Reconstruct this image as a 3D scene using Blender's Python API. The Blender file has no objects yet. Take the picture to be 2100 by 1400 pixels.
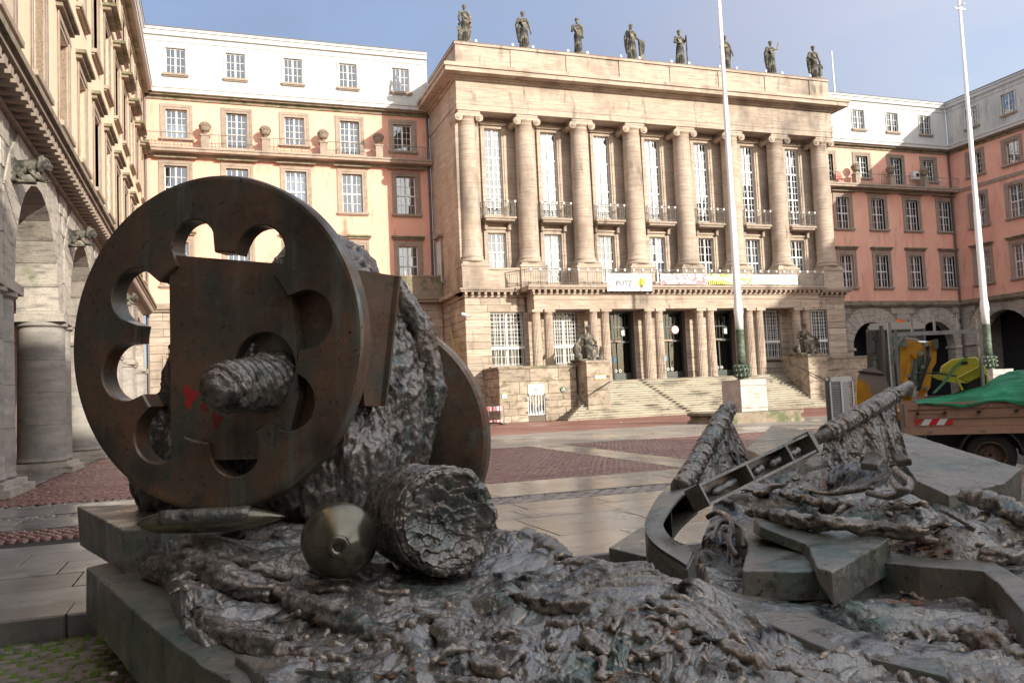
import bpy, math, random
import numpy as np
from mathutils import Vector, Matrix

random.seed(7)
SC = bpy.context.scene
COL = SC.collection
R = math.radians

# ---------------------------------------------------------------- camera
FPX = 1731.0            # focal length in pixels of the 2100 px wide photograph
CAM = np.array([0.0, 0.0, 1.5])
_y, _p, _r = R(19.6067), R(3.88), R(-2.54)
FW = np.array([math.sin(_y) * math.cos(_p), math.cos(_y) * math.cos(_p), math.sin(_p)])
_rt = np.array([math.cos(_y), -math.sin(_y), 0.0])
_up = np.cross(_rt, FW)
RT = _rt * math.cos(_r) + _up * math.sin(_r)
UP = -_rt * math.sin(_r) + _up * math.cos(_r)
cd = bpy.data.cameras.new('camera')
cam = bpy.data.objects.new('camera', cd)
COL.objects.link(cam)
m = Matrix.Identity(4)
for i in range(3):
    m[i][0], m[i][1], m[i][2], m[i][3] = RT[i], UP[i], -FW[i], CAM[i]
cam.matrix_world = m
cd.sensor_width = 36
cd.lens = 36 * FPX / 2100
cd.clip_start = 0.05
cd.clip_end = 2000
SC.camera = cam

# ---------------------------------------------------------------- light
SUN_EL, SUN_AZ = 18.0, 154.0      # azimuth clockwise from +Y
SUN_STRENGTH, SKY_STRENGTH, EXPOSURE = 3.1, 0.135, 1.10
world = bpy.data.worlds.new('World')
SC.world = world
world.use_nodes = True
nt = world.node_tree
nt.nodes.clear()
def N(t, typ, **kw):
    n = t.nodes.new(typ)
    for k, v in kw.items():
        setattr(n, k, v)
    return n
sky = N(nt, 'ShaderNodeTexSky', sky_type='NISHITA', sun_disc=False)
sky.sun_elevation = R(SUN_EL); sky.sun_rotation = R(SUN_AZ)
sky.air_density = 1.0; sky.dust_density = 1.6; sky.ozone_density = 1.6
tc = N(nt, 'ShaderNodeTexCoord')
mp = N(nt, 'ShaderNodeMapping'); mp.inputs['Scale'].default_value = (1.0, 1.0, 2.6)
nz = N(nt, 'ShaderNodeTexNoise'); nz.inputs['Scale'].default_value = 1.7; nz.inputs['Detail'].default_value = 7; nz.inputs['Roughness'].default_value = .55
rp = N(nt, 'ShaderNodeMapRange'); rp.inputs[1].default_value = .38; rp.inputs[2].default_value = .68; rp.inputs[3].default_value = .55; rp.inputs[4].default_value = .96
mx = N(nt, 'ShaderNodeMix', data_type='RGBA')

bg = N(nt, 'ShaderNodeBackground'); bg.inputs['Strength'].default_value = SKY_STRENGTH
wo = N(nt, 'ShaderNodeOutputWorld')
L = nt.links.new
L(tc.outputs['Generated'], mp.inputs['Vector']); L(mp.outputs[0], nz.inputs['Vector']); L(nz.outputs[0], rp.inputs[0])
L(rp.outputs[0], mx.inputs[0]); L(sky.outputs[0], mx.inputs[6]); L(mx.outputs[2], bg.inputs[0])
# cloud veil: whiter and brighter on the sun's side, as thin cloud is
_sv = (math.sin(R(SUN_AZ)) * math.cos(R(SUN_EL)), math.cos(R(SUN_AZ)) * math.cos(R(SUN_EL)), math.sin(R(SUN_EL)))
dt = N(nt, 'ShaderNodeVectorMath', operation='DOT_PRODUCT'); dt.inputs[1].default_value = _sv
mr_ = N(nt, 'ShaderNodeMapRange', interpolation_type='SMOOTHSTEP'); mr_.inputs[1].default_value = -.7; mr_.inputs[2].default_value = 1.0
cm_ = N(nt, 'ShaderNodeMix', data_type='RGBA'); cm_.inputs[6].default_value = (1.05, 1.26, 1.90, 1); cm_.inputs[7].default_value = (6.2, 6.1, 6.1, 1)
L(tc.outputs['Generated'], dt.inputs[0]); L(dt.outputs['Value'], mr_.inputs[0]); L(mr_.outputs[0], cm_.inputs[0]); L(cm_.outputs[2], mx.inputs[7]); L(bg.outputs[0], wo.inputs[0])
sd = bpy.data.lights.new('sun', 'SUN'); sd.energy = SUN_STRENGTH; sd.angle = R(.5); sd.color = (1.0, .94, .82)
so = bpy.data.objects.new('sun', sd); COL.objects.link(so)
_d = Vector((math.sin(R(SUN_AZ)) * math.cos(R(SUN_EL)), math.cos(R(SUN_AZ)) * math.cos(R(SUN_EL)), math.sin(R(SUN_EL))))
so.rotation_euler = _d.to_track_quat('Z', 'Y').to_euler(); so.location = (20, -20, 40)
SC.view_settings.view_transform = 'Standard'; SC.view_settings.look = 'None'
SC.view_settings.exposure = EXPOSURE; SC.view_settings.gamma = 1; SC.view_settings.use_curve_mapping = False
SC.render.engine = 'CYCLES'

# ---------------------------------------------------------------- measuring helpers: a point of the place seen at a photo pixel
def ray(x, y): return FW + RT * (x - 1050) / FPX - UP * (y - 700) / FPX
def on(ax, v, x, y):
    d = ray(x, y); i = 'XYZ'.index(ax); return CAM + d * ((v - CAM[i]) / d[i])
def atd(x, y, dist): return CAM + ray(x, y) * dist

# ---------------------------------------------------------------- numpy noise
_rng = np.random.RandomState(3)
_perm = _rng.permutation(256); _perm = np.concatenate([_perm, _perm, _perm])
_grad = _rng.normal(size=(256, 3)); _grad /= np.linalg.norm(_grad, axis=1)[:, None]
def pn(x, y, z=0.0):
    x, y, z = np.broadcast_arrays(np.asarray(x, float), np.asarray(y, float), np.asarray(z, float))
    xi, yi, zi = np.floor(x).astype(int), np.floor(y).astype(int), np.floor(z).astype(int)
    fx, fy, fz = x - xi, y - yi, z - zi
    u, v, w = [f * f * f * (f * (f * 6 - 15) + 10) for f in (fx, fy, fz)]
    def g(i, j, k):
        h = _perm[(_perm[(_perm[(xi + i) & 255] + yi + j) & 255] + zi + k) & 255]
        gg = _grad[h]
        return gg[..., 0] * (fx - i) + gg[..., 1] * (fy - j) + gg[..., 2] * (fz - k)
    a = g(0, 0, 0) * (1 - u) + g(1, 0, 0) * u; b = g(0, 1, 0) * (1 - u) + g(1, 1, 0) * u
    c = g(0, 0, 1) * (1 - u) + g(1, 0, 1) * u; d = g(0, 1, 1) * (1 - u) + g(1, 1, 1) * u
    return ((a * (1 - v) + b * v) * (1 - w) + (c * (1 - v) + d * v) * w) * 1.6
def fbm(x, y, z=0.0, o=4, lac=2.1, gain=.5):
    s = 0; a = 1.0
    for i in range(o):
        s = s + a * pn(x * lac ** i + 17 * i, y * lac ** i + 5 * i, z * lac ** i if np.ndim(z) or z else 0.37 * i)
        a *= gain
    return s
def ridge(x, y, z=0.0, o=4, lac=2.1, gain=.5):
    s = 0; a = 1.0
    for i in range(o):
        s = s + a * (1 - np.abs(pn(x * lac ** i + 17 * i, y * lac ** i + 5 * i, z * lac ** i if np.ndim(z) or z else 0.37 * i)) * 1.8)
        a *= gain
    return s

# ---------------------------------------------------------------- mesh builder
class MB:
    def __init__(s): s.v = []; s.f = []; s.M = None; s.mi = []; s.cur = 0
    def add(s, vs, fs):
        o = len(s.v)
        if s.M is not None: vs = [tuple(s.M @ Vector(v)) for v in vs]
        s.v += [tuple(v) for v in vs]; s.f += [tuple(o + i for i in f) for f in fs]; s.mi += [s.cur] * len(fs)
        return s
    def box(s, x0, x1, y0, y1, z0, z1):
        return s.add([(x0, y0, z0), (x1, y0, z0), (x1, y1, z0), (x0, y1, z0), (x0, y0, z1), (x1, y0, z1), (x1, y1, z1), (x0, y1, z1)],
                     [(0, 3, 2, 1), (4, 5, 6, 7), (0, 1, 5, 4), (1, 2, 6, 5), (2, 3, 7, 6), (3, 0, 4, 7)])
    def cbox(s, x0, x1, y0, y1, z0, z1, c=.015):       # front (−y) face chamfered: a dressed stone
        c = min(c, (x1 - x0) * .3, (z1 - z0) * .3)
        vs = [(x0 + c, y0, z0 + c), (x1 - c, y0, z0 + c), (x1 - c, y0, z1 - c), (x0 + c, y0, z1 - c),
              (x0, y0 + c, z0), (x1, y0 + c, z0), (x1, y0 + c, z1), (x0, y0 + c, z1), (x0, y1, z0), (x1, y1, z0), (x1, y1, z1), (x0, y1, z1)]
        return s.add(vs, [(0, 1, 2, 3), (4, 5, 1, 0), (5, 6, 2, 1), (6, 7, 3, 2), (7, 4, 0, 3), (8, 9, 5, 4), (9, 10, 6, 5), (10, 11, 7, 6), (11, 8, 4, 7)])
    def quad(s, a, b, c, d): return s.add([a, b, c, d], [(0, 1, 2, 3)])
    def prism(s, poly, y0, y1):                          # polygon in x,z pushed along y
        n = len(poly); vs = [(p[0], y0, p[1]) for p in poly] + [(p[0], y1, p[1]) for p in poly]
        return s.add(vs, [tuple(range(n)), tuple(range(2 * n - 1, n - 1, -1))] + [(i, i + n, (i + 1) % n + n, (i + 1) % n) for i in range(n)])
    def slab(s, poly, bot):                              # polygon of 3-D top points, dropped to bottom points
        n = len(poly); return s.add(list(poly) + list(bot), [tuple(range(n)), tuple(range(2 * n - 1, n - 1, -1))] + [(i, i + n, (i + 1) % n + n, (i + 1) % n) for i in range(n)])
    def lathe(s, prof, c=(0, 0, 0), seg=24, fn=None, cap=True):
        vs = []; fs = []
        for j, (r, z) in enumerate(prof):
            for i in range(seg):
                a = 2 * math.pi * i / seg; rr = r * (fn(a, z) if fn else 1)
                vs.append((c[0] + rr * math.cos(a), c[1] + rr * math.sin(a), c[2] + z))
        for j in range(len(prof) - 1):
            for i in range(seg):
                k = (i + 1) % seg; fs.append((j * seg + i, j * seg + k, (j + 1) * seg + k, (j + 1) * seg + i))
        if cap: fs += [tuple(range(seg - 1, -1, -1)), tuple(range((len(prof) - 1) * seg, len(prof) * seg))]
        return s.add(vs, fs)
    def tube(s, pts, rad, seg=8, cap=True, fn=None):
        pts = [Vector(p) for p in pts]; n = len(pts)
        rad = rad if hasattr(rad, '__len__') else [rad] * n
        t = (pts[1] - pts[0]).normalized(); ref = Vector((0, 0, 1)) if abs(t.z) < .9 else Vector((1, 0, 0))
        vs = []; fs = []
        for j in range(n):
            t = (pts[min(j + 1, n - 1)] - pts[max(j - 1, 0)]).normalized()
            a = t.cross(ref).normalized(); b = a.cross(t).normalized(); ref = b
            for i in range(seg):
                an = 2 * math.pi * i / seg; rr = rad[j] * (fn(an, j) if fn else 1)
                vs.append(tuple(pts[j] + a * (rr * math.cos(an)) + b * (rr * math.sin(an))))
        for j in range(n - 1):
            for i in range(seg):
                k = (i + 1) % seg; fs.append((j * seg + i, j * seg + k, (j + 1) * seg + k, (j + 1) * seg + i))
        if cap: fs += [tuple(range(seg - 1, -1, -1)), tuple(range((n - 1) * seg, n * seg))]
        return s.add(vs, fs)
    def ball(s, c, r, seg=12, rings=8):
        r = r if hasattr(r, '__len__') else (r, r, r)
        vs = [(c[0], c[1], c[2] - r[2])]; fs = []
        for j in range(1, rings):
            p = -math.pi / 2 + math.pi * j / rings
            for i in range(seg):
                a = 2 * math.pi * i / seg; vs.append((c[0] + r[0] * math.cos(p) * math.cos(a), c[1] + r[1] * math.cos(p) * math.sin(a), c[2] + r[2] * math.sin(p)))
        vs.append((c[0], c[1], c[2] + r[2]))
        for i in range(seg):
            k = (i + 1) % seg; fs.append((0, 1 + k, 1 + i)); fs.append((len(vs) - 1, 1 + (rings - 2) * seg + i, 1 + (rings - 2) * seg + k))
            for j in range(rings - 2): fs.append((1 + j * seg + i, 1 + j * seg + k, 1 + (j + 1) * seg + k, 1 + (j + 1) * seg + i))
        return s.add(vs, fs)
    def grid(s, P, closeu=False):                        # P[j][i] points
        h, w = len(P), len(P[0]); vs = [tuple(p) for r_ in P for p in r_]; fs = []
        for j in range(h - 1):
            for i in range(w if closeu else w - 1):
                k = (i + 1) % w; fs.append((j * w + i, j * w + k, (j + 1) * w + k, (j + 1) * w + i))
        return s.add(vs, fs)
    def mesh(s, name, mats, smooth=False):
        me = bpy.data.meshes.new(name); me.from_pydata(s.v, [], s.f)
        mats = mats if isinstance(mats, (list, tuple)) else [mats]
        for q in mats: me.materials.append(q)
        if len(mats) > 1: me.polygons.foreach_set('material_index', s.mi)
        if smooth: me.polygons.foreach_set('use_smooth', [True] * len(me.polygons))
        me.update(); return me
    def build(s, name, mats, parent=None, smooth=False, loc=None, **tags):
        return obj(name, s.mesh(name, mats, smooth), parent, loc, **tags)

def obj(name, data, parent=None, loc=None, rot=None, **tags):
    o = bpy.data.objects.new(name, data); COL.objects.link(o)
    if parent is not None: o.parent = parent
    if loc is not None: o.location = loc
    if rot is not None: o.rotation_euler = rot
    for k, v in tags.items(): o[k] = v
    return o
def thing(name, label, cat, loc=(0, 0, 0), rz=0.0, group=None, data=None):
    o = obj(name, data, None, loc, (0, 0, rz), label=label, category=cat)
    if group: o['group'] = group
    return o
def copy_tree(o, parent=None):
    c = o.copy(); COL.objects.link(c); c.parent = parent
    for ch in list(o.children): copy_tree(ch, c)
    return c
def remesh(mb, name, mat, voxel, parent=None, disp=None, loc=None, **tags):
    me = mb.mesh('tmp', mat); o = bpy.data.objects.new('tmp', me); COL.objects.link(o)
    md = o.modifiers.new('r', 'REMESH'); md.mode = 'VOXEL'; md.voxel_size = voxel; md.use_smooth_shade = True
    sm = o.modifiers.new('s', 'SMOOTH'); sm.factor = .3; sm.iterations = 1
    dg = bpy.context.evaluated_depsgraph_get(); dg.update()
    nm = bpy.data.meshes.new_from_object(o.evaluated_get(dg)); nm.name = name
    bpy.data.objects.remove(o)
    if disp is not None:
        n = len(nm.vertices); co = np.empty(n * 3); nm.vertices.foreach_get('co', co); co = co.reshape(-1, 3)
        no = np.empty(n * 3); nm.vertex_normals.foreach_get('vector', no); no = no.reshape(-1, 3)
        co = co + no * disp(co)[:, None]; nm.vertices.foreach_set('co', co.ravel()); nm.update()
    nm.materials.clear(); nm.materials.append(mat)
    nm.polygons.foreach_set('use_smooth', [True] * len(nm.polygons))
    return obj(name, nm, parent, loc, **tags)
def npmesh(name, V, F, mat, smooth=True):
    me = bpy.data.meshes.new(name); V = np.asarray(V, dtype=np.float32); F = np.asarray(F, dtype=np.int32); k = F.shape[1]
    me.vertices.add(len(V)); me.vertices.foreach_set('co', V.ravel())
    me.loops.add(F.size); me.loops.foreach_set('vertex_index', F.ravel())
    me.polygons.add(len(F)); me.polygons.foreach_set('loop_start', np.arange(0, F.size, k, dtype=np.int32))
    me.polygons.foreach_set('loop_total', np.full(len(F), k, dtype=np.int32))
    me.update(calc_edges=True); me.materials.append(mat)
    if smooth: me.polygons.foreach_set('use_smooth', [True] * len(F))
    return me

# ---------------------------------------------------------------- materials
def mat(name, base, rough=.7, metal=0.0, layers=(), bump=(), tint=0.0, rrange=None, coat=0, spec=.5, coords='Object'):
    """layers: (colour, scale, lo, hi, stretch xyz, detail); bump: (scale, strength, distance, stretch)"""
    M_ = bpy.data.materials.new(name); M_.use_nodes = True; t = M_.node_tree; b = t.nodes['Principled BSDF']; l = t.links.new
    tcn = N(t, 'ShaderNodeTexCoord')
    oi = N(t, 'ShaderNodeObjectInfo')
    def vec(st, off=0.0):
        q = N(t, 'ShaderNodeMapping'); q.inputs['Scale'].default_value = st; q.inputs['Location'].default_value = (off, off * .7, off * 1.3)
        l(tcn.outputs[coords], q.inputs['Vector']); return q.outputs[0]
    c = N(t, 'ShaderNodeRGB'); c.outputs[0].default_value = (*base, 1); out = c.outputs[0]
    for i, ly in enumerate(layers):
        col, sc, lo, hi = ly[:4]; st = ly[4] if len(ly) > 4 else (1, 1, 1); de = ly[5] if len(ly) > 5 else 5
        if col == 'point':
            g = N(t, 'ShaderNodeNewGeometry'); src = g.outputs['Pointiness']; col = sc
        else:
            n_ = N(t, 'ShaderNodeTexNoise'); n_.inputs['Scale'].default_value = sc; n_.inputs['Detail'].default_value = de; n_.inputs['Roughness'].default_value = .62
            l(vec(st, 3.1 * i), n_.inputs['Vector']); src = n_.outputs[0]
        mr = N(t, 'ShaderNodeMapRange'); mr.inputs[1].default_value = lo; mr.inputs[2].default_value = hi
        l(src, mr.inputs[0]); mi_ = N(t, 'ShaderNodeMix', data_type='RGBA'); l(mr.outputs[0], mi_.inputs[0]); l(out, mi_.inputs[6])
        mi_.inputs[7].default_value = (*col, 1); out = mi_.outputs[2]
    if tint:
        hs = N(t, 'ShaderNodeHueSaturation'); mr = N(t, 'ShaderNodeMapRange'); mr.inputs[3].default_value = 1 - tint; mr.inputs[4].default_value = 1 + tint
        l(oi.outputs['Random'], mr.inputs[0]); l(mr.outputs[0], hs.inputs['Value']); l(out, hs.inputs['Color']); out = hs.outputs[0]
    l(out, b.inputs['Base Color'])
    b.inputs['Roughness'].default_value = rough; b.inputs['Metallic'].default_value = metal; b.inputs['Specular IOR Level'].default_value = spec
    b.inputs['Coat Weight'].default_value = coat
    if rrange:
        n_ = N(t, 'ShaderNodeTexNoise'); n_.inputs['Scale'].default_value = rrange[2]; n_.inputs['Detail'].default_value = 4; l(vec((1, 1, 1), 9), n_.inputs['Vector'])
        mr = N(t, 'ShaderNodeMapRange'); mr.inputs[1].default_value = .35; mr.inputs[2].default_value = .65; mr.inputs[3].default_value = rrange[0]; mr.inputs[4].default_value = rrange[1]
        l(n_.outputs[0], mr.inputs[0]); l(mr.outputs[0], b.inputs['Roughness'])
    prev = None
    for i, bp in enumerate(bump):
        sc, stg, di = bp[:3]; st = bp[3] if len(bp) > 3 else (1, 1, 1)
        n_ = N(t, 'ShaderNodeTexNoise'); n_.inputs['Scale'].default_value = sc; n_.inputs['Detail'].default_value = 6; l(vec(st, 5 * i), n_.inputs['Vector'])
        bn = N(t, 'ShaderNodeBump'); bn.inputs['Strength'].default_value = stg; bn.inputs['Distance'].default_value = di
        l(n_.outputs[0], bn.inputs['Height'])
        if prev: l(prev, bn.inputs['Normal'])
        prev = bn.outputs[0]
    if prev: l(prev, b.inputs['Normal'])
    return M_

trav_layers = [((.52, .43, .34), 1.2, .45, .7, (.6, .6, 7)), ((.25, .19, .15), 1.6, .48, .72, (.5, .5, 8)), ((.33, .25, .19), .5, .5, .7), ((.12, .10, .085), .35, .53, .76, (1, 1, .45)), ((.10, .088, .075), 1.1, .60, .76, (1.6, 1.6, .35))]
STONE = mat('travertine', (.43, .345, .27), .85, layers=trav_layers, bump=[(9, .35, .03, (.6, .6, 6)), (60, .2, .006)], tint=.0)
BLOCK = mat('ashlar_stone', (.42, .345, .27), .85, layers=trav_layers, bump=[(7, .4, .03, (.7, .7, 4)), (50, .25, .008)], tint=.18)
GREYBLOCK = mat('arcade_stone', (.43, .385, .33), .85, layers=[((.47, .41, .34), 1.4, .45, .7, (.7, .7, 5)), ((.19, .17, .15), 2.2, .5, .7, (.6, .6, 3)), ((.11, .10, .09), .5, .53, .78, (1, 1, .4)), ((.09, .083, .075), 26, .58, .68, (1, 1, 1.6)), ((.16, .17, .10), .8, .62, .75)],
                bump=[(8, .5, .03, (.7, .7, 3)), (55, .3, .008), (26, .5, .015)], tint=.15)
JOINT = mat('joint_mortar', (.14, .11, .09), .95)
TRIM = mat('trim_stone', (.34, .27, .215), .85, layers=[((.25, .195, .15), 2.5, .45, .7, (1, 1, 1)), ((.13, .105, .085), .8, .55, .75, (1, 1, .5))], bump=[(20, .3, .01)], tint=.1)
LEDGE = mat('weathered_ledge', (.25, .20, .15), .9, layers=[((.11, .12, .055), 1.5, .48, .62), ((.33, .27, .20), 3, .55, .7)], bump=[(25, .4, .015)])
PLASTER = mat('salmon_plaster', (.78, .40, .305), .9, layers=[((.82, .49, .35), .5, .4, .7), ((.66, .32, .25), .4, .52, .72, (1, 1, .3)), ((.52, .28, .21), 2.2, .56, .76, (1, 1, .22)), ((.32, .20, .15), 3.5, .64, .80, (1, 1, .15))], bump=[(120, .15, .004)])
PLASTER_L = mat('pale_plaster', (.80, .61, .43), .9, layers=[((.77, .56, .40), .5, .4, .7), ((.66, .46, .33), .5, .58, .8, (1, 1, .3))], bump=[(120, .15, .004)])
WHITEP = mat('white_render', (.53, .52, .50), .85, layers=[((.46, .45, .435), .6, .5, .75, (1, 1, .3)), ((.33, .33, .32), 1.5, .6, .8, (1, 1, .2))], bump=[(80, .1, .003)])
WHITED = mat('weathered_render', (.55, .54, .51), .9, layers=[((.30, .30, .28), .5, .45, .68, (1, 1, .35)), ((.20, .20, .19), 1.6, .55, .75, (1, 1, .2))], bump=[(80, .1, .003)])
WPAINT = mat('white_window_paint', (.70, .69, .66), .45)
METAL = mat('railing_iron', (.22, .20, .18), .5, .4, layers=[((.38, .35, .31), 6, .45, .6)])
DARKM = mat('dark_iron', (.03, .028, .026), .5, .3)
ROOFM = mat('roof_sheet', (.10, .10, .105), .6, bump=[(3, .1, .02)])
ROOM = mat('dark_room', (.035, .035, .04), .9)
CURT = mat('curtain', (.50, .49, .46), .9, tint=.1)
PIPE = mat('downpipe_zinc', (.11, .085, .08), .5, .3)
GALV = mat('galvanised_steel', (.42, .43, .44), .38, .8, layers=[((.28, .28, .29), 6, .45, .65)])

def glass(name, refl=.22, tintc=(.75, .8, .85)):
    M_ = bpy.data.materials.new(name); M_.use_nodes = True; t = M_.node_tree; t.nodes.clear(); l = t.links.new
    o = N(t, 'ShaderNodeOutputMaterial'); a = N(t, 'ShaderNodeBsdfTransparent'); a.inputs[0].default_value = (*tintc, 1)
    g = N(t, 'ShaderNodeBsdfGlossy'); g.inputs['Roughness'].default_value = .03; g.inputs[0].default_value = (.95, .97, 1, 1)
    lw = N(t, 'ShaderNodeFresnel'); lw.inputs[0].default_value = 1.5
    ad = N(t, 'ShaderNodeMath', operation='ADD', use_clamp=True); ad.inputs[1].default_value = refl; l(lw.outputs[0], ad.inputs[0])
    nz_ = N(t, 'ShaderNodeTexNoise'); nz_.inputs['Scale'].default_value = 1.3; tc_ = N(t, 'ShaderNodeTexCoord'); l(tc_.outputs['Object'], nz_.inputs['Vector'])
    bm = N(t, 'ShaderNodeBump'); bm.inputs['Strength'].default_value = .06; bm.inputs['Distance'].default_value = .05; l(nz_.outputs[0], bm.inputs['Height']); l(bm.outputs[0], g.inputs['Normal'])
    mx_ = N(t, 'ShaderNodeMixShader'); l(ad.outputs[0], mx_.inputs[0]); l(a.outputs[0], mx_.inputs[1]); l(g.outputs[0], mx_.inputs[2]); l(mx_.outputs[0], o.inputs[0])
    return M_
GLASS = glass('window_glass', .10)
GLASS_B = glass('bright_hall_glass', .15)
GLASS_D = glass('clear_glass', .0, (.6, .66, .66))

BR = mat('bronze_dark', (.19, .145, .108), .40, .45, layers=[((.30, .185, .12), 1.3, .43, .62), ((.14, .15, .122), 2.3, .46, .62), ((.27, .22, .165), 9, .62, .74), ((.24, .27, .235), 1.3, .56, .72, (5, 5, .4)), ((.045, .036, .030), .8, .52, .70), ((.05, .045, .04), 30, .6, .7)],
         bump=[(3, .25, .03), (14, .2, .010), (60, .25, .003)], rrange=(.26, .55, 5), coords='Object')
BRR = mat('bronze_relief', (.25, .24, .22), .32, .5, layers=[((.085, .125, .112), 1.5, .52, .64), ((.25, .25, .25), 3.3, .50, .62), ((.22, .14, .08), 2.1, .62, .74), ('point', (.62, .55, .46), .51, .58), ((.018, .018, .017), 5, .54, .65)],  # pointiness lightens the ridges: worn edges, plus highlights painted into the colour
          bump=[(11, .9, .030, (1, 1, 1)), (34, .7, .012), (110, .4, .003)], rrange=(.15, .38, 7))
BRS = mat('bronze_slab', (.21, .20, .175), .40, .4, layers=[((.12, .16, .135), 1.3, .48, .64), ((.27, .235, .19), 2.2, .50, .68), ((.07, .060, .050), 4.5, .56, .70), ((.04, .037, .033), 25, .60, .70)],
          bump=[(7, .6, .030), (22, .5, .012, (1, 2, 1)), (70, .35, .003)], rrange=(.24, .52, 4))
BRG = mat('bronze_polished', (.235, .215, .155), .26, .75, layers=[((.13, .125, .10), 2.0, .45, .7), ((.15, .10, .065), .9, .55, .75)], bump=[(30, .04, .002)], rrange=(.2, .34, 5))
BRM = mat('bronze_wrapped', (.20, .185, .168), .32, .5, layers=[((.12, .155, .145), 2.0, .5, .66), ((.16, .10, .06), 1.5, .58, .72), ('point', (.48, .39, .31), .51, .60), ((.02, .02, .019), 6, .54, .66)],
          bump=[(9, .8, .035), (34, .6, .014), (110, .35, .004)], rrange=(.16, .40, 6))
# ================================================================ LARGE STRUCTURE
# a facade is built in its own frame: x along the wall, z up, outside towards -y
def wall(mb, x0, x1, z0, z1, holes=(), y=0.0, depth=.3):
    xs = sorted({x0, x1, *[min(max(v, x0), x1) for h in holes for v in h[:2]]})
    zs = sorted({z0, z1, *[min(max(v, z0), z1) for h in holes for v in h[2:4]]})
    for a, b in zip(xs, xs[1:]):
        for c, d in zip(zs, zs[1:]):
            mx_, mz_ = (a + b) / 2, (c + d) / 2
            if any(h[0] < mx_ < h[1] and h[2] < mz_ < h[3] for h in holes): continue
            mb.quad((a, y, c), (b, y, c), (b, y, d), (a, y, d))
    for h in holes:
        a, b, c, d = h[:4]
        if b <= x0 or a >= x1 or d <= z0 or c >= z1: continue
        q = y + depth
        mb.quad((a, y, c), (a, q, c), (a, q, d), (a, y, d)); mb.quad((b, y, c), (b, y, d), (b, q, d), (b, q, c))
        mb.quad((a, y, c), (b, y, c), (b, q, c), (a, q, c)); mb.quad((a, y, d), (a, q, d), (b, q, d), (b, y, d))

_WT = {}
def window_type(w, h, cols, secs, key=None):
    """secs: (z from, z to, rows of panes); white casement frame, panes one by one"""
    k = (w, h, cols, secs)
    if k in _WT: return _WT[k]
    mb = MB(); f = .065; d0, d1 = -.035, .035
    mb.box(-w / 2, -w / 2 + f, d0, d1, 0, h); mb.box(w / 2 - f, w / 2, d0, d1, 0, h)
    mb.box(-w / 2 + f, w / 2 - f, d0, d1, 0, f); mb.box(-w / 2 + f, w / 2 - f, d0, d1, h - f, h)
    mb.box(-.055, .055, d0 - .015, d1, f, h - f)
    for z0, z1, n in secs[1:]:
        for sx in (-1, 1):
            a, b = sorted((sx * .055, sx * (w / 2 - f))); mb.box(a, b, d0 - .01, d1, z0 - .05, z0 + .05)
    panes = []; hc = cols // 2; pw = (w / 2 - f - .055) / hc
    for si, (z0, z1, n) in enumerate(secs):
        za = z0 + (f if si == 0 else .05); zb = z1 - (f if si == len(secs) - 1 else .05); ph = (zb - za) / n
        for sx in (-1, 1):
            xa = .055 if sx > 0 else -w / 2 + f
            for i in range(1, hc): mb.box(xa + i * pw - .014, xa + i * pw + .014, -.02, .02, za, zb)
            for j in range(1, n): mb.box(xa, xa + hc * pw, -.018, .018, za + j * ph - .014, za + j * ph + .014)
            for i in range(hc):
                for j in range(n): panes.append((xa + (i + .5) * pw, za + (j + .5) * ph, pw - .01, ph - .01))
    fm = mb.mesh('window', WPAINT); pm = {}
    for p_ in panes:
        kk = (round(p_[2], 3), round(p_[3], 3))
        if kk not in pm: pm[kk] = MB().box(-kk[0] / 2, kk[0] / 2, -.003, .003, -kk[1] / 2, kk[1] / 2).mesh('pane', GLASS)
    sheet = MB().box(-w / 2 + .03, w / 2 - .03, -.003, .003, .03, h - .03).mesh('glazing', GLASS)
    _WT[k] = (fm, panes, pm, sheet); return _WT[k]

_SM = {}
def shared(key, fn):
    if key not in _SM: _SM[key] = fn()
    return _SM[key]
_glassvar = {}
def var(me, m_):
    k = (me.name, m_.name)
    if k not in _glassvar:
        c = me.copy(); c.materials.clear(); c.materials.append(m_); _glassvar[k] = c
    return _glassvar[k]

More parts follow.
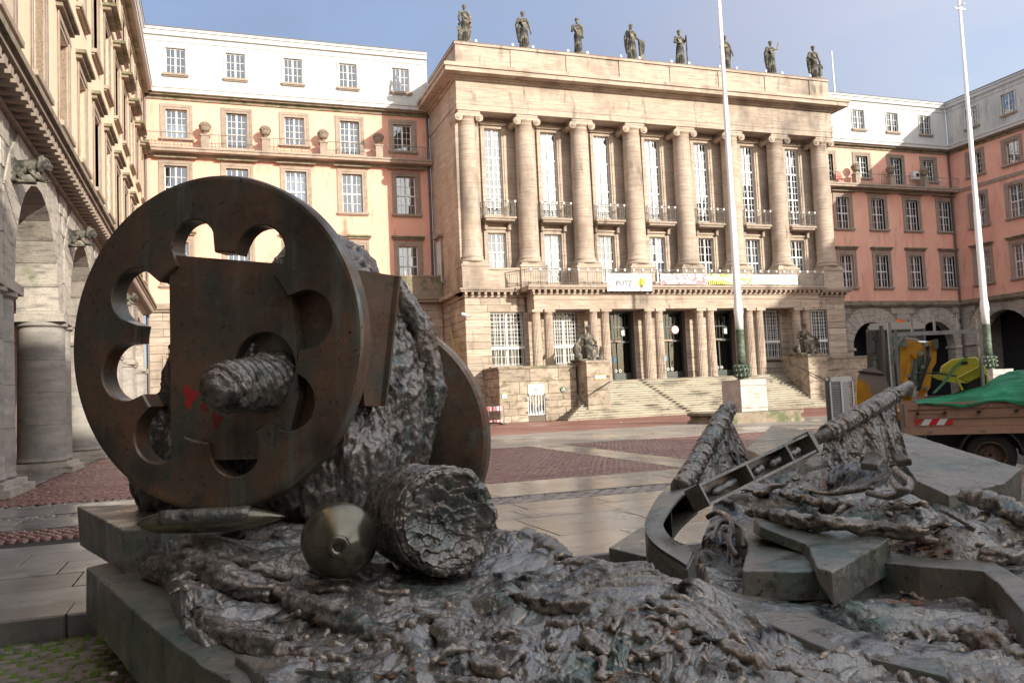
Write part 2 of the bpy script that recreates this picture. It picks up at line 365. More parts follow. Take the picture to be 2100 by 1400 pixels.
def put_window(parent, x, z, w, h, cols, secs, y=.22, panes=True, frame=None, sill=True, hood=None, curtain=0, gl=None, rnd=random, fm=None):
    me, pl, pm, sheet = window_type(w, h, cols, secs)
    o = obj('window', me, parent, (x, y, z))
    if panes:
        for (px_, pz_, a, b) in pl:
            d = pm[(round(a, 3), round(b, 3))]
            if gl: d = var(d, gl)
            obj('pane', d, o, (px_, .012, pz_), (rnd.uniform(-.010, .010), 0, rnd.uniform(-.010, .010)))
    else:
        obj('glazing', var(sheet, gl) if gl else sheet, o, (0, .012, 0))
    if frame:
        fw, fp = frame[:2]; fmt = fm or TRIM
        def mk():
            q = MB()
            q.box(-w / 2 - fw, -w / 2, -fp, .20, 0, h); q.box(w / 2, w / 2 + fw, -fp, .20, 0, h)
            q.box(-w / 2 - fw, w / 2 + fw, -fp, .20, h, h + fw)
            q.box(-w / 2 - fw - .05, -w / 2 - fw * .55, -fp - .03, -fp, 0, h + fw * .5); q.box(w / 2 + fw * .55, w / 2 + fw + .05, -fp - .03, -fp, 0, h + fw * .5)
            q.box(-w / 2 - fw - .05, w / 2 + fw + .05, -fp - .034, -fp, h + fw * .5, h + fw + .05)
            return q.mesh('window_surround', fmt)
        obj('window_surround', shared(('fr', w, h, fw, fp, fmt.name), mk), o, (0, -y, 0))
    if sill:
        fw = frame[0] if frame else .06
        obj('window_sill', shared(('si', w, fw), lambda: MB().box(-w / 2 - fw - .12, w / 2 + fw + .12, -.20, .2, -.15, -.003).box(-w / 2 - fw - .06, w / 2 + fw + .06, -.12, .1, -.22, -.153).mesh('window_sill', TRIM)), o, (0, -y, 0))
    if hood:
        fw = frame[0]
        obj('window_hood', shared(('ho', w, h, hood, fw), lambda: MB().box(-w / 2 - fw - .22, w / 2 + fw + .22, -hood, 0, h + fw + .30, h + fw + .42).box(-w / 2 - fw - .12, w / 2 + fw + .12, -hood * .6, 0, h + fw + .16, h + fw + .297).mesh('window_hood', LEDGE)), o, (0, -y, 0))
    if curtain:
        def mk():
            q = MB(); n = 18; P = [[], []]
            for i in range(n + 1):
                xx = -w / 2 + .07 + (w - .14) * i / n; yy = .10 + .025 * math.sin(i * 2.3)
                P[0].append((xx, yy, .05)); P[1].append((xx, yy, h * curtain))
            return q.grid(P).mesh('curtain', CURT)
        obj('curtain', shared(('cu', w, h, curtain), mk), o, (0, .02, 0))
    return o

S4 = lambda h: ((0, h * .5, 2), (h * .5, h, 2))
def blocks(root, x0, x1, z0, z1, ch, ln, y=0.0, depth=.25, holes=(), m_=None, Mx=None, rs=None, proud=.012, name='stone_block'):
    rs = rs or random.Random(int(abs(x0 * 77 + z0 * 13 + y * 5)) + 1); m_ = m_ or BLOCK
    n = max(1, round((z1 - z0) / ch)); ch = (z1 - z0) / n
    for j in range(n):
        a, b = z0 + j * ch, z0 + (j + 1) * ch
        segs = [(x0, x1)]
        for h in holes:
            if h[2] < b - .05 and h[3] > a + .05:
                ns = []
                for s0, s1 in segs:
                    if h[0] > s0: ns.append((s0, min(s1, h[0])))
                    if h[1] < s1: ns.append((max(s0, h[1]), s1))
                    if h[0] >= s1 or h[1] <= s0: ns = [q for q in ns if q != (s0, s1)]; ns.append((s0, s1))
                segs = [q for q in dict.fromkeys(ns) if q[1] - q[0] > .08]
        for s0, s1 in segs:
            k = max(1, round((s1 - s0) / ln)); cuts = [s0]
            for i in range(1, k): cuts.append(s0 + (s1 - s0) * (i + (.22 if j % 2 else -.22) + rs.uniform(-.12, .12)) / k)
            cuts.append(s1)
            for c0, c1 in zip(cuts, cuts[1:]):
                mb = MB(); mb.M = Mx; p_ = rs.uniform(0, proud)
                mb.cbox(c0 + .006, c1 - .006, y - p_, y + depth, a + .007, b - .007, .024)
                mb.build(name, m_, root)

CORE = mat('arch_core_stone', (.20, .18, .155), .9, bump=[(12, .4, .02)])
def arcade(root, cens, r, zs, ztop, half, depth, m_, nv=11, columns=True, zplinth=.28, budget=None):
    back = MB(); q0 = .03
    for c in cens:
        pts = []
        for i in range(nv + 1):
            a = math.pi * i / nv; t = min(r + 1.45, (ztop - zs) / max(math.sin(a), 1e-6), half / max(abs(math.cos(a)), 1e-6))
            pts.append((a, t))
        for i in range(nv):
            (a0, t0), (a1, t1) = pts[i], pts[i + 1]; g = .013 / r
            P = [(c + r * math.cos(a), zs + r * math.sin(a)) for a in (a0 + g, a1 - g)] + [(c + (t1 - .014) * math.cos(a1 - g), zs + (t1 - .014) * math.sin(a1 - g)), (c + (t0 - .014) * math.cos(a0 + g), zs + (t0 - .014) * math.sin(a0 + g))]
            MB().prism(P, random.uniform(-.012, 0), depth).build('arch_stone', m_, root)
            P = [(c + (r + .02) * math.cos(a), zs + (r + .02) * math.sin(a)) for a in (a0, (a0 + a1) / 2, a1)]
            back.add([(p[0], y_, p[1]) for p in P for y_ in (q0, depth - .02)], [(0, 1, 3, 2), (2, 3, 5, 4)])
            for k in range(2):
                aa, bb = a0 + (a1 - a0) * k / 2, a0 + (a1 - a0) * (k + 1) / 2
                f = lambda a: min((ztop - zs) / max(math.sin(a), 1e-6), half / max(abs(math.cos(a)), 1e-6))
                back.quad((c + (r + .02) * math.cos(aa), q0, zs + (r + .02) * math.sin(aa)), (c + (r + .02) * math.cos(bb), q0, zs + (r + .02) * math.sin(bb)),
                          (c + f(bb) * math.cos(bb), q0, zs + f(bb) * math.sin(bb)), (c + f(aa) * math.cos(aa), q0, zs + f(aa) * math.sin(aa)))
        back.quad((c - half, q0 + .01, ztop - .5), (c + half, q0 + .01, ztop - .5), (c + half, q0 + .01, ztop), (c - half, q0 + .01, ztop))
        n = round((ztop - zs) / .58); ch = (ztop - zs) / n
        for j in range(n):
            z0, z1 = zs + j * ch, zs + (j + 1) * ch; zm = (z0 + z1) / 2 - zs
            # inner end of the course follows the outer ends of the arch stones
            best = 0
            for i in range(41):
                a = math.pi / 2 * i / 40; k = a / math.pi * nv; i0 = min(int(k), nv - 1); f = k - i0
                t = pts[i0][1] * (1 - f) + pts[i0 + 1][1] * f
                if abs(t * math.sin(a) - zm) < ch * .75: best = max(best, t * math.cos(a))
            for s_ in (-1, 1):
                if half - best > .12:
                    x0, x1 = sorted((c + s_ * best, c + s_ * half)); k = max(1, round((x1 - x0) / 1.2))
                    for i in range(k):
                        MB().cbox(x0 + (x1 - x0) * i / k + .004, x0 + (x1 - x0) * (i + 1) / k - .004, random.uniform(-.012, 0), depth * .5, z0 + .004, z1 - .004, .02).build('stone_block', m_, root)
    back.build('arch_core', CORE, root)
    pw = half - r
    pc = sorted({round(c - half, 3) for c in cens} | {round(c + half, 3) for c in cens})
    for p in pc:
        MB().box(p - pw - .14, p + pw + .14, -.16, depth + .1, zs - .30, zs - .08).box(p - pw - .06, p + pw + .06, -.06, depth, zs - .08, zs).build('impost', m_, root)
        if columns:
            MB().box(p - pw - .2, p + pw + .2, -.35, depth + .3, 0, .16).box(p - pw - .1, p + pw + .1, -.22, depth + .2, .16, zplinth).build('plinth', m_, root)
            for s_ in (-1, 1):
                prof = [(.60, zplinth), (.66, zplinth + .06), (.63, zplinth + .14)] + [(.63 - .03 * (t + f_) / 4 - (.014 if f_ in (.985, .995) else 0), zplinth + .16 + (zs - .45 - zplinth - .16) * (t + f_) / 4) for t in range(4) for f_ in (0, .5, .975, .985, .995)] + [(.68, zs - .40), (.68, zs - .303)]
                MB().lathe(prof, (p + s_ * .50, .52, 0), 56).build('round_column', GREYCOL, root)
        else:
            blocks(root, p - pw, p + pw, 0, zs - .303, .55, 1.1, 0, depth, (), m_)

GREYCOL = mat('column_stone', (.29, .265, .235), .85, layers=[((.40, .36, .31), 1.0, .45, .7, (.7, .7, 5)), ((.20, .185, .17), 1.4, .5, .72, (1, 1, 2)), ((.10, .095, .09), 22, .62, .74), ((.14, .13, .12), .5, .55, .8)], bump=[(30, .4, .012), (8, .3, .02, (.7, .7, 3))], tint=.07)

def wing(root, x0, x1, lo, hi, plaster, attic, panes=True, balcony=None, hoods=.3, rng=None, corner=(0, 0), rowhood=False, big_hood=.3):
    """the four upper storeys of an office wing: two tall rows, one balcony row, a rendered attic"""
    rnd = random.Random(int(x0 * 3 + 100))
    W = MB()
    hl = [(x - .72, x + .72, 10.1, 13.03) for x in lo] + [(x - .72, x + .72, 15.42, 18.25) for x in lo]
    wall(W, x0, x1, 8.85, 18.95, hl, 0, .32); 
    hh = []
    for i, x in enumerate(hi):
        door = balcony and i % 2 == 1
        hh.append((x - .68, x + .68, 19.72 if door else 20.17, 22.16))
    wall(W, x0, x1, 18.95, 23.08, hh, 0, .32)
    W.build('plaster_wall', plaster, root)
    A = MB(); ha = [(x - .64, x + .64, 24.66, 26.45) for x in hi]
    wall(A, x0, x1, 23.6, 27.45, ha, .02, .2); A.build('attic_wall', attic, root)
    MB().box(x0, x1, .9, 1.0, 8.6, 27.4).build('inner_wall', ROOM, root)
    MB().box(x0 - corner[0], x1 + corner[1], -.62, .3, 23.15, 23.42).box(x0 - corner[0] * .9, x1 + corner[1] * .9, -.68, .0, 23.423, 23.62).build('eaves_cornice', WHITEP, root)
    MB().box(x0, x1, -.40, .1, 23.02, 23.147).box(x0, x1, -.12, .1, 22.80, 23.017).build('cornice_mould', LEDGE, root)
    MB().box(x0 - corner[0] * .3, x1 + corner[1] * .3, -.14, .5, 27.3, 27.62).box(x0 - corner[0] * .4, x1 + corner[1] * .4, -.22, 12, 27.623, 27.80).build('roof_edge', WHITEP, root)
    MB().box(x0, x1, -.26, 12, 27.803, 27.86).build('roof', ROOFM, root)
    MB().box(x0, x1, -.035, .1, 26.9, 26.96).build('attic_string', attic, root)
    for x in lo:
        if rng and not rng[0] < x < rng[1]: continue
        put_window(root, x, 10.1, 1.44, 2.93, 4, ((0, 1.45, 2), (1.45, 2.93, 2)), panes=panes, frame=(.30, .05), hood=.32, curtain=rnd.choice([0, 0, 0, .45, .8]), rnd=rnd)
        put_window(root, x, 15.42, 1.44, 2.83, 4, ((0, 1.4, 2), (1.4, 2.83, 2)), panes=panes, frame=(.30, .05), hood=big_hood if rowhood else None, curtain=rnd.choice([0, 0, 0, .45, .9]), rnd=rnd)
    for i, x in enumerate(hi):
        if rng and not rng[0] < x < rng[1]: continue
        if balcony and i % 2 == 1: put_window(root, x, 19.72, 1.36, 2.44, 4, ((0, 2.44, 5),), panes=panes, frame=(.30, .05), sill=False, curtain=0, rnd=rnd)
        else: put_window(root, x, 20.17, 1.36, 1.99, 4, ((0, 1.99, 4),), panes=panes, frame=(.30, .05), curtain=rnd.choice([0, 0, .5]), rnd=rnd)
        put_window(root, x, 24.66, 1.28, 1.79, 4, ((0, 1.79, 3),), y=.15, panes=panes, frame=(.08, .02), curtain=0, rnd=rnd, fm=WHITEP)

def rail(root, pts, z0, h, sp=.22, post=1.3, m_=None, name='railing', knobs=False):
    """iron railing along a polyline: one rail part, its bars joined to it"""
    mb = MB(); pts = [Vector((p[0], p[1], 0)) for p in pts]
    for a, b in zip(pts, pts[1:]):
        d = b - a; n = max(1, round(d.length / sp)); u = d.normalized() * .012; v = Vector((-u.y, u.x, 0))
        def bar(p, q, t):
            mb.tube([p, q], t, 4)
        bar(a + Vector((0, 0, z0 + h)), b + Vector((0, 0, z0 + h)), .028); bar(a + Vector((0, 0, z0 + .12)), b + Vector((0, 0, z0 + .12)), .02)
        if knobs: bar(a + Vector((0, 0, z0 + h - .16)), b + Vector((0, 0, z0 + h - .16)), .014)
        for i in range(n + 1):
            p = a + d * (i / n); big = i % max(1, round(post / sp)) == 0
            bar(p + Vector((0, 0, z0)), p + Vector((0, 0, z0 + h + (.07 if big and knobs else 0))), .024 if big else .011)
    return mb.build(name, m_ or METAL, root)

# ---------------------------------------------------------------- left rear wing (lit cream) and right rear wing
YW = 60.5
lo_l = [-2.1 + 3.965 * k for k in range(5)]; hi_l = [-2.0 + 3.91 * k for k in range(5)]
wl = thing('office_wing', 'cream and white office wing behind the bronze wheel, left of the columned front', 'building', (0, YW, 0), group='office wings set back either side of the columned front')
wing(wl, -4.1, 15.68, lo_l, hi_l, PLASTER, WHITEP, balcony=True)
lo_r = [45.75 + 3.95 * k for k in range(6)]; hi_r = [48.3 + 3.92 * k for k in range(5)]
wr = thing('office_wing', 'salmon pink office wing half in shade, right of the columned front behind the yellow excavator', 'building', (0, YW, 0), group='office wings set back either side of the columned front')
wing(wr, 46.55, 66.6, [x for x in lo_r if x > 47], hi_r, PLASTER, WHITEP, balcony=True)
UR = None
def urn_mesh():
    prof = [(.16, 0), (.22, .04), (.10, .12), (.12, .18), (.30, .30), (.36, .46), (.37, .56)]
    mb = MB().lathe(prof, (0, 0, 0), 16)
    for k in range(46):
        a = k * 2.399; u = 1 - k / 46; rr = .36 * math.sqrt(1 - (u * 1) ** 2)
        mb.ball((rr * math.cos(a), rr * math.sin(a), .55 + .34 * u), .075, 6, 4)
    return mb.mesh('stone_urn', LEDGE)
for root, xa, xb, urns, names in ((wl, -4.1, 15.6, [-.18 + 3.95 * k for k in range(4)], 'left'), (wr, 46.55, 67.3, [50.8 + 3.93 * k for k in range(4)], 'right')):
    MB().box(xa, xb, -.95, 0, 19.02, 19.2).box(xa, xb, -1.02, 0, 19.203, 19.32).box(xa, xb, -.2, 0, 18.8, 19.017).build('balcony_slab', TRIM, root)
    rail(root, [(xa, -.92), (xb, -.92)], 19.32, .95, .24, 1.2)
    for i, x in enumerate(urns):
        MB().box(x - .26, x + .26, -1.0, -.48, 19.32, 20.15).box(x - .31, x + .31, -1.05, -.43, 20.153, 20.25).build('balcony_pier', TRIM, root)
        if names == 'left': lab = ['stone urn with clustered round fruit on the balcony pier nearest the arcade building', 'second stone fruit urn from the arcade building on the cream balcony', 'third stone fruit urn from the arcade building on the cream balcony', 'stone fruit urn beside the shaded last window of the cream balcony'][i]
        else: lab = ['stone fruit urn on the pink balcony next to the columned front', 'dark stone fruit urn in the middle of the pink balcony', 'dark stone fruit urn beside the air conditioner on the pink balcony', 'stone fruit urn at the corner end of the pink balcony'][i]
        UR = UR or urn_mesh()
        thing('stone_urn', lab, 'urn', (x, YW - .74, 20.25), group='fruit urns on the wing balconies', data=UR)
    for x in (lo_l if names == 'left' else [q for q in lo_r if q > 47]):
        MB().box(x - 1.35, x + 1.35, -.42, 0, 18.72, 18.797).build('ledge', LEDGE, root)
# ground floors
blocks(wl, -4.1, 12.7, 0, 8.25, .55, 1.5, 0, .3, [(-2.9, -1.2, 1, 5.2), (1.1, 2.8, 1, 5.2), (5, 6.7, 1, 5.2)], BLOCK)
W = MB(); wall(W, -4.1, 12.7, 0, 8.3, [(-2.9, -1.2, 1, 5.2), (1.1, 2.8, 1, 5.2), (5, 6.7, 1, 5.2)], .05, .4); W.build('ground_floor_core', JOINT, wl)
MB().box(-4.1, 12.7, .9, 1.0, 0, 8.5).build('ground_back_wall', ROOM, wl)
for x in (-2.05, 1.95, 5.85): put_window(wl, x, 1.0, 1.7, 4.2, 4, ((0, 2.0, 3), (2.0, 4.2, 3)), y=.25, panes=False, frame=(.16, .04))
MB().box(-4.1, 12.7, -.35, .3, 8.45, 8.62).box(-4.1, 12.7, -.2, .3, 8.28, 8.447).box(-4.1, 12.7, -.1, .3, 8.623, 8.85).build('string_cornice', TRIM, wl)
RH = 3.85
for root, cens in ((wr, (52.2, 59.75)),):
    arcade(root, [63.3], 2.25, 4.7, 8.3, 3.3, .9, GREYBLOCK, 13, False)
    arcade(root, [56.0], 2.25, 4.7, 8.3, 4.0, .9, GREYBLOCK, 13, False)
    blocks(root, 46.6, 52.0, 0, 8.3, .58, 1.3, 0, .3, (), GREYBLOCK)
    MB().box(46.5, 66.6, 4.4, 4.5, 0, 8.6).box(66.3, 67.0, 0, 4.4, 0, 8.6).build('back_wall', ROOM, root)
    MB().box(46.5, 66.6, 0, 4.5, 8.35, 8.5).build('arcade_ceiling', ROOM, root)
    MB().box(46.5, 66.6, -.35, .3, 8.45, 8.62).box(46.5, 66.6, -.2, .3, 8.303, 8.447).box(46.5, 66.6, -.1, .3, 8.623, 8.85).build('string_cornice', LEDGE, root)
# low corner pavilions with mossy parapets
for k, (xa, xb, lab) in enumerate(((12.7, 15.66, 'low stone corner pavilion with a mossy parapet behind the bare sapling'), (46.56, 50.6, 'low dark stone corner pavilion with a narrow window, right of the columned front'))):
    cp = thing('corner_pavilion', lab, 'building', (0, 58.5, 0), group='low pavilions in the corners of the court')
    hole = [(13.4, 14.8, 3.6, 7.1)] if k == 0 else [(47.3, 48.5, 4.0, 7.1)]
    blocks(cp, xa, xb, 0, 8.6, .56, 1.3, 0, .3, hole, BLOCK if k == 0 else GREYBLOCK)
    MB().box(xa, xb, .28, 2.0, 0, 8.6).build('core', JOINT, cp)
    x0, x1, z0, z1 = hole[0]
    put_window(cp, (x0 + x1) / 2, z0, x1 - x0, z1 - z0, 4, ((0, 1.6, 3), (1.6, z1 - z0, 4)), y=.2, panes=False, sill=True, gl=GLASS_D)
    MB().box(xa - (.0 if k == 0 else 0), xb + (0 if k == 0 else .3), -.45, 2, 8.603, 8.8).box(xa, xb + (0 if k == 0 else .4), -.55, 2, 8.803, 9.0).build('cornice', LEDGE, cp)
    MB().box(xa, xb + (0 if k == 0 else .1), -.25, .05, 9.0, 10.4).box(xa - .03, xb + (0 if k == 0 else .15), -.3, .1, 10.403, 10.55).build('parapet', LEDGE, cp)
    for i in range(7):
        s_ = MB(); s_.tube([(xa + .3 + i * .45, -.1, 10.55), (xa + .3 + i * .45, -.1, 10.85)], .02, 5); s_.build('spike', GALV, cp)
# downpipes in the corners of the court
for px_, py_, lab in ((-3.98, 60.35, 'dark downpipe in the sunlit corner between the arcade building and the cream wing'), (66.35, 60.3, 'dark downpipe in the shaded inner corner of the two pink wings'), (15.5, 60.3, 'dark downpipe in the angle between the cream wing and the columned front')):
    t = thing('downpipe', lab, 'downpipe', (px_, py_, 0), group='downpipes in the court corners')
    mb = MB().tube([(0, 0, 0), (0, 0, 19.0), (0, 0, 23.0)], .085, 8); mb.build('pipe', PIPE, t)
    for z in range(2, 23, 3): MB().lathe([(.11, z), (.11, z + .09)], (0, 0, 0), 8).build('clamp', PIPE, t)
    MB().box(-.2, .2, -.2, .1, 19.02, 19.5).build('hopper', PIPE, t)

# ---------------------------------------------------------------- left arcade building (its front faces +X)
XL = -4.1
al = thing('arcade_building', 'tall arcade building with round arches and paired columns along the left of the square', 'building', (XL, 0, 0), R(90))
ys = [24.0 + 3.85 * k for k in range(-9, 10)]; ys = [y for y in ys if y < 59.5]
wing(al, -12, 60.48, ys, ys, PLASTER_L, WHITEP, panes=False, rng=(8, 60), rowhood=True, big_hood=.55, corner=(0, 0))
arcade(al, [23.95 + 7.7 * k for k in range(-2, 5)], 2.82, 4.55, 8.05, 3.85, 1.05, GREYBLOCK, 13, True)
MB().box(-12, 60.4, 5.0, 5.2, 0, 8.4).build('back_wall', mat('arcade_back_wall', (.30, .21, .16), .9, layers=[((.16, .12, .10), 1, .5, .7)], bump=[(12, .3, .02)]), al)
MB().box(-12, 60.4, .3, 5.0, 8.06, 8.3).build('arcade_ceiling', mat('arcade_ceiling', (.42, .22, .16), .9), al)
for k in range(9):
    blocks(al, 8 + 5 * k, 10.2 + 5 * k, 0, 6.0, .6, 1.1, 4.9, .1, (), BLOCK)
MB().box(-12, 60.4, -.10, .3, 8.055, 8.16).box(-12, 60.4, -.62, .3, 8.40, 8.52).build('string_cornice', TRIM, al)
MB().box(-12, 60.4, -.72, .3, 8.523, 8.68).build('cornice_gutter', LEDGE, al)
MB().box(-12, 60.4, -.06, .0, 18.98, 19.25).build('upper_string', TRIM, al)
mdm = MB().box(-.14, .14, -.55, -.0, 8.163, 8.397).mesh('modillion', TRIM)
for i in range(86): obj('modillion', mdm, al, (17.2 + .5 * i, 0, 0))

# ---------------------------------------------------------------- right side building (front faces -X), shaded
XR = 66.6
ar = thing('side_building', 'shaded pink side building with a weathered grey attic at the right edge of the square', 'building', (XR, 0, 0), R(-90))
ysr = [-(57.65 - 3.82 * k) for k in range(0, 16)]
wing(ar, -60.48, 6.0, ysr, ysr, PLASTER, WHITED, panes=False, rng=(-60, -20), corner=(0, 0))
MB().box(-60.4, 6, -.08, .0, 18.98, 19.3).build('upper_string', TRIM, ar)
arcade(ar, [-56.0 + 7.7 * k for k in range(0, 5)], 2.6, 4.9, 8.3, 3.85, .9, GREYBLOCK, 11, False)
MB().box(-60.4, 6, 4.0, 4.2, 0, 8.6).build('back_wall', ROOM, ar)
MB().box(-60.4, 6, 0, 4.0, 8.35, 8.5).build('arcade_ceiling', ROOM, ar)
MB().box(-17.2, 6, 0, .3, 0, 8.3).box(-60.6, -59.8, 0, 4.2, 0, 8.3).build('ground_wall', GREYBLOCK, ar)
MB().box(-60.4, 6, -.35, .3, 8.45, 8.62).box(-60.4, 6, -.2, .3, 8.303, 8.447).box(-60.4, 6, -.1, .3, 8.623, 8.85).build('string_cornice', LEDGE, ar)
MB().box(5.7, 6.0, .02, 12, 0, 27.6).build('end_wall', PLASTER, ar)

# ---------------------------------------------------------------- building across the square behind the camera (throws the foreground shade)
ob = thing('opposite_building', 'plain plastered block closing the square behind the viewer', 'building', (0, -30, 0), R(180))
W = MB(); hs = [(x - .8, x + .8, z, z + 2.6) for x in np.arange(-38, 43, 4.0) for z in (5, 10, 15, 20)]
wall(W, -40, 45, 0, 23.6, hs, 0, .3); W.build('plaster_wall', PLASTER_L, ob)
MB().box(-40, 45, .3, 12, 0, 23.6).build('inner_block', ROOM, ob)
MB().box(-40.3, 45.3, -.5, 12, 23.603, 24.1).build('cornice', TRIM, ob)
# ================================================================ the columned front (town hall)
th = thing('town_hall', 'sunlit sandstone town hall front with eight tall ionic columns, balcony and wide entrance steps', 'building', (0, 53.0, 0))
X0, X1 = 15.7, 46.5
kx = [16.55 + 4.157 * k for k in range(8)]            # column axes
bx = [16.55 + 4.157 * (k + .5) for k in range(7)]      # bay axes
SIDE = Matrix.Translation((X0, 0, 0)) @ Matrix.Rotation(R(-90), 4, 'Z')      # local x -> -y : facade looks to -X
SIDE2 = Matrix.Translation((X1, 0, 0)) @ Matrix.Rotation(R(90), 4, 'Z')
# -- upper walls (recessed behind the columns)
W = MB()
hu = [(x - .62, x + .62, 14.2, 20.25) for x in bx]; hl = [(x - .66, x + .66, 10.4 if i in (0, 6) else 9.55, 12.93) for i, x in enumerate(bx)]
wall(W, X0 + .6, X1 - .6, 8.9, 21.0, hu + hl, 1.5, .35); W.build('recessed_wall', STONE, th)
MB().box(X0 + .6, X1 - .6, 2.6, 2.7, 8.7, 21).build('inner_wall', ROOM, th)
# corner piers that return to the side walls
MB().box(X0, X0 + .62, .62, 7.5, 8.9, 21.3).build('side_wall', STONE, th)
MB().box(X1 - .62, X1, .62, 7.5, 8.9, 21.3).build('side_wall', STONE, th)
# side window facing the cream wing
q = MB(); q.M = SIDE
q.box(-6.3, -4.9, -.12, 0, 9.9, 13.3).box(-6.5, -4.7, -.35, 0, 13.303, 13.45); q.build('window_surround', TRIM, th)
me, pl, pm, sheet = window_type(1.0, 2.9, 4, ((0, 1.4, 2), (1.4, 2.9, 2)))
o = obj('window', me, th, (X0 - .14, 5.6, 10.1), (0, 0, R(-90))); obj('glazing', sheet, o, (0, .01, 0))
# column pedestals and the plinth wall between them
for i, x in enumerate(kx):
    MB().cbox(x - .95, x + .95, -.02, 1.45, 8.9, 10.35, .02).box(x - 1.0, x + 1.0, -.07, 1.45, 10.353, 10.5).box(x - .86, x + .86, .02, 1.4, 10.503, 10.68).build('pedestal', STONE, th)
    c = (x, .72, 0); b = 10.68
    prof = [(.84, b), (.88, b + .08), (.86, b + .17), (.76, b + .22), (.75, b + .27), (.80, b + .33), (.78, b + .40), (.70, b + .46)]
    H0, H1 = b + .46, 20.25
    prof += [(.69 - .075 * (t / 14) ** 1.6, H0 + (H1 - H0) * t / 14) for t in range(1, 15)]
    prof += [(.66, H1 + .03), (.66, H1 + .10), (.60, H1 + .12)]
    col = MB().lathe(prof, c, 36).build('ionic_column', mat_col if 'mat_col' in globals() else STONE, th, smooth=True)
    cp = MB()
    cp.lathe([(.60, H1 + .12), (.74, H1 + .30), (.74, H1 + .36)], c, 24)
    cp.box(x - .78, x + .78, c[1] - .70, c[1] + .70, H1 + .50, H1 + .64)
    for sx in (-1, 1):
        for fy in (-1, 1):
            cx_, cz_ = x + sx * .72, H1 + .22
            P = []
            for t in range(13):
                a = 2 * math.pi * t / 12; P.append((cx_ + .27 * math.cos(a), cz_ + .27 * math.sin(a)))
            cp.prism(P[:-1], c[1] + fy * .60 - .09, c[1] + fy * .60 + .09)
            P = [(cx_ + .17 * math.cos(2 * math.pi * t / 10), cz_ + .17 * math.sin(2 * math.pi * t / 10)) for t in range(10)]
            cp.prism(P, c[1] + fy * .72 - .03, c[1] + fy * .72 + .03)
            P = [(cx_ + .07 * math.cos(2 * math.pi * t / 8), cz_ + .07 * math.sin(2 * math.pi * t / 8)) for t in range(8)]
            cp.prism(P, c[1] + fy * .77 - .03, c[1] + fy * .77 + .03)
        cp.tube([(x + sx * .72, c[1] - .55, H1 + .22), (x + sx * .72, c[1], H1 + .22), (x + sx * .72, c[1] + .55, H1 + .22)], [.25, .15, .25], 12)
    cp.box(x - .72, x + .72, c[1] - .68, c[1] + .68, H1 + .30, H1 + .497)
    cp.build('capital', STONE, col)
# plinth strip below windows between pedestals
for i, x in enumerate(bx):
    a, b_ = kx[i] + .95, kx[i + 1] - .95
    if i in (0, 6): MB().box(a, b_, .15, 1.6, 8.9, 10.15).box(a, b_, .08, 1.6, 10.153, 10.3).build('parapet_wall', STONE, th)
# upper windows, lower windows
for i, x in enumerate(bx):
    curt = 0 if i < 5 else .9
    put_window(th, x, 14.2, 1.24, 6.05, 4, ((0, 2.0, 4), (2.0, 4.05, 4), (4.05, 6.05, 3)), y=1.5 + .18, panes=True, sill=False, gl=GLASS_B, curtain=0)
    h0 = 10.4 if i in (0, 6) else 9.55
    hh = 12.93 - h0
    put_window(th, x, h0, 1.32, hh, 4, ((0, hh * .48, 2), (hh * .48, hh, 2)) if i in (0, 6) else ((0, 1.55, 2), (1.55, hh, 3)), y=1.5 + .18, panes=True, sill=False, curtain=.95 if i % 2 else .5)
    fr = MB(); fw = .20
    for (z0, z1, w_) in ((14.0, 20.25, .62), (h0, 12.93, .66)):
        fr.box(x - w_ - fw, x - w_, 1.38, 1.5, z0, z1).box(x + w_, x + w_ + fw, 1.38, 1.5, z0, z1).box(x - w_ - fw, x + w_ + fw, 1.38, 1.5, z1, z1 + fw)
        fr.box(x - w_ - fw - .09, x - w_ - .12, 1.33, 1.379, z0, z1 + .1).box(x + w_ + .12, x + w_ + fw + .09, 1.33, 1.379, z0, z1 + .1)
    fr.box(x - .95, x + .95, 1.2, 1.5, 20.453, 20.62).box(x - .86, x + .86, 1.3, 1.5, 13.17, 13.3)
    fr.build('window_surround', TRIM if False else STONE, th)
    bl = MB().box(x - 1.15, x + 1.15, .42, 1.5, 13.75, 13.9).box(x - 1.05, x + 1.05, .50, 1.5, 13.6, 13.747)
    for sx in (-.85, .85): bl.prism([(x + sx - .1, 13.597), (x + sx + .1, 13.597), (x + sx + .1, 13.1), (x + sx - .1, 13.1)], 1.1, 1.5)
    bl.build('balcony_slab', TRIM, th)
    rail(th, [(x - 1.1, 1.45), (x - 1.1, .48), (x + 1.1, .48), (x + 1.1, 1.45)], 13.9, 1.08, .15, .55, knobs=True)
    kb = MB()
    for j in range(5): kb.box(x - 1.1 + .55 * j - .05, x - 1.1 + .55 * j + .05, .43, .52, 14.88, 15.02)
    kb.build('rail_knob', WPAINT, th)
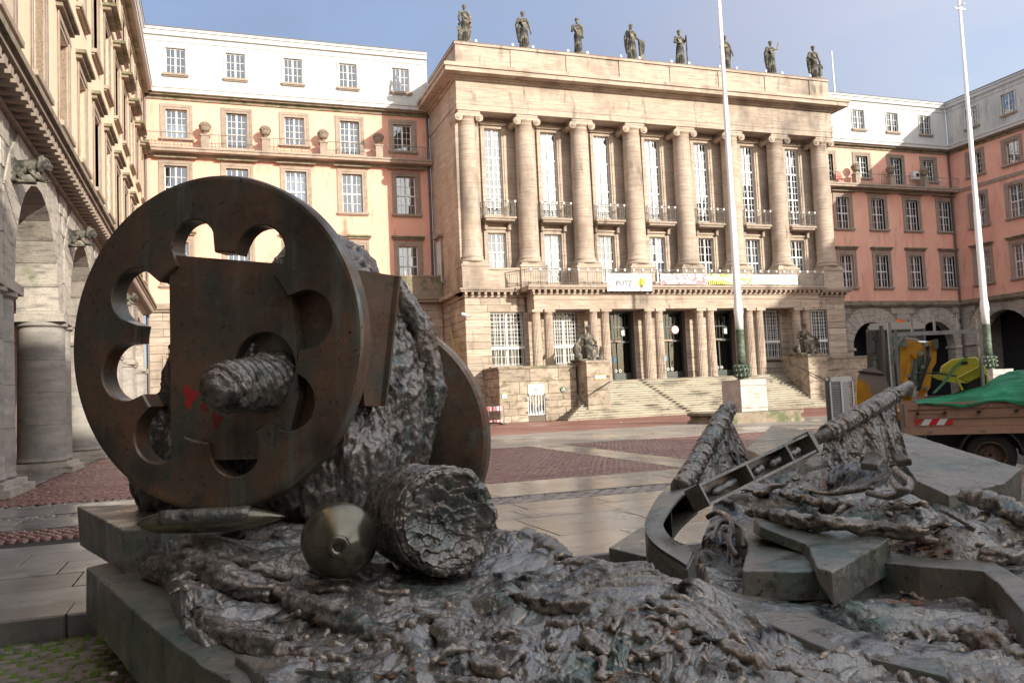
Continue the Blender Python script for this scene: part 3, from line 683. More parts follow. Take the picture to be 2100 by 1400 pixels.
# entablature: architrave, frieze, cornice, parapet
E_ = MB().box(X0 - .02, X1 + .02, -.02, 1.46, 20.92, 21.32).box(X0 - .05, X1 + .05, -.05, 7.5, 21.323, 21.55).box(X0, X1, 0, 7.5, 21.553, 22.95); E_.build('entablature', STONE, th)
MB().box(X0 + .7, X1 - .7, 1.461, 2.7, 20.93, 21.318).build('soffit', STONE, th)
MB().box(X0 - .15, X1 + .15, -.15, 7.5, 22.953, 23.08).box(X0 - .32, X1 + .32, -.32, 7.5, 23.083, 23.2).box(X0 - .95, X1 + .95, -.95, 7.5, 23.203, 23.50).box(X0 - 1.05, X1 + 1.05, -1.05, 7.5, 23.503, 23.72).box(X0 - .9, X1 + .9, -.9, 7.5, 23.723, 23.82).build('main_cornice', STONE, th)
P_ = MB().box(X0 + .12, X1 - .12, .12, 7.4, 23.823, 25.45); P_.build('attic_parapet', STONE, th)
for i, x in enumerate(kx):
    MB().box(x - 1.0 if i else X0 + .06, x + 1.0 if i < 7 else X1 - .06, .05, .119, 23.83, 25.40).build('parapet_pier', STONE, th)
MB().box(X0 + .0, X1 - .0, .0, 7.4, 25.453, 25.62).build('parapet_coping', STONE, th)
MB().box(X0 - .02, X1 + .02, -.02, 7.4, 25.623, 25.66).build('coping_flashing', mat('copper_flashing', (.16, .08, .06), .6), th)
# roof floodlights
fl = MB().box(-.07, .07, -.06, .06, .1, .26).box(-.02, .02, -.02, .02, 0, .1).mesh('roof_floodlight', WPAINT)
for i, x in enumerate(kx):
    for s_ in (-1, 1):
        if (i == 0 and s_ < 0) or (i == 7 and s_ > 0): continue
        thing('roof_floodlight', 'small white parapet floodlight at the %s foot of the %s statue from the left' % ('left' if s_ < 0 else 'right', ('first', 'second', 'third', 'fourth', 'fifth', 'sixth', 'seventh', 'eighth')[i]), 'floodlight', (x + s_ * .75, 53.2, 25.66), group='floodlights at the feet of the parapet statues', data=fl)

# -- ground storey of the main block
gh = [(bx[i] - (1.18 if i in (0, 6) else .95), bx[i] + (1.18 if i in (0, 6) else .95), 3.68, 7.27) for i in (0, 1, 5, 6)] + [(bx[i] - 1.1, bx[i] + 1.1, 2.45, 7.3) for i in (2, 3, 4)]
W = MB(); wall(W, X0 + .03, X1 - .03, 0, 8.2, gh, .03, .5); W.build('ground_core', JOINT, th)
blocks(th, X0, X1, .0, 8.25, .48, 1.35, 0, .5, gh + [(19.9, 42.3, 0, 2.45), (19.9, 42.3, 7.3, 8.3)], BLOCK, proud=.01)
blocks(th, -7.5, 0, 0, 8.25, .48, 1.5, 0, .3, (), BLOCK, SIDE)
MB().box(X0 + .31, X0 + .5, .51, 7.5, 0, 8.25).box(X1 - .5, X1 - .01, .51, 7.5, 0, 8.25).build('side_core', JOINT, th)
MB().box(X0 + .6, X1 - .6, 2.2, 2.4, 0, 8.5).build('ground_back_wall', ROOM, th)
MB().box(X0, X0 + .55, .5, 7.5, 8.252, 8.898).box(X1 - .55, X1, .5, 7.5, 8.252, 8.898).box(X0 - .08, X0 - .003, -.3, 7.5, 8.3, 8.42).box(X0 - .4, X0 - .003, -.3, 7.5, 8.6, 8.84).build('side_band', STONE, th)
# wide windows with white security lattice
for i in (0, 1, 5, 6):
    w_ = 2.36 if i in (0, 6) else 1.9; x = bx[i]
    put_window(th, x, 3.68, w_, 3.59, 6, ((0, 1.25, 2), (1.25, 3.59, 4)), y=.40, panes=False, sill=True, curtain=0, gl=GLASS_D)
    g = MB(); n = 10
    for j in range(n + 1): g.box(x - w_ / 2 + w_ * j / n - .013, x - w_ / 2 + w_ * j / n + .013, .10, .125, 3.7, 7.25)
    for j in range(9): z = 5.1 + 2.1 * j / 8; g.box(x - w_ / 2, x + w_ / 2, .126, .14, z - .012, z + .012)
    for j in range(3): z = 3.8 + 1.0 * j / 2; g.box(x - w_ / 2, x + w_ / 2, .126, .14, z - .012, z + .012)
    g.box(x - w_ / 2, x + w_ / 2, .09, .15, 4.84, 5.0)
    g.build('window_grille', WPAINT, th)
# doors
DOORM = mat('dark_green_door', (.028, .034, .030), .35, .2)
for i in (2, 3, 4):
    x = bx[i]; d = MB()
    d.box(x - 1.1, x + 1.1, .50, .56, 5.1, 5.22).box(x - 1.1, x - 1.0, .5, .6, 2.45, 7.3).box(x + 1.0, x + 1.1, .5, .6, 2.45, 7.3).box(x - .04, x + .04, .5, .58, 2.45, 5.1).box(x - 1.0, x + 1.0, .5, .6, 7.15, 7.3)
    d.box(x - 1.0, x - .04, .5, .58, 2.45, 2.95).box(x + .04, x + 1.0, .5, .58, 2.45, 2.95).box(x - 1, x + 1, .5, .58, 6.15, 6.22)
    dd = d.build('entrance_door', DOORM, th)
    for k in range(15): MB().box(x - .95 + .135 * k - .012, x - .95 + .135 * k + .012, .52, .54, 5.22, 7.15).build('bar', DOORM, dd) if k % 2 == 0 else None
    MB().box(x - 1.0, x + 1.0, .59, .60, 2.95, 7.15).build('door_glass', GLASS_D, dd)
    MB().box(x - 1.1, x + .15, .28, .44, 5.13, 5.25).build('door_lintel', TRIM, dd)
    st = MB(); st.prism([(x - .52 + .26 * math.cos(a * math.pi / 12), 3.92 + .26 * math.sin(a * math.pi / 12)) for a in range(24)], .455, .47)
    st.build('blue_sticker', mat('sticker_blue', (.06, .22, .38), .5) if i == 2 else bpy.data.materials['sticker_blue'], dd)
    for k in (0, 1):
        q = MB()
        for a in range(12):
            a0, a1 = a * math.pi / 6, (a + 1) * math.pi / 6; cx_, cz_ = x - .25 + k * .33, 3.13
            q.add([(cx_ + r_ * math.cos(t), .45, cz_ + r_ * math.sin(t)) for t in (a0, a1) for r_ in (.07, .11)], [(0, 1, 3, 2)])
        q.build('ring_sticker', WPAINT, dd)
# reveals between portico bays: dark brown block piers standing behind the doric pairs are the ground_storey blocks
# -- portico
PX0, PX1 = 20.05, 42.9
kp = kx[1:7]
MB().box(PX0, PX1, -1.4, -.001, 7.30, 8.28).build('portico_entablature', STONE, th)
MB().box(PX0 - .05, PX1 + .05, -1.45, -1.401, 7.95, 8.06).build('portico_string', STONE, th)
flute = lambda a, z: 1 - .055 * abs(math.cos(a * 10)) ** .6 if True else 1
for x in kp:
    for s_ in (-1, 1):
        xx = x + s_ * .44
        prof = [(.36, 2.45), (.36, 2.52)] + [(.335 - .045 * t / 8, 2.521 + (7.0 - 2.52) * t / 8) for t in range(9)]
        c = MB().lathe(prof, (xx, -1.02, 0), 80, fn=lambda a, z: 1 - .09 * (abs(math.sin(a * 10)) ** .5)).build('fluted_column', STONE, th)
        MB().lathe([(.29, 7.0), (.36, 7.12)], (xx, -1.02, 0), 24).box(xx - .38, xx + .38, -1.40, -.64, 7.123, 7.298).build('capital', STONE, c)
# balcony deck above portico and cornice bands
def modill(mb, x0, x1, y0, y1, z0, z1, sp=.42):
    n = int((x1 - x0) / sp)
    for i in range(n + 1):
        x = x0 + (x1 - x0) * i / n; mb.box(x - .08, x + .08, y0, y1, z0, z1)
MB().box(X0 - .35, 19.5, -.45, 1.5, 8.60, 8.72).box(X0 - .42, 19.5, -.52, 1.5, 8.723, 8.85).box(43.4, X1 + .35, -.45, 1.5, 8.60, 8.72).box(43.4, X1 + .42, -.52, 1.5, 8.723, 8.85).build('band_cornice', TRIM, th)
MB().box(19.503, 43.397, -1.85, 1.5, 8.58, 8.70).box(19.503, 43.397, -1.95, 1.5, 8.703, 8.86).build('balcony_deck', TRIM, th)
MB().box(X0 - .05, PX0 - .003, -.08, .5, 8.283, 8.40).box(PX1 + .003, X1 + .05, -.08, .5, 8.283, 8.40).box(PX0 - .08, PX1 + .08, -1.5, 0, 8.283, 8.40).box(X0, X1, 0, 1.5, 8.26, 8.6).box(PX0, PX1, -1.40, -.003, 8.403, 8.577).build('bed_mould', STONE, th)
mo = MB(); modill(mo, X0, 19.3, -.42, 0, 8.403, 8.597); modill(mo, 43.6, X1, -.42, 0, 8.403, 8.597); modill(mo, 19.9, 43.1, -1.8, -1.4, 8.403, 8.577)
mo.build('modillion', TRIM, th, kind='stuff')
rail(th, [(18.5, .35), (19.75, -1.78), (43.1, -1.78), (44.3, .35)], 8.86, 1.08, .17, .68, knobs=True)
kb = MB()
for j in range(35):
    x = 19.75 + 23.35 * j / 34; kb.box(x - .055, x + .055, -1.84, -1.74, 9.84, 10.0)
kb.build('rail_knob', WPAINT, th, kind='stuff')
# platform, terraces and steps
MB().box(PX0 - .1, PX1 + .1, -1.5, .5, 0, 2.445).build('platform', TRIM, th)
STEPM = mat('step_stone', (.37, .33, .26), .8, layers=[((.43, .39, .30), .8, .45, .65, (.4, 1, 1)), ((.14, .12, .09), 1.3, .50, .66, (.35, 1, 1)), ((.09, .08, .065), 2.6, .60, .68, (.6, 1, 4))], bump=[(20, .3, .01)], tint=.10)
st = thing('entrance_steps', 'broad flight of sixteen worn cream stone steps below the entrance doors', 'steps', (0, 0, 0))
YB, YT, NS = 47.9, 51.55, 16
for j in range(NS):
    z0, z1 = 2.44 * j / NS, 2.44 * (j + 1) / NS; y0 = YB + (YT - YB) * j / NS
    xa, xb = 22.0 - .0 * j, 40.9
    if j < 6: xa = 21.9 - .28 * (5 - j); 
    if j < 6: xb = 40.95
    rs = random.Random(j); x = xa
    while x < xb - .01:
        x2 = min(xb, x + rs.uniform(1.5, 3.6)); x2 = xb if xb - x2 < .8 else x2
        q = rs.uniform(-.006, .006); MB().cbox(x + .003, x2 - .003, y0 + q - .035, y0 + .55, z1 - .05, z1, .012).box(x + .003, x2 - .003, y0 + .05, y0 + .5, max(0, z0 - .02), z1 - .051).build('step_stone', STEPM, st)
        x = x2
# terrace walls left and right of the steps
TERM = mat('terrace_stone', (.33, .27, .205), .9, layers=[((.42, .35, .27), 1.0, .45, .65), ((.17, .14, .095), 1.4, .50, .66, (1, 1, 1.8)), ((.08, .07, .055), 1.1, .58, .70, (.7, 1, 3)), ((.12, .13, .06), 2.4, .62, .72, (1, 1, 2))], bump=[(9, .6, .04), (40, .4, .012)], tint=.17)
for k, (xa, xb, lab) in enumerate(((16.83, 22.1, 'weathered stone terrace wall with a barred cellar window left of the entrance steps'), (40.9, 46.4, 'shaded stone terrace wall right of the entrance steps'))):
    tw = thing('terrace_wall', lab, 'wall', (0, 50.0, 0), group='terrace walls flanking the entrance steps')
    hole = [(18.7, 19.85, .38, 1.72)] if k == 0 else []
    blocks(tw, xa, xb, 0, 1.74, .42, 1.1, 0, .3, hole, TERM, proud=.02); blocks(tw, xa, xb, 1.74, 3.36, .8, 1.7, -.01, .3, hole, TERM, proud=.01)
    W = MB(); wall(W, xa, xb, 0, 3.36, hole, .04, .4); W.build('core', JOINT, tw)
    S = Matrix.Translation((xa if k == 0 else xb, 0, 0)) @ Matrix.Rotation(R(-90 if k == 0 else 90), 4, 'Z')
    if k == 0: blocks(tw, -2.98, 0, 0, 3.36, .6, 1.3, 0, .25, (), TERM, S)
    else: blocks(tw, 0, 2.98, 0, 3.36, .6, 1.3, 0, .25, (), TERM, S)
    MB().box(xa + .25, xb - .25, .3, 3.0, 0, 3.3).build('fill', JOINT, tw)
    MB().box(xa - .06, xb + .0, -.07, 3.0, 3.363, 3.52).build('coping', LEDGE, tw)
    if k == 0:
        b = MB()
        for i in range(6): b.tube([(18.8 + .19 * i, -.12, .42), (18.8 + .19 * i, -.12, 1.62), (18.8 + .19 * i, -.18, 1.78)], .022, 5)
        for z in (.62, 1.38): b.tube([(18.55, -.12, z), (20.0, -.12, z)], .022, 5)
        b.build('window_bars', GALV, tw); MB().box(18.75, 19.8, .2, .22, .4, 1.7).build('window_pane', GLASS, tw)
        MB().box(18.72, 19.83, .16, .3, .4, .5).box(18.72, 18.80, .16, .3, .5, 1.7).box(19.2, 19.3, .16, .3, .5, 1.7).build('window_frame', WPAINT, tw)
# statue pedestals
for k, (xa, xb, lab) in enumerate(((22.25, 23.85, 'tall stone pedestal left of the steps carrying a seated woman'), (39.25, 40.85, 'tall stone pedestal right of the steps carrying a seated man'))):
    pd = thing('statue_pedestal', lab, 'pedestal', (0, 48.7, 0), group='pedestals flanking the entrance steps')
    blocks(pd, xa, xb, 0.0, 3.55, .9, 2.0, 0, .9, (), TERM, proud=.005)
    MB().cbox(xa + .01, xb - .01, .9, 2.9, 0, 3.55, .03).build('pedestal_body', TERM, pd)
    MB().box(xa - .04, xb + .04, -.05, 2.9, 3.553, 3.70).build('top_slab', TERM, pd)
# ================================================================ GROUND
def tile(x0, x1, y0, y1, z, h=.06, c=.008, mb=None):
    mb = mb or MB()
    return mb.add([(x0 + c, y0 + c, z), (x1 - c, y0 + c, z), (x1 - c, y1 - c, z), (x0 + c, y1 - c, z), (x0, y0, z - c), (x1, y0, z - c), (x1, y1, z - c), (x0, y1, z - c),
                   (x0, y0, z - h), (x1, y0, z - h), (x1, y1, z - h), (x0, y1, z - h)],
                  [(0, 1, 2, 3), (4, 5, 1, 0), (5, 6, 2, 1), (6, 7, 3, 2), (7, 4, 0, 3), (8, 9, 5, 4), (9, 10, 6, 5), (10, 11, 7, 6), (11, 8, 4, 7)])
SLABM = mat('wet_paving_slab', (.19, .178, .168), .35, layers=[((.26, .245, .23), 1.2, .45, .65), ((.10, .093, .088), 2.6, .52, .72), ((.07, .062, .058), 16, .62, .74)], bump=[(45, .35, .006), (5, .15, .02)], rrange=(.05, .32, .55), tint=.16, spec=.6)
SLABF = mat('dry_paving_slab', (.27, .24, .21), .6, layers=[((.34, .305, .26), .6, .45, .65), ((.16, .14, .125), 1.6, .52, .72)], bump=[(30, .3, .006)], rrange=(.14, .5, .25), tint=.10)
REDM = mat('red_cobble', (.16, .066, .055), .4, layers=[((.21, .095, .078), 2.0, .45, .6), ((.10, .052, .048), 6.0, .5, .66), ((.16, .12, .11), 9, .58, .7)], bump=[(60, .4, .006)], rrange=(.07, .38, .5), tint=.22, spec=.6)
REDF = mat('red_cobble_field', (.25, .10, .078), .6, layers=[((.22, .095, .075), 14, .45, .62), ((.37, .17, .13), .5, .5, .7), ((.10, .05, .045), 9, .58, .66, (1, 1, 1), 8)], bump=[(14, .7, .02)], rrange=(.35, .65, .4))
GREYC = mat('grey_cobble', (.17, .155, .145), .35, layers=[((.26, .245, .225), 3, .5, .65), ((.08, .072, .066), 7, .52, .68)], bump=[(40, .4, .008)], rrange=(.08, .4, .6), tint=.22, spec=.6)
MOSSC = mat('mossy_cobble', (.30, .25, .21), .6, layers=[((.40, .35, .30), 5, .48, .64), ((.15, .125, .105), 9, .5, .68), ((.12, .15, .04), 8, .58, .68)], bump=[(30, .7, .012), (90, .4, .004)], tint=.2)
SOIL = mat('joint_soil', (.028, .024, .021), .9, bump=[(40, .5, .01)])
MOSS = mat('moss', (.14, .22, .03), .95, layers=[((.24, .32, .05), 14, .5, .65), ((.10, .09, .06), 5, .50, .60)], bump=[(120, .9, .01)])

plaza = MB(); plaza.box(-150, 150, 7.40, 160, -.4, -.045)
pz = plaza.build('ground', SOIL, kind='structure')
lo = MB().box(-150, 150, -150, 7.399, -.5, -.215).build('ground', SOIL, kind='structure')
pav = obj('paving', None, None, kind='structure')
def slabs(x0, x1, y0, y1, rowh, ln, m_, seed, name='paving_slab', keep=lambda x, y: True, zj=.004):
    rs = random.Random(seed); n = max(1, round((y1 - y0) / rowh)); rh = (y1 - y0) / n
    for j in range(n):
        x = x0 - rs.uniform(0, ln)
        while x < x1:
            l_ = ln * rs.uniform(.75, 1.35)
            a, b = max(x, x0), min(x + l_, x1)
            if b - a > .1 and keep((a + b) / 2, y0 + (j + .5) * rh):
                tile(a + .009, b - .009, y0 + j * rh + .010, y0 + (j + 1) * rh - .010, rs.uniform(-zj, 0), c=.004).build(name, m_, pav)
            x += l_
slabs(-5.5, 13, 7.86, 11.6, .75, 1.25, SLABM, 3)
slabs(1.0, 13, 12.48, 14.6, .70, 1.3, SLABM, 4)
slabs(-5.5, .9, 13.42, 14.68, .63, 1.1, SLABM, 5); slabs(-5.5, .9, 15.25, 16.72, .73, 1.2, SLABM, 6)
slabs(-5.4, -3.95, 17.3, 60, 1.2, 1.45, SLABM, 7, 'edging_slab')
slabs(8.0, 30, 25.0, 33.8, .8, 1.6, SLABF, 8)
rs = random.Random(5); x = -8.0
while x < 14:
    l_ = rs.uniform(.95, 1.25); MB().cbox(x + .004, x + l_ - .004, 7.36 + rs.uniform(-.004, .004), 7.85, -.22, .012, .014).build('kerb_stone', SLABM, pav); x += l_
def cobbles(x0, x1, y0, y1, sx, sy, z, m_, seed, nind, keep=lambda x, y: True, name='cobble', jit=.012, dome=.012):
    rs = np.random.RandomState(seed); ny = int((y1 - y0) / sy); C_ = []
    for j in range(ny):
        nx = int((x1 - x0) / sx); off = (j % 2) * .5 * sx
        for i in range(nx):
            cx_, cy_ = x0 + off + (i + .5) * sx, y0 + (j + .5) * sy
            if keep(cx_, cy_): C_.append((cx_, cy_))
    C_ = np.array(C_); n = len(C_)
    if n == 0: return
    C_ += rs.uniform(-jit, jit, (n, 2)); d = np.hypot(C_[:, 0], C_[:, 1]); C_ = C_[np.argsort(d)]
    W_ = sx / 2 * rs.uniform(.86, .97, n); D_ = sy / 2 * rs.uniform(.82, .95, n); Z_ = z + rs.uniform(-.008, .004, n)
    def one(w, d_, i):
        c = .25; q = rs.uniform(-.1, .1, (4, 2)) * min(w, d_)
        B = np.array([(-w, -d_), (w, -d_), (w, d_), (-w, d_)]); T = B * (1 - c)
        V = [(B[k][0] + q[k][0], B[k][1] + q[k][1], -dome * 1.6) for k in range(4)] + [(T[k][0] + q[k][0], T[k][1] + q[k][1], -dome * .25) for k in range(4)] + [(0, 0, 0)]
        V += [(B[k][0] + q[k][0], B[k][1] + q[k][1], -.05) for k in range(4)]
        return V
    Fq = [(0, 1, 5, 4), (1, 2, 6, 5), (2, 3, 7, 6), (3, 0, 4, 7), (9, 10, 1, 0), (10, 11, 2, 1), (11, 12, 3, 2), (12, 9, 0, 3)]; Ft = [(4, 5, 8), (5, 6, 8), (6, 7, 8), (7, 4, 8)]
    prot = [MB().add(one(sx / 2 * .92, sy / 2 * .90, k), Fq + Ft).mesh(name, m_, True) for k in range(6)]
    for k in range(min(nind, n)):
        obj(name, prot[k % 6], pav, (C_[k][0], C_[k][1], Z_[k]), (rs.uniform(-.03, .03), rs.uniform(-.03, .03), rs.uniform(-.06, .06)))
    if n > nind:
        V = []; F = []
        for k in range(nind, n):
            o_ = len(V); V += [(v[0] + C_[k][0], v[1] + C_[k][1], v[2] + Z_[k]) for v in one(W_[k], D_[k], k)]
            F += [(a + o_, b + o_, c + o_, d_ + o_) for a, b, c, d_ in Fq[:4]] + [(a + o_, b + o_, c + o_, c + o_) for a, b, c in Ft]
        F = [tuple(dict.fromkeys(f)) for f in F]
        me = bpy.data.meshes.new('cobble_field'); me.from_pydata(V, [], F); me.materials.append(m_); me.polygons.foreach_set('use_smooth', [True] * len(F))
        obj('cobble_field', me, pav, kind='stuff')
cobbles_fix = True
strip = lambda x, y: abs(x - (9.3 + (y - 16) * .06)) > .55
cobbles(-4.6, .9, 4.4, 7.33, .175, .125, -.15, MOSSC, 11, 300, name='mossy_cobble', dome=.02)
cobbles(1.0, 11, 11.66, 12.44, .24, .155, .0, GREYC, 12, 160, name='grey_cobble', dome=.02)
cobbles(-5.5, .9, 14.72, 15.22, .24, .165, .0, GREYC, 13, 50, name='grey_cobble'); cobbles(-5.5, .9, 16.76, 17.24, .24, .16, .0, GREYC, 14, 50, name='grey_cobble')
cobbles(-5.5, .9, 12.3, 13.36, .13, .13, .0, REDM, 15, 60, name='red_cobble')
cobbles(-3.9, 2.0, 17.3, 36, .14, .14, .0, REDM, 16, 60, lambda x, y: True, name='red_cobble')
cobbles(2.0, 21, 14.68, 24.9, .14, .14, .0, REDM, 17, 150, strip, name='red_cobble')
cobbles(.95, 2.0, 14.68, 17.25, .14, .14, .0, REDM, 18, 0, name='red_cobble')
rs = random.Random(9); y = 14.66
while y < 24.8:
    l_ = rs.uniform(.7, 1.1); xm = 9.3 + (y + l_ / 2 - 16) * .06
    tile(xm - .53, xm - .01, y + .005, y + l_ - .005, 0).build('strip_slab', SLABM, pav); tile(xm + .01, xm + .53, y + .005, y + l_ - .005, -.003).build('strip_slab', SLABM, pav); y += l_
MB().box(-4, 1.5, 36, 60, -.05, -.006).box(1.5, 8, 25, 60, -.05, -.006).box(8, 60, 33.9, 60, -.05, -.006).build('red_paving', REDF, pav)
MB().box(21, 60, 7.4, 24.9, -.05, -.006).box(30.2, 60, 25, 33.8, -.05, -.008).build('grey_paving', SLABF, pav)
MB().box(-60, -5.5, 7.4, 60, -.05, -.008).build('arcade_floor', SLABM, pav)
# moss in the joints
n = 150; xs = np.linspace(-4.7, -.2, n); ys_ = np.linspace(4.3, 7.34, n); X_, Y_ = np.meshgrid(xs, ys_)
Z_ = -.166 + .012 * fbm(X_ * 6, Y_ * 6, .3, 4) + .006 * pn(X_ * 30, Y_ * 30)
idx = np.arange(n * n).reshape(n, n)
obj('moss', npmesh('moss', np.stack([X_, Y_, Z_], -1).reshape(-1, 3), np.stack([idx[:-1, :-1], idx[:-1, 1:], idx[1:, 1:], idx[1:, :-1]], -1).reshape(-1, 4), MOSS), kind='stuff')
rs = np.random.RandomState(4); g = MB()
for k in range(1500):
    x, y = rs.uniform(-2.6, -.3), rs.uniform(4.8, 7.3)
    if pn(x * 1.1 + 3, y * 1.1) < -.05: continue
    jx = round((x + 4.6) / .175) * .175 - 4.6 if rs.rand() < .5 else x; jy = y if jx != x else round((y - 4.4) / .125) * .125 + 4.4
    for b in range(5):
        a = rs.uniform(0, 6.28); h = rs.uniform(.008, .03); r_ = .008
        px_, py_ = jx + rs.normal() * .008, jy + rs.normal() * .008
        g.add([(px_ - .002, py_, -.16), (px_ + .002, py_, -.16), (px_ + math.cos(a) * r_, py_ + math.sin(a) * r_, -.155 + h)], [(0, 1, 2)])
g.build('grass', mat('grass_blade', (.18, .34, .05), .8, layers=[((.30, .36, .08), 9, .5, .6)]), kind='stuff')
# fallen leaves
LEAF = mat('brown_leaf', (.20, .075, .03), .8, tint=.4)
lf = MB().add([(0, -.03, .002), (.02, 0, .006), (.006, .035, .01), (-.018, .005, .004)], [(0, 1, 2, 3)]).mesh('fallen_leaf', LEAF)

# ================================================================ OBJECTS: square
PATINA = mat('green_patina', (.11, .15, .11), .6, .3, layers=[((.20, .24, .17), 6, .5, .62), ((.05, .06, .045), 9, .48, .66)], bump=[(30, .8, .02)])
POLEW = mat('white_pole_paint', (.80, .80, .79), .35)
PEDM = mat('pink_granite', (.40, .345, .315), .45, layers=[((.52, .47, .44), 2.5, .5, .65), ((.22, .15, .12), 1.4, .56, .72, (1, 1, 2))], bump=[(60, .15, .004)])
for k, (fx, fy, H_, lab, labp) in enumerate(((22.72, 32.75, 24.5, 'tall white flagpole in front of the columned town hall, rising out of the picture', 'pale stone block on a weathered bench base carrying the flagpole before the steps'),
                                 (36.9, 32.1, 21.2, 'tall white flagpole with a cross shaped tip beside the truck', 'pale stone block carrying the flagpole behind the truck'))):
    pb = thing('flagpole_pedestal', labp, 'pedestal', (fx, fy, 0), group='flagpole pedestals')
    MB().box(-1.95, 1.85, -1.75, 1.75, 0, .12).prism([(-1.85, .12), (-1.80, .28), (-1.98, .36), (-1.98, .46), (1.88, .46), (1.88, .36), (1.70, .28), (1.75, .12)], -1.7, 1.7).build('bench_base', LEDGE, pb)
    MB().cbox(-.66, .72, -.75, .72, .463, 1.9, .015).build('block', PEDM, pb)
    MB().box(-.67, .73, -.756, -.74, .62, .64).box(-.67, .73, -.756, -.74, 1.62, 1.64).build('groove', JOINT, pb)
    fp = thing('flagpole', lab, 'flagpole', (fx, fy, 1.9), group='white flagpoles on pedestals')
    rs = random.Random(k); o_ = MB()
    o_.lathe([(.30, 0), (.22, .06), (.20, .2), (.30, .32), (.33, .5), (.24, .62), (.19, .7)], (0, 0, 0), 18)
    for a in range(12):
        for zz in (.12, .34, .52):
            an = a * math.pi / 6 + zz * 2; o_.tube([(.24 * math.cos(an), .24 * math.sin(an), zz), (.37 * math.cos(an), .37 * math.sin(an), zz + .09), (.30 * math.cos(an), .30 * math.sin(an), zz + .18)], [.05, .06, .015], 5)
    o_.build('leaf_ornament', PATINA, fp, smooth=True)
    MB().lathe([(.19, .68), (.195, 1.3), (.19, 2.22), (.205, 2.24), (.205, 2.3)], (0, 0, 0), 20).build('sleeve', PATINA, fp, smooth=True)
    MB().lathe([(.175, 2.3), (.19, 2.9), (.215, 3.1), (.20, 3.35), (.165, 3.6), (.15, 8), (.145, 8.02), (.13, 8.1), (.115, 13), (.10, 13.1), (.075, H_ - 1.9)], (0, 0, 0), 20).build('pole', POLEW, fp, smooth=True)
    MB().box(-.36, .36, -.03, .03, H_ - 2.5, H_ - 2.42).box(-.03, .03, -.30, .30, H_ - 2.35, H_ - 2.28).lathe([(.03, H_ - 1.9), (.12, H_ - 1.8), (.05, H_ - 1.5), (.01, H_ - 1.1)], (0, 0, 0), 10).build('finial', POLEW, fp)

# ---------------------------------------------------------------- stone figures
STAT = mat('statue_stone', (.12, .108, .085), .9, layers=[((.26, .235, .19), 2.6, .50, .60), ((.028, .026, .021), 2.2, .46, .58), ((.10, .08, .03), 5, .60, .68)], bump=[(16, .6, .02), (50, .4, .008)])
def lerp(a, b, t): return tuple(a[i] + (b[i] - a[i]) * t for i in range(3))
def limb(mb, pts, rad, seg=10):
    P = []; Rr = []
    for i in range(len(pts) - 1):
        for k in range(5): P.append(lerp(pts[i], pts[i + 1], k / 5)); Rr.append(rad[i] + (rad[i + 1] - rad[i]) * k / 5)
    P.append(pts[-1]); Rr.append(rad[-1]); mb.tube(P, Rr, seg)
    for p, r_ in zip(pts, rad): mb.ball(p, r_, 10, 6)
def hand(mb, p, d, s=1.0):
    """a palm with four curled fingers and a thumb"""
    d = Vector(d).normalized(); sd_ = d.cross(Vector((0, 0, 1))); sd_ = sd_.normalized() if sd_.length > .1 else Vector((1, 0, 0)); up = sd_.cross(d)
    p = Vector(p); mb.ball(tuple(p + d * .04 * s), (.04 * s, .04 * s, .045 * s), 8, 6)
    for i in range(4):
        q = p + d * .06 * s + sd_ * (i - 1.5) * .021 * s; l_ = (.055, .065, .062, .045)[i] * s
        mb.tube([tuple(q), tuple(q + d * l_ * .6), tuple(q + d * l_ - up * .02 * s)], [.012 * s, .011 * s, .009 * s], 6)
    q = p + d * .02 * s + sd_ * .04 * s; mb.tube([tuple(q), tuple(q + sd_ * .02 * s + d * .04 * s)], [.013 * s, .010 * s], 6)
def head(mb, c, tilt=(0, 0), beard=False, cap=False, s=1.0):
    x, y, z = c
    mb.ball(c, (.082 * s, .098 * s, .118 * s), 14, 10); mb.ball((x, y - .02, z - .06 * s), (.06 * s, .075 * s, .06 * s), 10, 8)
    mb.tube([(x, y - .095 * s, z + .03 * s), (x, y - .122 * s, z - .018 * s)], [.012 * s, .02 * s], 6)          # nose
    mb.tube([(x - .03 * s, y - .088 * s, z - .052 * s), (x + .03 * s, y - .088 * s, z - .052 * s)], .012 * s, 6)   # mouth
    mb.tube([(x - .055 * s, y - .08 * s, z + .04 * s), (x + .055 * s, y - .08 * s, z + .04 * s)], .014 * s, 6)     # brow
    for sx in (-1, 1): mb.ball((x + sx * .082 * s, y, z), (.014 * s, .022 * s, .032 * s), 6, 6)
    for i in range(16):
        a = i * 2.4; u = .25 + .75 * i / 16; r_ = .09 * math.sqrt(max(0, 1 - (u * .8) ** 2)); mb.ball((x + r_ * math.cos(a) * s, y + .015 + abs(r_) * math.sin(a) * s, z + (.03 + .09 * u) * s), .032 * s, 6, 5)
    if beard:
        for i in range(7): mb.ball((x + (i - 3) * .016 * s, y - .075 * s, z - (.085 + .035 * (3 - abs(i - 3)) / 3) * s), .03 * s, 6, 5)
    if cap: mb.lathe([(.10 * s, 0), (.115 * s, .01), (.10 * s, .06 * s), (.05 * s, .10 * s)], (x, y, z + .05 * s), 12)
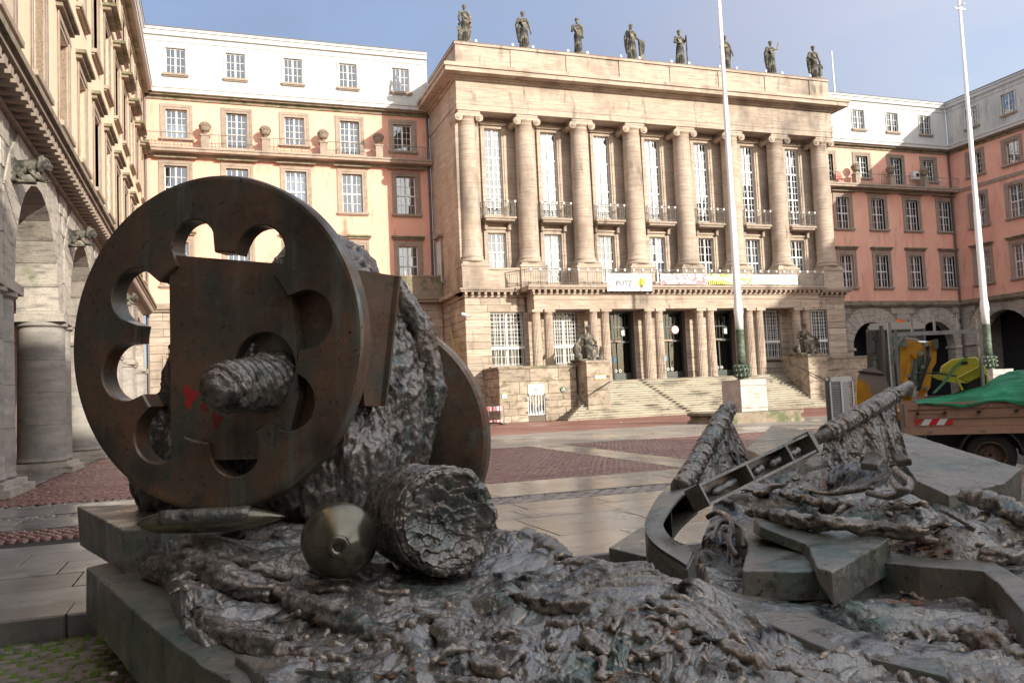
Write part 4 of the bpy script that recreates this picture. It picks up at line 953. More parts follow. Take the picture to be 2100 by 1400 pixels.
def standing(arms, robe=1.0, bare=False, beard=False, cap=False, cloak=None, extra=None, lean=0.0):
    mb = MB(); hx = lean
    nf = 13
    def fold(a, z): return 1 + .10 * math.sin(a * nf + z * 1.5) * max(0, 1 - z / 1.15) + .04 * math.sin(a * 5 + 2 + z * 3)
    mb.lathe([(.245 * robe, 0), (.235 * robe, .1), (.21 * robe, .4), (.195 * robe, .7), (.175, .92), (.16, 1.02), (.15, 1.06)], (hx * .3, 0, 0), 52, fn=fold)
    mb.ball((-.09, -.20, .04), (.05, .11, .04), 8, 6); mb.ball((.10, -.17, .04), (.05, .11, .04), 8, 6)
    mb.ball((hx * .3, 0, .98), (.18, .135, .12)); mb.ball((hx * .6, 0, 1.18), (.155, .115, .16)); mb.ball((hx, -.01, 1.34), (.185, .125, .15), 14, 10)
    mb.ball((hx, 0, 1.43), (.20, .10, .07)); limb(mb, [(hx, 0, 1.45), (hx, -.01, 1.58)], [.065, .055])
    if bare:
        for sx in (-1, 1): mb.ball((hx + sx * .075, -.10, 1.36), (.075, .04, .055))
    head(mb, (hx, -.02, 1.67), beard=beard, cap=cap)
    for sx, (el, wr_, fd) in zip((-1, 1), arms):
        limb(mb, [(hx + sx * .205, 0, 1.42), el, wr_], [.07, .05, .036]); hand(mb, wr_, fd)
    for i in range(7 if not bare else 3):           # sash folds
        a = -.5 + i * .17; mb.tube([(hx - .17, -.04 - .02 * i, 1.42 - i * .03), (0, -.155, 1.25 - .06 * i), (.17, -.09, 1.0 + .03 * i)], .022, 6)
    if cloak: 
        sx = cloak; P = []
        mb.tube([(hx + sx * .17, .04, 1.45), (hx + sx * .27, .07, 1.15), (sx * .26, .08, .75), (sx * .22, .08, .35)], [.09, .11, .10, .07], 10, fn=lambda a, j: 1 + .15 * math.sin(5 * a))
    if extra: extra(mb)
    mb.box(-.27, .27, -.25, .22, -.08, .01)
    return mb
def child(mb, x, y=-.05, h=.8):
    s = h / 1.8; o_ = mb.M; base = Matrix.Translation((x, y, 0)) @ Matrix.Scale(s * 1.15, 4); mb.M = base
    mb.lathe([(.2, 0), (.18, .5), (.15, 1.0), (.17, 1.3)], (0, 0, 0), 16); mb.ball((0, 0, 1.36), (.18, .12, .13)); mb.ball((0, -.02, 1.66), .125)
    limb(mb, [(-.19, 0, 1.4), (-.24, -.08, 1.1), (-.08, -.18, 1.05)], [.06, .05, .04]); limb(mb, [(.19, 0, 1.4), (.24, -.05, 1.15), (.15, -.15, .95)], [.06, .05, .04]); mb.M = o_
D = (0, 0, -1)
ST = [
 (dict(arms=[((-.30, .0, 1.12), (-.27, -.12, .88), D), ((.32, .05, 1.16), (.24, -.05, .95), (0, -1, 0))], bare=True, cloak=1, extra=lambda m_: child(m_, -.30, -.05, .78)), 'bare chested stone figure with a child on the parapet corner nearest the cream wing'),
 (dict(arms=[((-.34, .0, 1.22), (-.12, -.20, 1.28), (1, 0, 0)), ((.30, .02, 1.12), (.32, -.06, .84), D)], cloak=-1, lean=-.04), 'stone figure in a heavy cloak, second from the cream wing on the parapet'),
 (dict(arms=[((-.28, -.03, 1.14), (-.02, -.20, 1.22), (1, 0, 0)), ((.26, 0, 1.14), (.22, -.10, .86), D)], beard=True, robe=.86), 'slim stone figure with one arm folded on its chest, third from the cream wing'),
 (dict(arms=[((-.26, -.05, 1.16), (-.22, -.20, 1.38), (0, 0, 1)), ((.30, -.02, 1.16), (.30, -.18, 1.0), (1, 0, 0))], cap=True, cloak=-1, extra=lambda m_: (m_.tube([(-.22, -.24, .0), (-.24, -.24, 1.62)], .025, 6), m_.prism([(.34, .04), (.52, .0), (.66, .98), (.28, 1.02)], -.24, -.12))), 'stone figure with a staff and a leaning board, fourth on the parapet'),
 (dict(arms=[((-.30, .0, 1.14), (-.12, -.20, 1.05), (1, 0, 0)), ((.28, -.02, 1.20), (.30, -.14, 1.32), (0, 0, 1))], beard=True, extra=lambda m_: m_.tube([(.30, -.18, 0), (.30, -.18, 1.52)], .04, 6)), 'stone figure holding an upright club, fifth on the parapet just left of the flagpole'),
 (dict(arms=[((-.28, .0, 1.14), (-.08, -.20, 1.12), (1, 0, 0)), ((.30, -.02, 1.12), (.34, -.14, .80), D)], robe=.95, cloak=1), 'stone figure directly right of the flagpole on the parapet'),
 (dict(arms=[((-.30, .0, 1.22), (.0, -.20, 1.24), (1, 0, 0)), ((.38, -.06, 1.40), (.46, -.12, 1.66), (0, 0, 1))], cloak=-1), 'stone figure raising one hand, second from the pink wing on the parapet'),
 (dict(arms=[((-.34, .02, 1.20), (-.22, -.10, 1.02), (1, 0, 0)), ((.30, 0, 1.16), (.32, -.10, .92), D)], bare=True, cap=True, robe=.82, cloak=-1, extra=lambda m_: child(m_, .36, -.02, .92)), 'stone figure with a small child on the parapet corner nearest the pink wing'),
]
for i, (kw, lab) in enumerate(ST):
    mb = standing(**kw); sc = 1.50
    mb.v = [(v[0] * sc, v[1] * sc, v[2] * sc) for v in mb.v]
    o = remesh(mb, 'parapet_statue', STAT, .026, None, disp=lambda c: .007 * fbm(c[:, 0] * 12, c[:, 1] * 12, c[:, 2] * 12, 3))
    o.location = (kx[i] + (.12, .28, .22, .38, .25, .1, .1, 0)[i], 53.55, 25.78); o.rotation_euler = (0, 0, random.uniform(-.2, .2)); o['label'] = lab; o['category'] = 'statue'; o['group'] = 'statues along the parapet'
# seated statues
def seated(flip):
    mb = MB(); s_ = -1 if flip else 1
    mb.box(-.78, .78, -.6, .7, 0, .12); mb.ball((0, .15, .35), (.62, .5, .36), 14, 8)
    mb.ball((0, .12, .72), (.30, .26, .22)); mb.ball((.03, .10, .98), (.25, .19, .26)); mb.ball((.03, .09, 1.24), (.27, .17, .18)); mb.ball((.03, .1, 1.36), (.29, .15, .10))
    limb(mb, [(.03, .08, 1.38), (.05, .04, 1.55)], [.09, .08]); head(mb, (.06, .02, 1.70), s=1.35)
    for sx in (-1, 1):
        limb(mb, [(sx * .16, .05, .70), (sx * .24, -.42, .72), (sx * .22, -.48, .16)], [.17, .14, .10])
        mb.ball((sx * .22, -.58, .14), (.07, .15, .06))
    for i in range(9): mb.tube([(-.3 + i * .075, -.1, .80), (-.28 + i * .07, -.50, .72), (-.30 + i * .078, -.56, .14)], [.05, .05, .045], 6)
    limb(mb, [(s_ * -.26, .08, 1.36), (s_ * -.52, -.05, 1.10), (s_ * -.74, -.18, .92)], [.10, .08, .06]); hand(mb, (s_ * -.74, -.18, .92), (s_ * -1, -.3, -.2), 1.4)
    limb(mb, [(s_ * .31, .08, 1.34), (s_ * .46, -.02, 1.02), (s_ * .28, -.34, .86)], [.10, .08, .06]); hand(mb, (s_ * .28, -.34, .86), (-s_, -.6, 0), 1.4)
    mb.ball((s_ * -.72, -.12, .62), (.24, .22, .30)); mb.ball((s_ * -.66, -.15, .25), (.22, .22, .25))
    o_ = mb.M; mb.M = Matrix.Translation((s_ * .62, -.22, .12)) @ Matrix.Scale(.42, 4); mb.lathe([(.3, 0), (.26, .5), (.2, .9)], (0, 0, 0), 12); mb.ball((0, 0, 1.0), (.25, .2, .2)); mb.ball((0, -.03, 1.35), .16); mb.M = o_
    return mb
for k, (x, lab) in enumerate(((23.0, 'weathered seated woman with outstretched arm on the left pedestal of the steps'), (40.0, 'dark seated figure leaning on its arm on the right pedestal of the steps'))):
    mb = seated(k == 1); sc = 1.22; mb.v = [(v[0] * sc, v[1] * sc, v[2] * sc) for v in mb.v]
    o = remesh(mb, 'seated_statue', STAT, .026, None, disp=lambda c: .009 * fbm(c[:, 0] * 8, c[:, 1] * 8, c[:, 2] * 8, 3))
    o.location = (x, 49.9, 3.70); o['label'] = lab; o['category'] = 'statue'; o['group'] = 'seated figures flanking the steps'
# beast corbels on the arcade
def beast():
    mb = MB(); mb.box(-.26, .26, -.1, .12, -.45, .30)           # local: out = -y
    limb(mb, [(0, 0, 0), (0, -.45, .05), (0, -.75, .12)], [.24, .23, .2]); mb.ball((0, -.95, .16), (.22, .24, .22), 12, 8); mb.ball((0, -1.14, .08), (.13, .12, .11)); mb.ball((0, -1.12, -.02), (.10, .09, .05))
    for i in range(22):
        a = i * 2.4; mb.ball((.22 * math.cos(a), -.82 - .03 * (i % 4), .14 + .24 * math.sin(a)), .07, 6, 5)
    for sx in (-1, 1):
        limb(mb, [(sx * .16, -.55, -.05), (sx * .18, -.75, -.28), (sx * .16, -1.0, -.33)], [.11, .085, .07]); mb.ball((sx * .16, -1.06, -.34), (.08, .1, .06)); mb.ball((sx * .14, -.86, .36), (.045, .03, .06))
        limb(mb, [(sx * .17, -.1, -.05), (sx * .2, -.3, -.30), (sx * .17, -.5, -.36)], [.13, .10, .07])
    mb.box(-.20, .20, -.7, 0, -.46, -.36)
    return remesh(mb, 'beast_corbel', STAT, .022, None, disp=lambda c: .008 * fbm(c[:, 0] * 14, c[:, 1] * 14, c[:, 2] * 14, 3))
bc = beast(); labs = ['carved stone beast jutting from the arcade pier nearest the left edge', 'mossy carved stone beast above the second arcade pier', 'carved stone beast on the third arcade pier, seen through the wheel', 'carved stone beast on the fourth arcade pier, seen through the wheel']
for k in range(4):
    o = bc if k == 0 else copy_tree(bc)
    o.scale = (.62, .62, .72); o.location = (XL + .03, 20.35 + 7.7 * k + .6, 7.08); o.rotation_euler = (0, 0, R(90)); o['label'] = labs[k]; o['category'] = 'carving'; o['group'] = 'beast corbels on the arcade'

# ---------------------------------------------------------------- banners, signs, clock, lanterns
def text(s, size, m_, parent, loc, rot=(R(90), 0, 0), ext=.004, bold=.0, name='lettering'):
    c = bpy.data.curves.new(name, 'FONT'); c.body = s; c.size = size; c.extrude = ext; c.offset = bold; c.align_x = 'CENTER'; c.align_y = 'CENTER'
    t_ = bpy.data.objects.new('t', c); COL.objects.link(t_); dg = bpy.context.evaluated_depsgraph_get(); dg.update()
    me = bpy.data.meshes.new_from_object(t_.evaluated_get(dg)); bpy.data.objects.remove(t_); me.materials.clear(); me.materials.append(m_); me.name = name
    return obj(name, me, parent, loc, rot)
SHEET = mat('banner_white', (.82, .82, .80), .6)
INK = mat('banner_ink', (.20, .22, .25), .6); INKP = mat('print_pale', (.55, .56, .58), .6)
def cloth(x0, x1, z0, z1, y, m_, name, amp=.03, n=40, seed=0, kx_=3.0, parent=None, **tags):
    P = []
    for j in range(9):
        P.append([(x0 + (x1 - x0) * i / n, y + amp * math.sin(i * kx_ * .35 + seed) * (1 - .5 * j / 8) + amp * .5 * math.sin(j * .9 + i * .2), z0 + (z1 - z0) * j / 8 - .015 * math.sin(i * math.pi / (n / 6)) ** 2 * (j == 8)) for i in range(n + 1)])
    return MB().grid(P).build(name, m_, parent, smooth=True, **tags)
bn = thing('banner', 'white cloth banner lettered PUTZ on the balcony railing above the doors', 'banner', (0, 51.04, 0), group='banners on the balcony railing')
cloth(25.15, 28.55, 8.45, 9.66, 0, SHEET, 'sheet', .02, parent=bn)
text('PUTZ', .50, INK, bn, (26.45, -.06, 8.97), bold=.016); text('PICO BELLO', .15, INKP, bn, (26.4, -.06, 9.38)); text('TAG', .16, INKP, bn, (26.2, -.06, 8.66))
YEL = mat('print_lime', (.62, .72, .06), .6)
q = MB()
for i, (a, b, r_) in enumerate(((27.75, 9.08, .22), (27.9, 9.2, .15), (27.66, 8.98, .15), (27.85, 9.0, .18))): q.prism([(a + r_ * math.cos(t * math.pi / 8), b + r_ * math.sin(t * math.pi / 8)) for t in range(16)], -.058 - i * .002, -.05)
q.build('lime_splash', YEL, bn)
for x in (27.7, 27.95, 28.2): MB().box(x, x + .16, -.06, -.055, 8.63, 8.68).build('print_bar', INKP, bn)
def picm(name, cols):
    return mat(name, cols[0], .6, layers=[(c, s_, .48, .56, (1, 1, 1.4), 3) for c, s_ in cols[1:]])
for i, (xa, xb, nm, cs, lab) in enumerate(((29.25, 33.0, 'print_pink', [(.66, .58, .60), ((.45, .24, .26), 1.4), ((.76, .70, .70), 2.2), ((.30, .20, .22), 3.2)], 'long banner with a pale pink picture right of the lettered banner'),
                                   (33.05, 36.6, 'print_green', [(.45, .62, .28), ((.72, .62, .15), 1.7), ((.74, .76, .68), 1.1), ((.22, .30, .10), 3.5)], 'banner with a green and yellow picture behind the flagpole'),
                                   (36.65, 40.7, 'print_white', [(.74, .70, .70), ((.62, .50, .52), 1.3), ((.78, .77, .78), 1.0), ((.34, .42, .34), 3.1)], 'long whitish picture banner at the right end of the balcony railing'))):
    t = thing('banner', lab, 'banner', (0, 51.04, 0), group='banners on the balcony railing')
    cloth(xa, xb, 8.92, 9.68, 0, picm(nm, cs), 'sheet', .03, seed=i * 2, parent=t)
    if i == 1:
        q = MB()
        for k in range(9): q.box(xa + .05 + .16 * k, xa + .13 + .16 * k, -.062, -.056, 8.94, 9.1 + .05 * (k % 3))
        q.build('yellow_stripes', mat('print_yellow', (.75, .58, .08), .6), t)
ck = thing('wall_clock', 'round white clock hanging in front of the middle door', 'clock', tuple(on('Y', 52.1, 1384.5, 676)))
def disc(r, y0, y1, n=28): return [(r * math.cos(2 * math.pi * i / n), r * math.sin(2 * math.pi * i / n)) for i in range(n)], y0, y1
MB().prism(*disc(.29, 0, .09)).build('case', mat('clock_rim', (.45, .12, .10), .5), ck); MB().prism(*disc(.26, -.012, 0)).build('dial', WPAINT, ck)
q = MB()
for i in range(12):
    a = math.pi * i / 6; q.box(.21 * math.cos(a) - .012, .21 * math.cos(a) + .012, -.02, -.012, .21 * math.sin(a) - .02, .21 * math.sin(a) + .02)
q.build('hour_mark', DARKM, ck)
MB().add([(-.012, -.022, 0), (.012, -.022, 0), (-.10, -.022, .13), (-.12, -.022, .11)], [(0, 1, 2, 3)]).build('hour_hand', DARKM, ck)
MB().add([(0, -.024, -.01), (.02, -.024, .01), (.19, -.024, -.06), (.18, -.024, -.08)], [(0, 1, 2, 3)]).build('minute_hand', DARKM, ck)
MB().tube([(0, .04, .28), (0, .04, .9)], .012, 5).build('hanger', DARKM, ck)
LAMPG = mat('frosted_glass', (.75, .75, .68), .3)
for k, (px_, py_, lab) in enumerate(((1276, 681, 'small hanging lantern with a pale roof before the door nearest the seated woman'), (1486, 677, 'small hanging lantern before the door beside the flagpole'))):
    t = thing('lantern', lab, 'lantern', tuple(on('Y', 52.1, px_, py_)), group='lanterns hanging in the porch')
    MB().box(-.11, .11, -.11, .11, -.24, .14).build('glass_body', LAMPG, t)
    MB().lathe([(.22, .14), (.16, .2), (.03, .32)], (0, 0, 0), 8).build('cap', PATINA, t); f_ = MB()
    for sx in (-.12, .12):
        for sy in (-.12, .12): f_.box(sx - .012, sx + .012, sy - .012, sy + .012, -.26, .14)
    f_.box(-.14, .14, -.14, .14, -.28, -.24).tube([(0, 0, .3), (0, 0, 1.0)], .01, 5); f_.build('frame', DARKM, t)
sg = thing('notice_sign', 'orange and white notice sign on the pedestal of the seated woman', 'sign', tuple(on('Y', 48.67, 1231, 773)))
MB().box(-.40, .40, -.02, .0, -.16, .16).build('plate', mat('sign_orange', (.62, .28, .13), .5), sg); MB().box(-.38, .38, -.026, -.021, -.05, .09).build('white_band', SHEET, sg); MB().box(-.34, .1, -.03, -.027, .0, .03).build('print_bar', INKP, sg)
sp = thing('poster_board', 'square white poster with a brown flower logo above the barred cellar window', 'poster', tuple(on('Y', 49.95, 1099.5, 799)))
MB().box(-.53, .53, -.03, 0, -.34, .34).build('board', SHEET, sp); BRN = mat('print_brown', (.33, .21, .17), .6)
text('b', .30, BRN, sp, (-.32, -.034, .0), bold=.01); text('g', .30, BRN, sp, (.25, -.034, .0), bold=.01)
q = MB()
for a in range(6): q.prism([(-.03 + .06 * math.cos(a * 1.047) + .05 * math.cos(t * .785), .0 + .06 * math.sin(a * 1.047) + .05 * math.sin(t * .785)) for t in range(8)], -.036 - .001 * a, -.031)
q.build('flower_mark', BRN, sp); MB().box(-.3, -.2, -.034, -.031, -.24, -.2).box(.2, .32, -.034, -.031, -.24, -.2).build('print_bar', BRN, sp)
sm_ = thing('notice_plate', 'tiny white notice plate near the left end of the terrace wall', 'sign', tuple(on('Y', 49.95, 1034.5, 812))); MB().box(-.16, .16, -.02, 0, -.11, .11).build('plate', SHEET, sm_); MB().box(-.12, .02, -.024, -.021, .0, .05).build('print_bar', INKP, sm_)
rp_ = thing('round_relief', 'small round pale relief plaque on the terrace wall beside the poster', 'plaque', tuple(on('Y', 49.95, 1155, 798)))
MB().prism(*disc(.19, -.05, 0, 16)).build('disc', PATINA, rp_); q = MB(); q.ball((0, -.05, .03), (.08, .04, .1), 8, 6).ball((-.08, -.05, -.06), (.06, .03, .05), 8, 6).ball((.07, -.05, -.08), (.07, .03, .05), 8, 6); q.build('emblem', PEDM, rp_, smooth=True)
cc = thing('security_camera', 'white security camera on the corner stones left of the lattice window', 'camera', tuple(on('Y', 52.7, 955, 646)))
q = MB(); q.tube([(-.28, 0, .10), (.25, -.10, -.08)], [.10, .10], 10); q.build('housing', WPAINT, cc, smooth=False); MB().tube([(.25, -.10, -.08), (.29, -.11, -.093)], .085, 10).build('lens', DARKM, cc); MB().tube([(-.1, .3, .1), (-.1, 0, .02)], .03, 6).build('bracket', GALV, cc)
for k, (pts, lab) in enumerate((([(1210, 809), (1252, 782)], 'thin iron handrail on the side of the left statue pedestal'), ([(1622, 745), (1658, 762), (1700, 783), (1704, 806)], 'dark iron handrail crossing the right statue pedestal'))):
    P = [tuple(on('Y', 48.5, *p)) for p in pts]; o_ = P[0]
    t = thing('handrail', lab, 'handrail', o_, group='handrails of the entrance steps'); MB().tube([tuple(np.array(p) - np.array(o_)) for p in P], .03, 6).build('rail', DARKM, t)
    b_ = MB()
    for p in P: b_.tube([tuple(np.array(p) - np.array(o_)), tuple(np.array(p) - np.array(o_) + np.array([0, .2, -.02]))], .02, 5)
    b_.build('bracket', DARKM, t)
mt = thing('antenna_mast', 'thin white mast on the roof of the pink wing', 'mast', (54.55, 61.5, 27.86)); MB().tube([(0, 0, 0), (0, 0, 4.4)], [.10, .04], 8).build('pole', POLEW, mt); MB().tube([(0, 0, 2.0), (1.0, 0, 0)], .012, 4).tube([(0, 0, 2.0), (-.8, .4, 0)], .012, 4).build('stay_wire', METAL, mt)
ac = thing('air_conditioner', 'white air conditioner box on the pink balcony', 'air conditioner', tuple(on('Y', 60.1, 1877, 366))); MB().box(-.38, .38, -.2, .2, -.1, .62).build('case', WPAINT, ac); MB().prism([(.12 + .2 * math.cos(a * .4), .26 + .2 * math.sin(a * .4)) for a in range(16)], -.215, -.2).build('fan_grille', DARKM, ac)
gc = thing('garden_chair', 'small red garden chair on the pink balcony beside the columned front', 'chair', (54.2 - 1.0, 60.0, 19.32))
RC = mat('red_chair_paint', (.45, .10, .08), .5); MB().prism([(-.3, .45), (.3, .45), (.33, .8), (.24, 1.05), (0, 1.15), (-.24, 1.05), (-.33, .8)], .2, .25).build('backrest', RC, gc); MB().box(-.3, .3, -.25, .2, .42, .449).build('seat', RC, gc)
for a in (-.27, .27):
    for b in (-.2, .18): MB().box(a - .02, a + .02, b - .02, b + .02, 0, .42).build('leg', RC, gc)
# barriers
RED = mat('barrier_red', (.65, .05, .04), .5)
for k, (px0, px1, lab) in enumerate(((1002, 1034, 'red and white construction barrier standing at the corner of the terrace wall'), (968, 1000, 'red and white construction barrier half hidden behind the dark bronze disc'))):
    a, b = on('Z', 0, px0, 878 + k * 3), on('Z', 0, px1, 874 + k * 3); a[1] = b[1] = 47.5 - k * .8
    xa = on('Y', a[1], px0, 860)[0]; xb = on('Y', a[1], px1, 860)[0]; w_ = xb - xa
    t = thing('construction_barrier', lab, 'barrier', (xa, a[1], 0), group='construction barriers by the terrace')
    f_ = MB()
    for x in (0, w_): f_.tube([(x, 0, 0), (x, 0, 1.15)], .022, 6)
    for z in (.18, 1.1): f_.tube([(0, 0, z), (w_, 0, z)], .018, 6)
    for i in range(12): f_.tube([(w_ * i / 12, 0, .2), (w_ * i / 12, 0, .85)], .006, 4)
    f_.build('frame', GALV, t)
    for (z0, z1) in ((.84, 1.08), (.18, .3)):
        for i in range(9):
            MB().box(w_ * i / 9, w_ * (i + 1) / 9, -.03, -.02, z0, z1).build('board_stripe', RED if i % 2 == 0 else SHEET, t)
    for x in (.1, w_ - .1): MB().box(x - .1, x + .1, -.35, .35, 0, .09).build('foot', DARKM, t)
# sapling
tr = thing('bare_sapling', 'thin bare sapling with yellowish twigs in front of the corner pavilion', 'tree', (15.25, 54.5, 0))
rs = random.Random(12); tk = MB(); tw_ = MB()
def branch(mb, p, d, l_, r_, depth):
    q = p + d * l_; mb.tube([tuple(p), tuple((p + q) / 2 + Vector((rs.uniform(-.03, .03), rs.uniform(-.03, .03), 0))), tuple(q)], [r_, r_ * .8, r_ * .6], 5)
    if depth == 0: return
    for k in range(3 if depth > 1 else 2):
        dd = (d + Vector((rs.uniform(-.6, .6), rs.uniform(-.6, .6), rs.uniform(-.05, .35)))).normalized(); branch(tw_, q if k == 0 else p + d * l_ * rs.uniform(.4, .95), dd, l_ * rs.uniform(.55, .8), r_ * .55, depth - 1)
for a in range(6): branch(tk, Vector((rs.uniform(-.25, .25), rs.uniform(-.2, .2), 2.6)), Vector((rs.uniform(-.35, .35), rs.uniform(-.3, .3), 1)).normalized(), rs.uniform(.9, 1.7), .036, 3)
for a in range(3): tk.tube([(0, 0, 0), (rs.uniform(-.15, .15), 0, 2.7), (rs.uniform(-.25, .3), 0, rs.uniform(5.5, 7.6))], [.05, .04, .012], 6)
BARK = mat('yellow_bark', (.50, .42, .16), .8); tk.build('trunk', BARK, tr); tw_.build('twigs', BARK, tr)
# perforated panel
pp = atd(1731, 862, 31.0); pp[2] = 0
CABG = mat('cabinet_grey', (.065, .065, .07), .6, .2)
pf = thing('louvred_cabinet', 'grey louvred metal cabinet between the steps and the excavator', 'cabinet', tuple(pp), R(-14))
MB().box(-.46, -.40, 0, .06, 0, 1.78).box(.40, .46, 0, .06, 0, 1.78).box(-.04, .04, 0, .06, .2, 1.6).box(-.46, .46, 0, .06, 1.6, 1.78).box(-.46, .46, 0, .06, 0, .15).build('frame', CABG, pf)
MB().box(-.44, .44, .35, .42, 0, 1.75).build('back', CABG, pf)
q = MB()
for j in range(24):
    z = .17 + 1.42 * j / 24
    for (a, b) in ((-.40, -.04), (.04, .40)): q.add([(a, .0, z), (b, .0, z), (b, .05, z + .035), (a, .05, z + .035)], [(0, 1, 2, 3)])
q.build('louvre', CABG, pf, kind='stuff')

# ---------------------------------------------------------------- flatbed truck
TAN = mat('tan_truck_paint', (.40, .24, .165), .45, layers=[((.33, .20, .14), 3, .5, .7), ((.20, .13, .10), 1.5, .62, .8, (1, 1, 3))], bump=[(60, .08, .003)], spec=.5)
RUB = mat('tyre_rubber', (.025, .023, .022), .8, bump=[(60, .3, .004)]); BLK = mat('black_plastic', (.02, .02, .02), .5)
REFR = mat('reflective_red', (.62, .02, .03), .4); REFW = mat('reflective_white', (.72, .74, .73), .4)
RUST = mat('dusty_steel', (.16, .10, .075), .6, .4, layers=[((.28, .20, .15), 5, .5, .65)])
class Frame:
    def __init__(s, o, rz): s.o = np.array(o, float); s.rz = R(rz); s.c, s.s = math.cos(s.rz), math.sin(s.rz)
    def at(s, px_, py_, dy=0.0):            # local point where the line of sight meets the plane local y = dy
        d = ray(px_, py_); n_ = np.array([-s.s, s.c, 0]); t = (dy - (CAM - s.o) @ n_) / (d @ n_); p = CAM + d * t - s.o
        return (p[0] * s.c + p[1] * s.s, dy, p[2])
    def pl(s, pts, dy=0.0): return [s.at(*p, dy)[::2] for p in pts]
TRZ = -43.0; TO = (9.94, 10.21, 0); TF = Frame(TO, TRZ)
tk_ = thing('flatbed_truck', 'brown tan flatbed truck with hatched warning plate behind the bronze relief', 'truck', TO, R(TRZ))
L_ = 3.4
MB().box(0, L_, 0, .03, .80, 1.16).build('side_panel', TAN, tk_)
MB().box(.0, L_, -.022, -.001, 1.065, 1.16).box(.0, L_, -.018, -.001, .80, .86).prism([(.13, .92), (L_, .92), (L_, .94), (.13, .94)], -.02, -.001).box(0, .05, -.02, -.001, .8, 1.16).build('panel_rib', TAN, tk_)
MB().box(-.01, L_, -.03, 2.0, .68, .795).build('bed_frame', TAN, tk_)
MB().box(-.03, 0, 0, 2.0, .8, 1.16).build('end_panel', TAN, tk_); MB().box(0, L_, 1.97, 2.0, .8, 1.16).build('side_panel', TAN, tk_)
MB().box(-.06, -.02, -.03, .04, .66, 2.3).build('corner_post', GALV, tk_)
MB().box(.3, 3.0, .5, 1.6, .42, .66).build('chassis', BLK, tk_)
ww = .10
for i in range(5):
    a = .14 + i * .105; sh = .055
    if i == 0: P = [(.14, .825), (.14, .915), (.245 - .02, .915), (.17, .825)]
    elif i == 4: P = [(a - .03, .825), (a + .06, .915), (a + .085, .915), (a + .085, .825)]
    else: P = [(a - .075 + .04, .825), (a + sh - .03, .915), (a + .105 + sh - .03, .915), (a + .07, .825)]
    MB().prism(P, -.026 - .0005 * i, -.0225).build('hatch_stripe', REFR if i % 2 == 0 else REFW, tk_)
hk = MB().box(-.025, .025, -.05, -.001, 0, .03).tube([(0, -.05, .0), (0, -.06, .05)], .01, 5).mesh('lash_hook', DARKM)
for x in (.18, .55, 1.0, 1.48, 2.0): obj('lash_hook', hk, tk_, (x, -.02, .985))
c = MB(); zz = [(.18, .99), (.22, 1.15), (.55, 1.12), (.55, .99), (.18, .99)]
c.tube([(x, -.045, z) for x, z in zz], .005, 4)
c.tube([(x, -.05, z) for x, z in ((.85, 1.13), (1.0, 1.0), (1.15, 1.12), (1.33, 1.12), (1.48, 1.0), (1.68, 1.14), (1.85, 1.14), (2.0, 1.0), (2.2, 1.15))], .005, 4)
c.build('lashing_cord', DARKM, tk_)
MB().box(.30, .36, -.04, -.03, .72, .74).box(1.0, 1.07, -.04, -.03, .72, .74).build('latch', GALV, tk_)
for (wx, wy) in ((1.12, .18), (1.12, 1.8), (4.3, .18), (4.3, 1.8)):
    w_ = obj('wheel', MB().lathe([(.21, -.11), (.30, -.115), (.345, -.08), (.35, 0), (.345, .08), (.30, .115), (.21, .11)], (0, 0, 0), 32, cap=False).mesh('tyre_body', RUB, True), tk_, (wx, wy, .35), (R(90), 0, 0))
    r_ = MB().lathe([(.02, .03), (.08, .05), (.10, .02), (.17, .0), (.205, .04), (.215, .105), (.20, .11), (.19, .09)], (0, 0, 0), 28, cap=False); r_.build('rim', RUST, w_)
    h_ = MB()
    for i in range(12):
        a = math.pi * i / 6; h_.lathe([(.018, .048), (.018, .05)], (.165 * math.cos(a), .165 * math.sin(a), .0), 6)
    h_.build('rim_hole', BLK, w_)
P = [(1.12 + .43 * math.cos(a), .35 + .43 * math.sin(a)) for a in np.linspace(0, math.pi, 12)] + [(1.40 + .38 * math.cos(a), .35 + .38 * math.sin(a)) for a in np.linspace(math.pi, 0, 12)]
ma = MB()
for i in range(11):
    a0, a1 = np.linspace(0, math.pi, 12)[i:i + 2]
    ma.add([(1.12 + r_ * math.cos(t), y, .35 + r_ * math.sin(t)) for t in (a0, a1) for r_ in (.40, .43) for y in (-.02, .4)], [(0, 1, 5, 4), (2, 3, 7, 6), (0, 2, 6, 4), (1, 3, 7, 5)])
ma.build('mudguard', BLK, tk_)
MB().prism([(1.62 + .05 * math.cos(t * .5), .61 + .025 * math.sin(t * .5)) for t in range(13)], -.03, 0).build('side_light', mat('orange_lens', (.75, .16, .02), .3), tk_)
MB().box(3.55, 5.1, .02, 1.98, .45, 1.35).box(3.7, 5.0, .06, 1.94, 1.353, 2.05).build('cab', TAN, tk_); MB().box(3.85, 4.85, .05, .059, 1.4, 1.95).build('cab_window', GLASS, tk_)
# ladder rack on the bed
rk = thing('load_rack', 'galvanised load rack with upright prongs standing on the truck bed', 'rack', (9.96, 10.26, 0), R(-19.6))
q = MB(); q.box(-.10, -.055, .06, .11, .8, 2.42); q.build('upright', GALV, rk); MB().box(1.29, 1.33, .06, .11, 1.2, 2.42).build('upright', GALV, rk)
MB().box(-.054, 1.289, .065, .105, 2.20, 2.26).build('crossbar', GALV, rk)
for x in (.28, .63, 1.0): MB().box(x - .015, x + .015, .07, .10, 2.262, 2.5).build('prong', GALV, rk)
MB().add([(-.05, .07, 1.98), (-.05, .07, 2.03), (.10, .07, 2.2), (.14, .07, 2.2)], [(0, 1, 2, 3)]).add([(1.29, .07, 1.98), (1.29, .07, 2.03), (1.14, .07, 2.2), (1.10, .07, 2.2)], [(0, 1, 2, 3)]).build('gusset', GALV, rk)
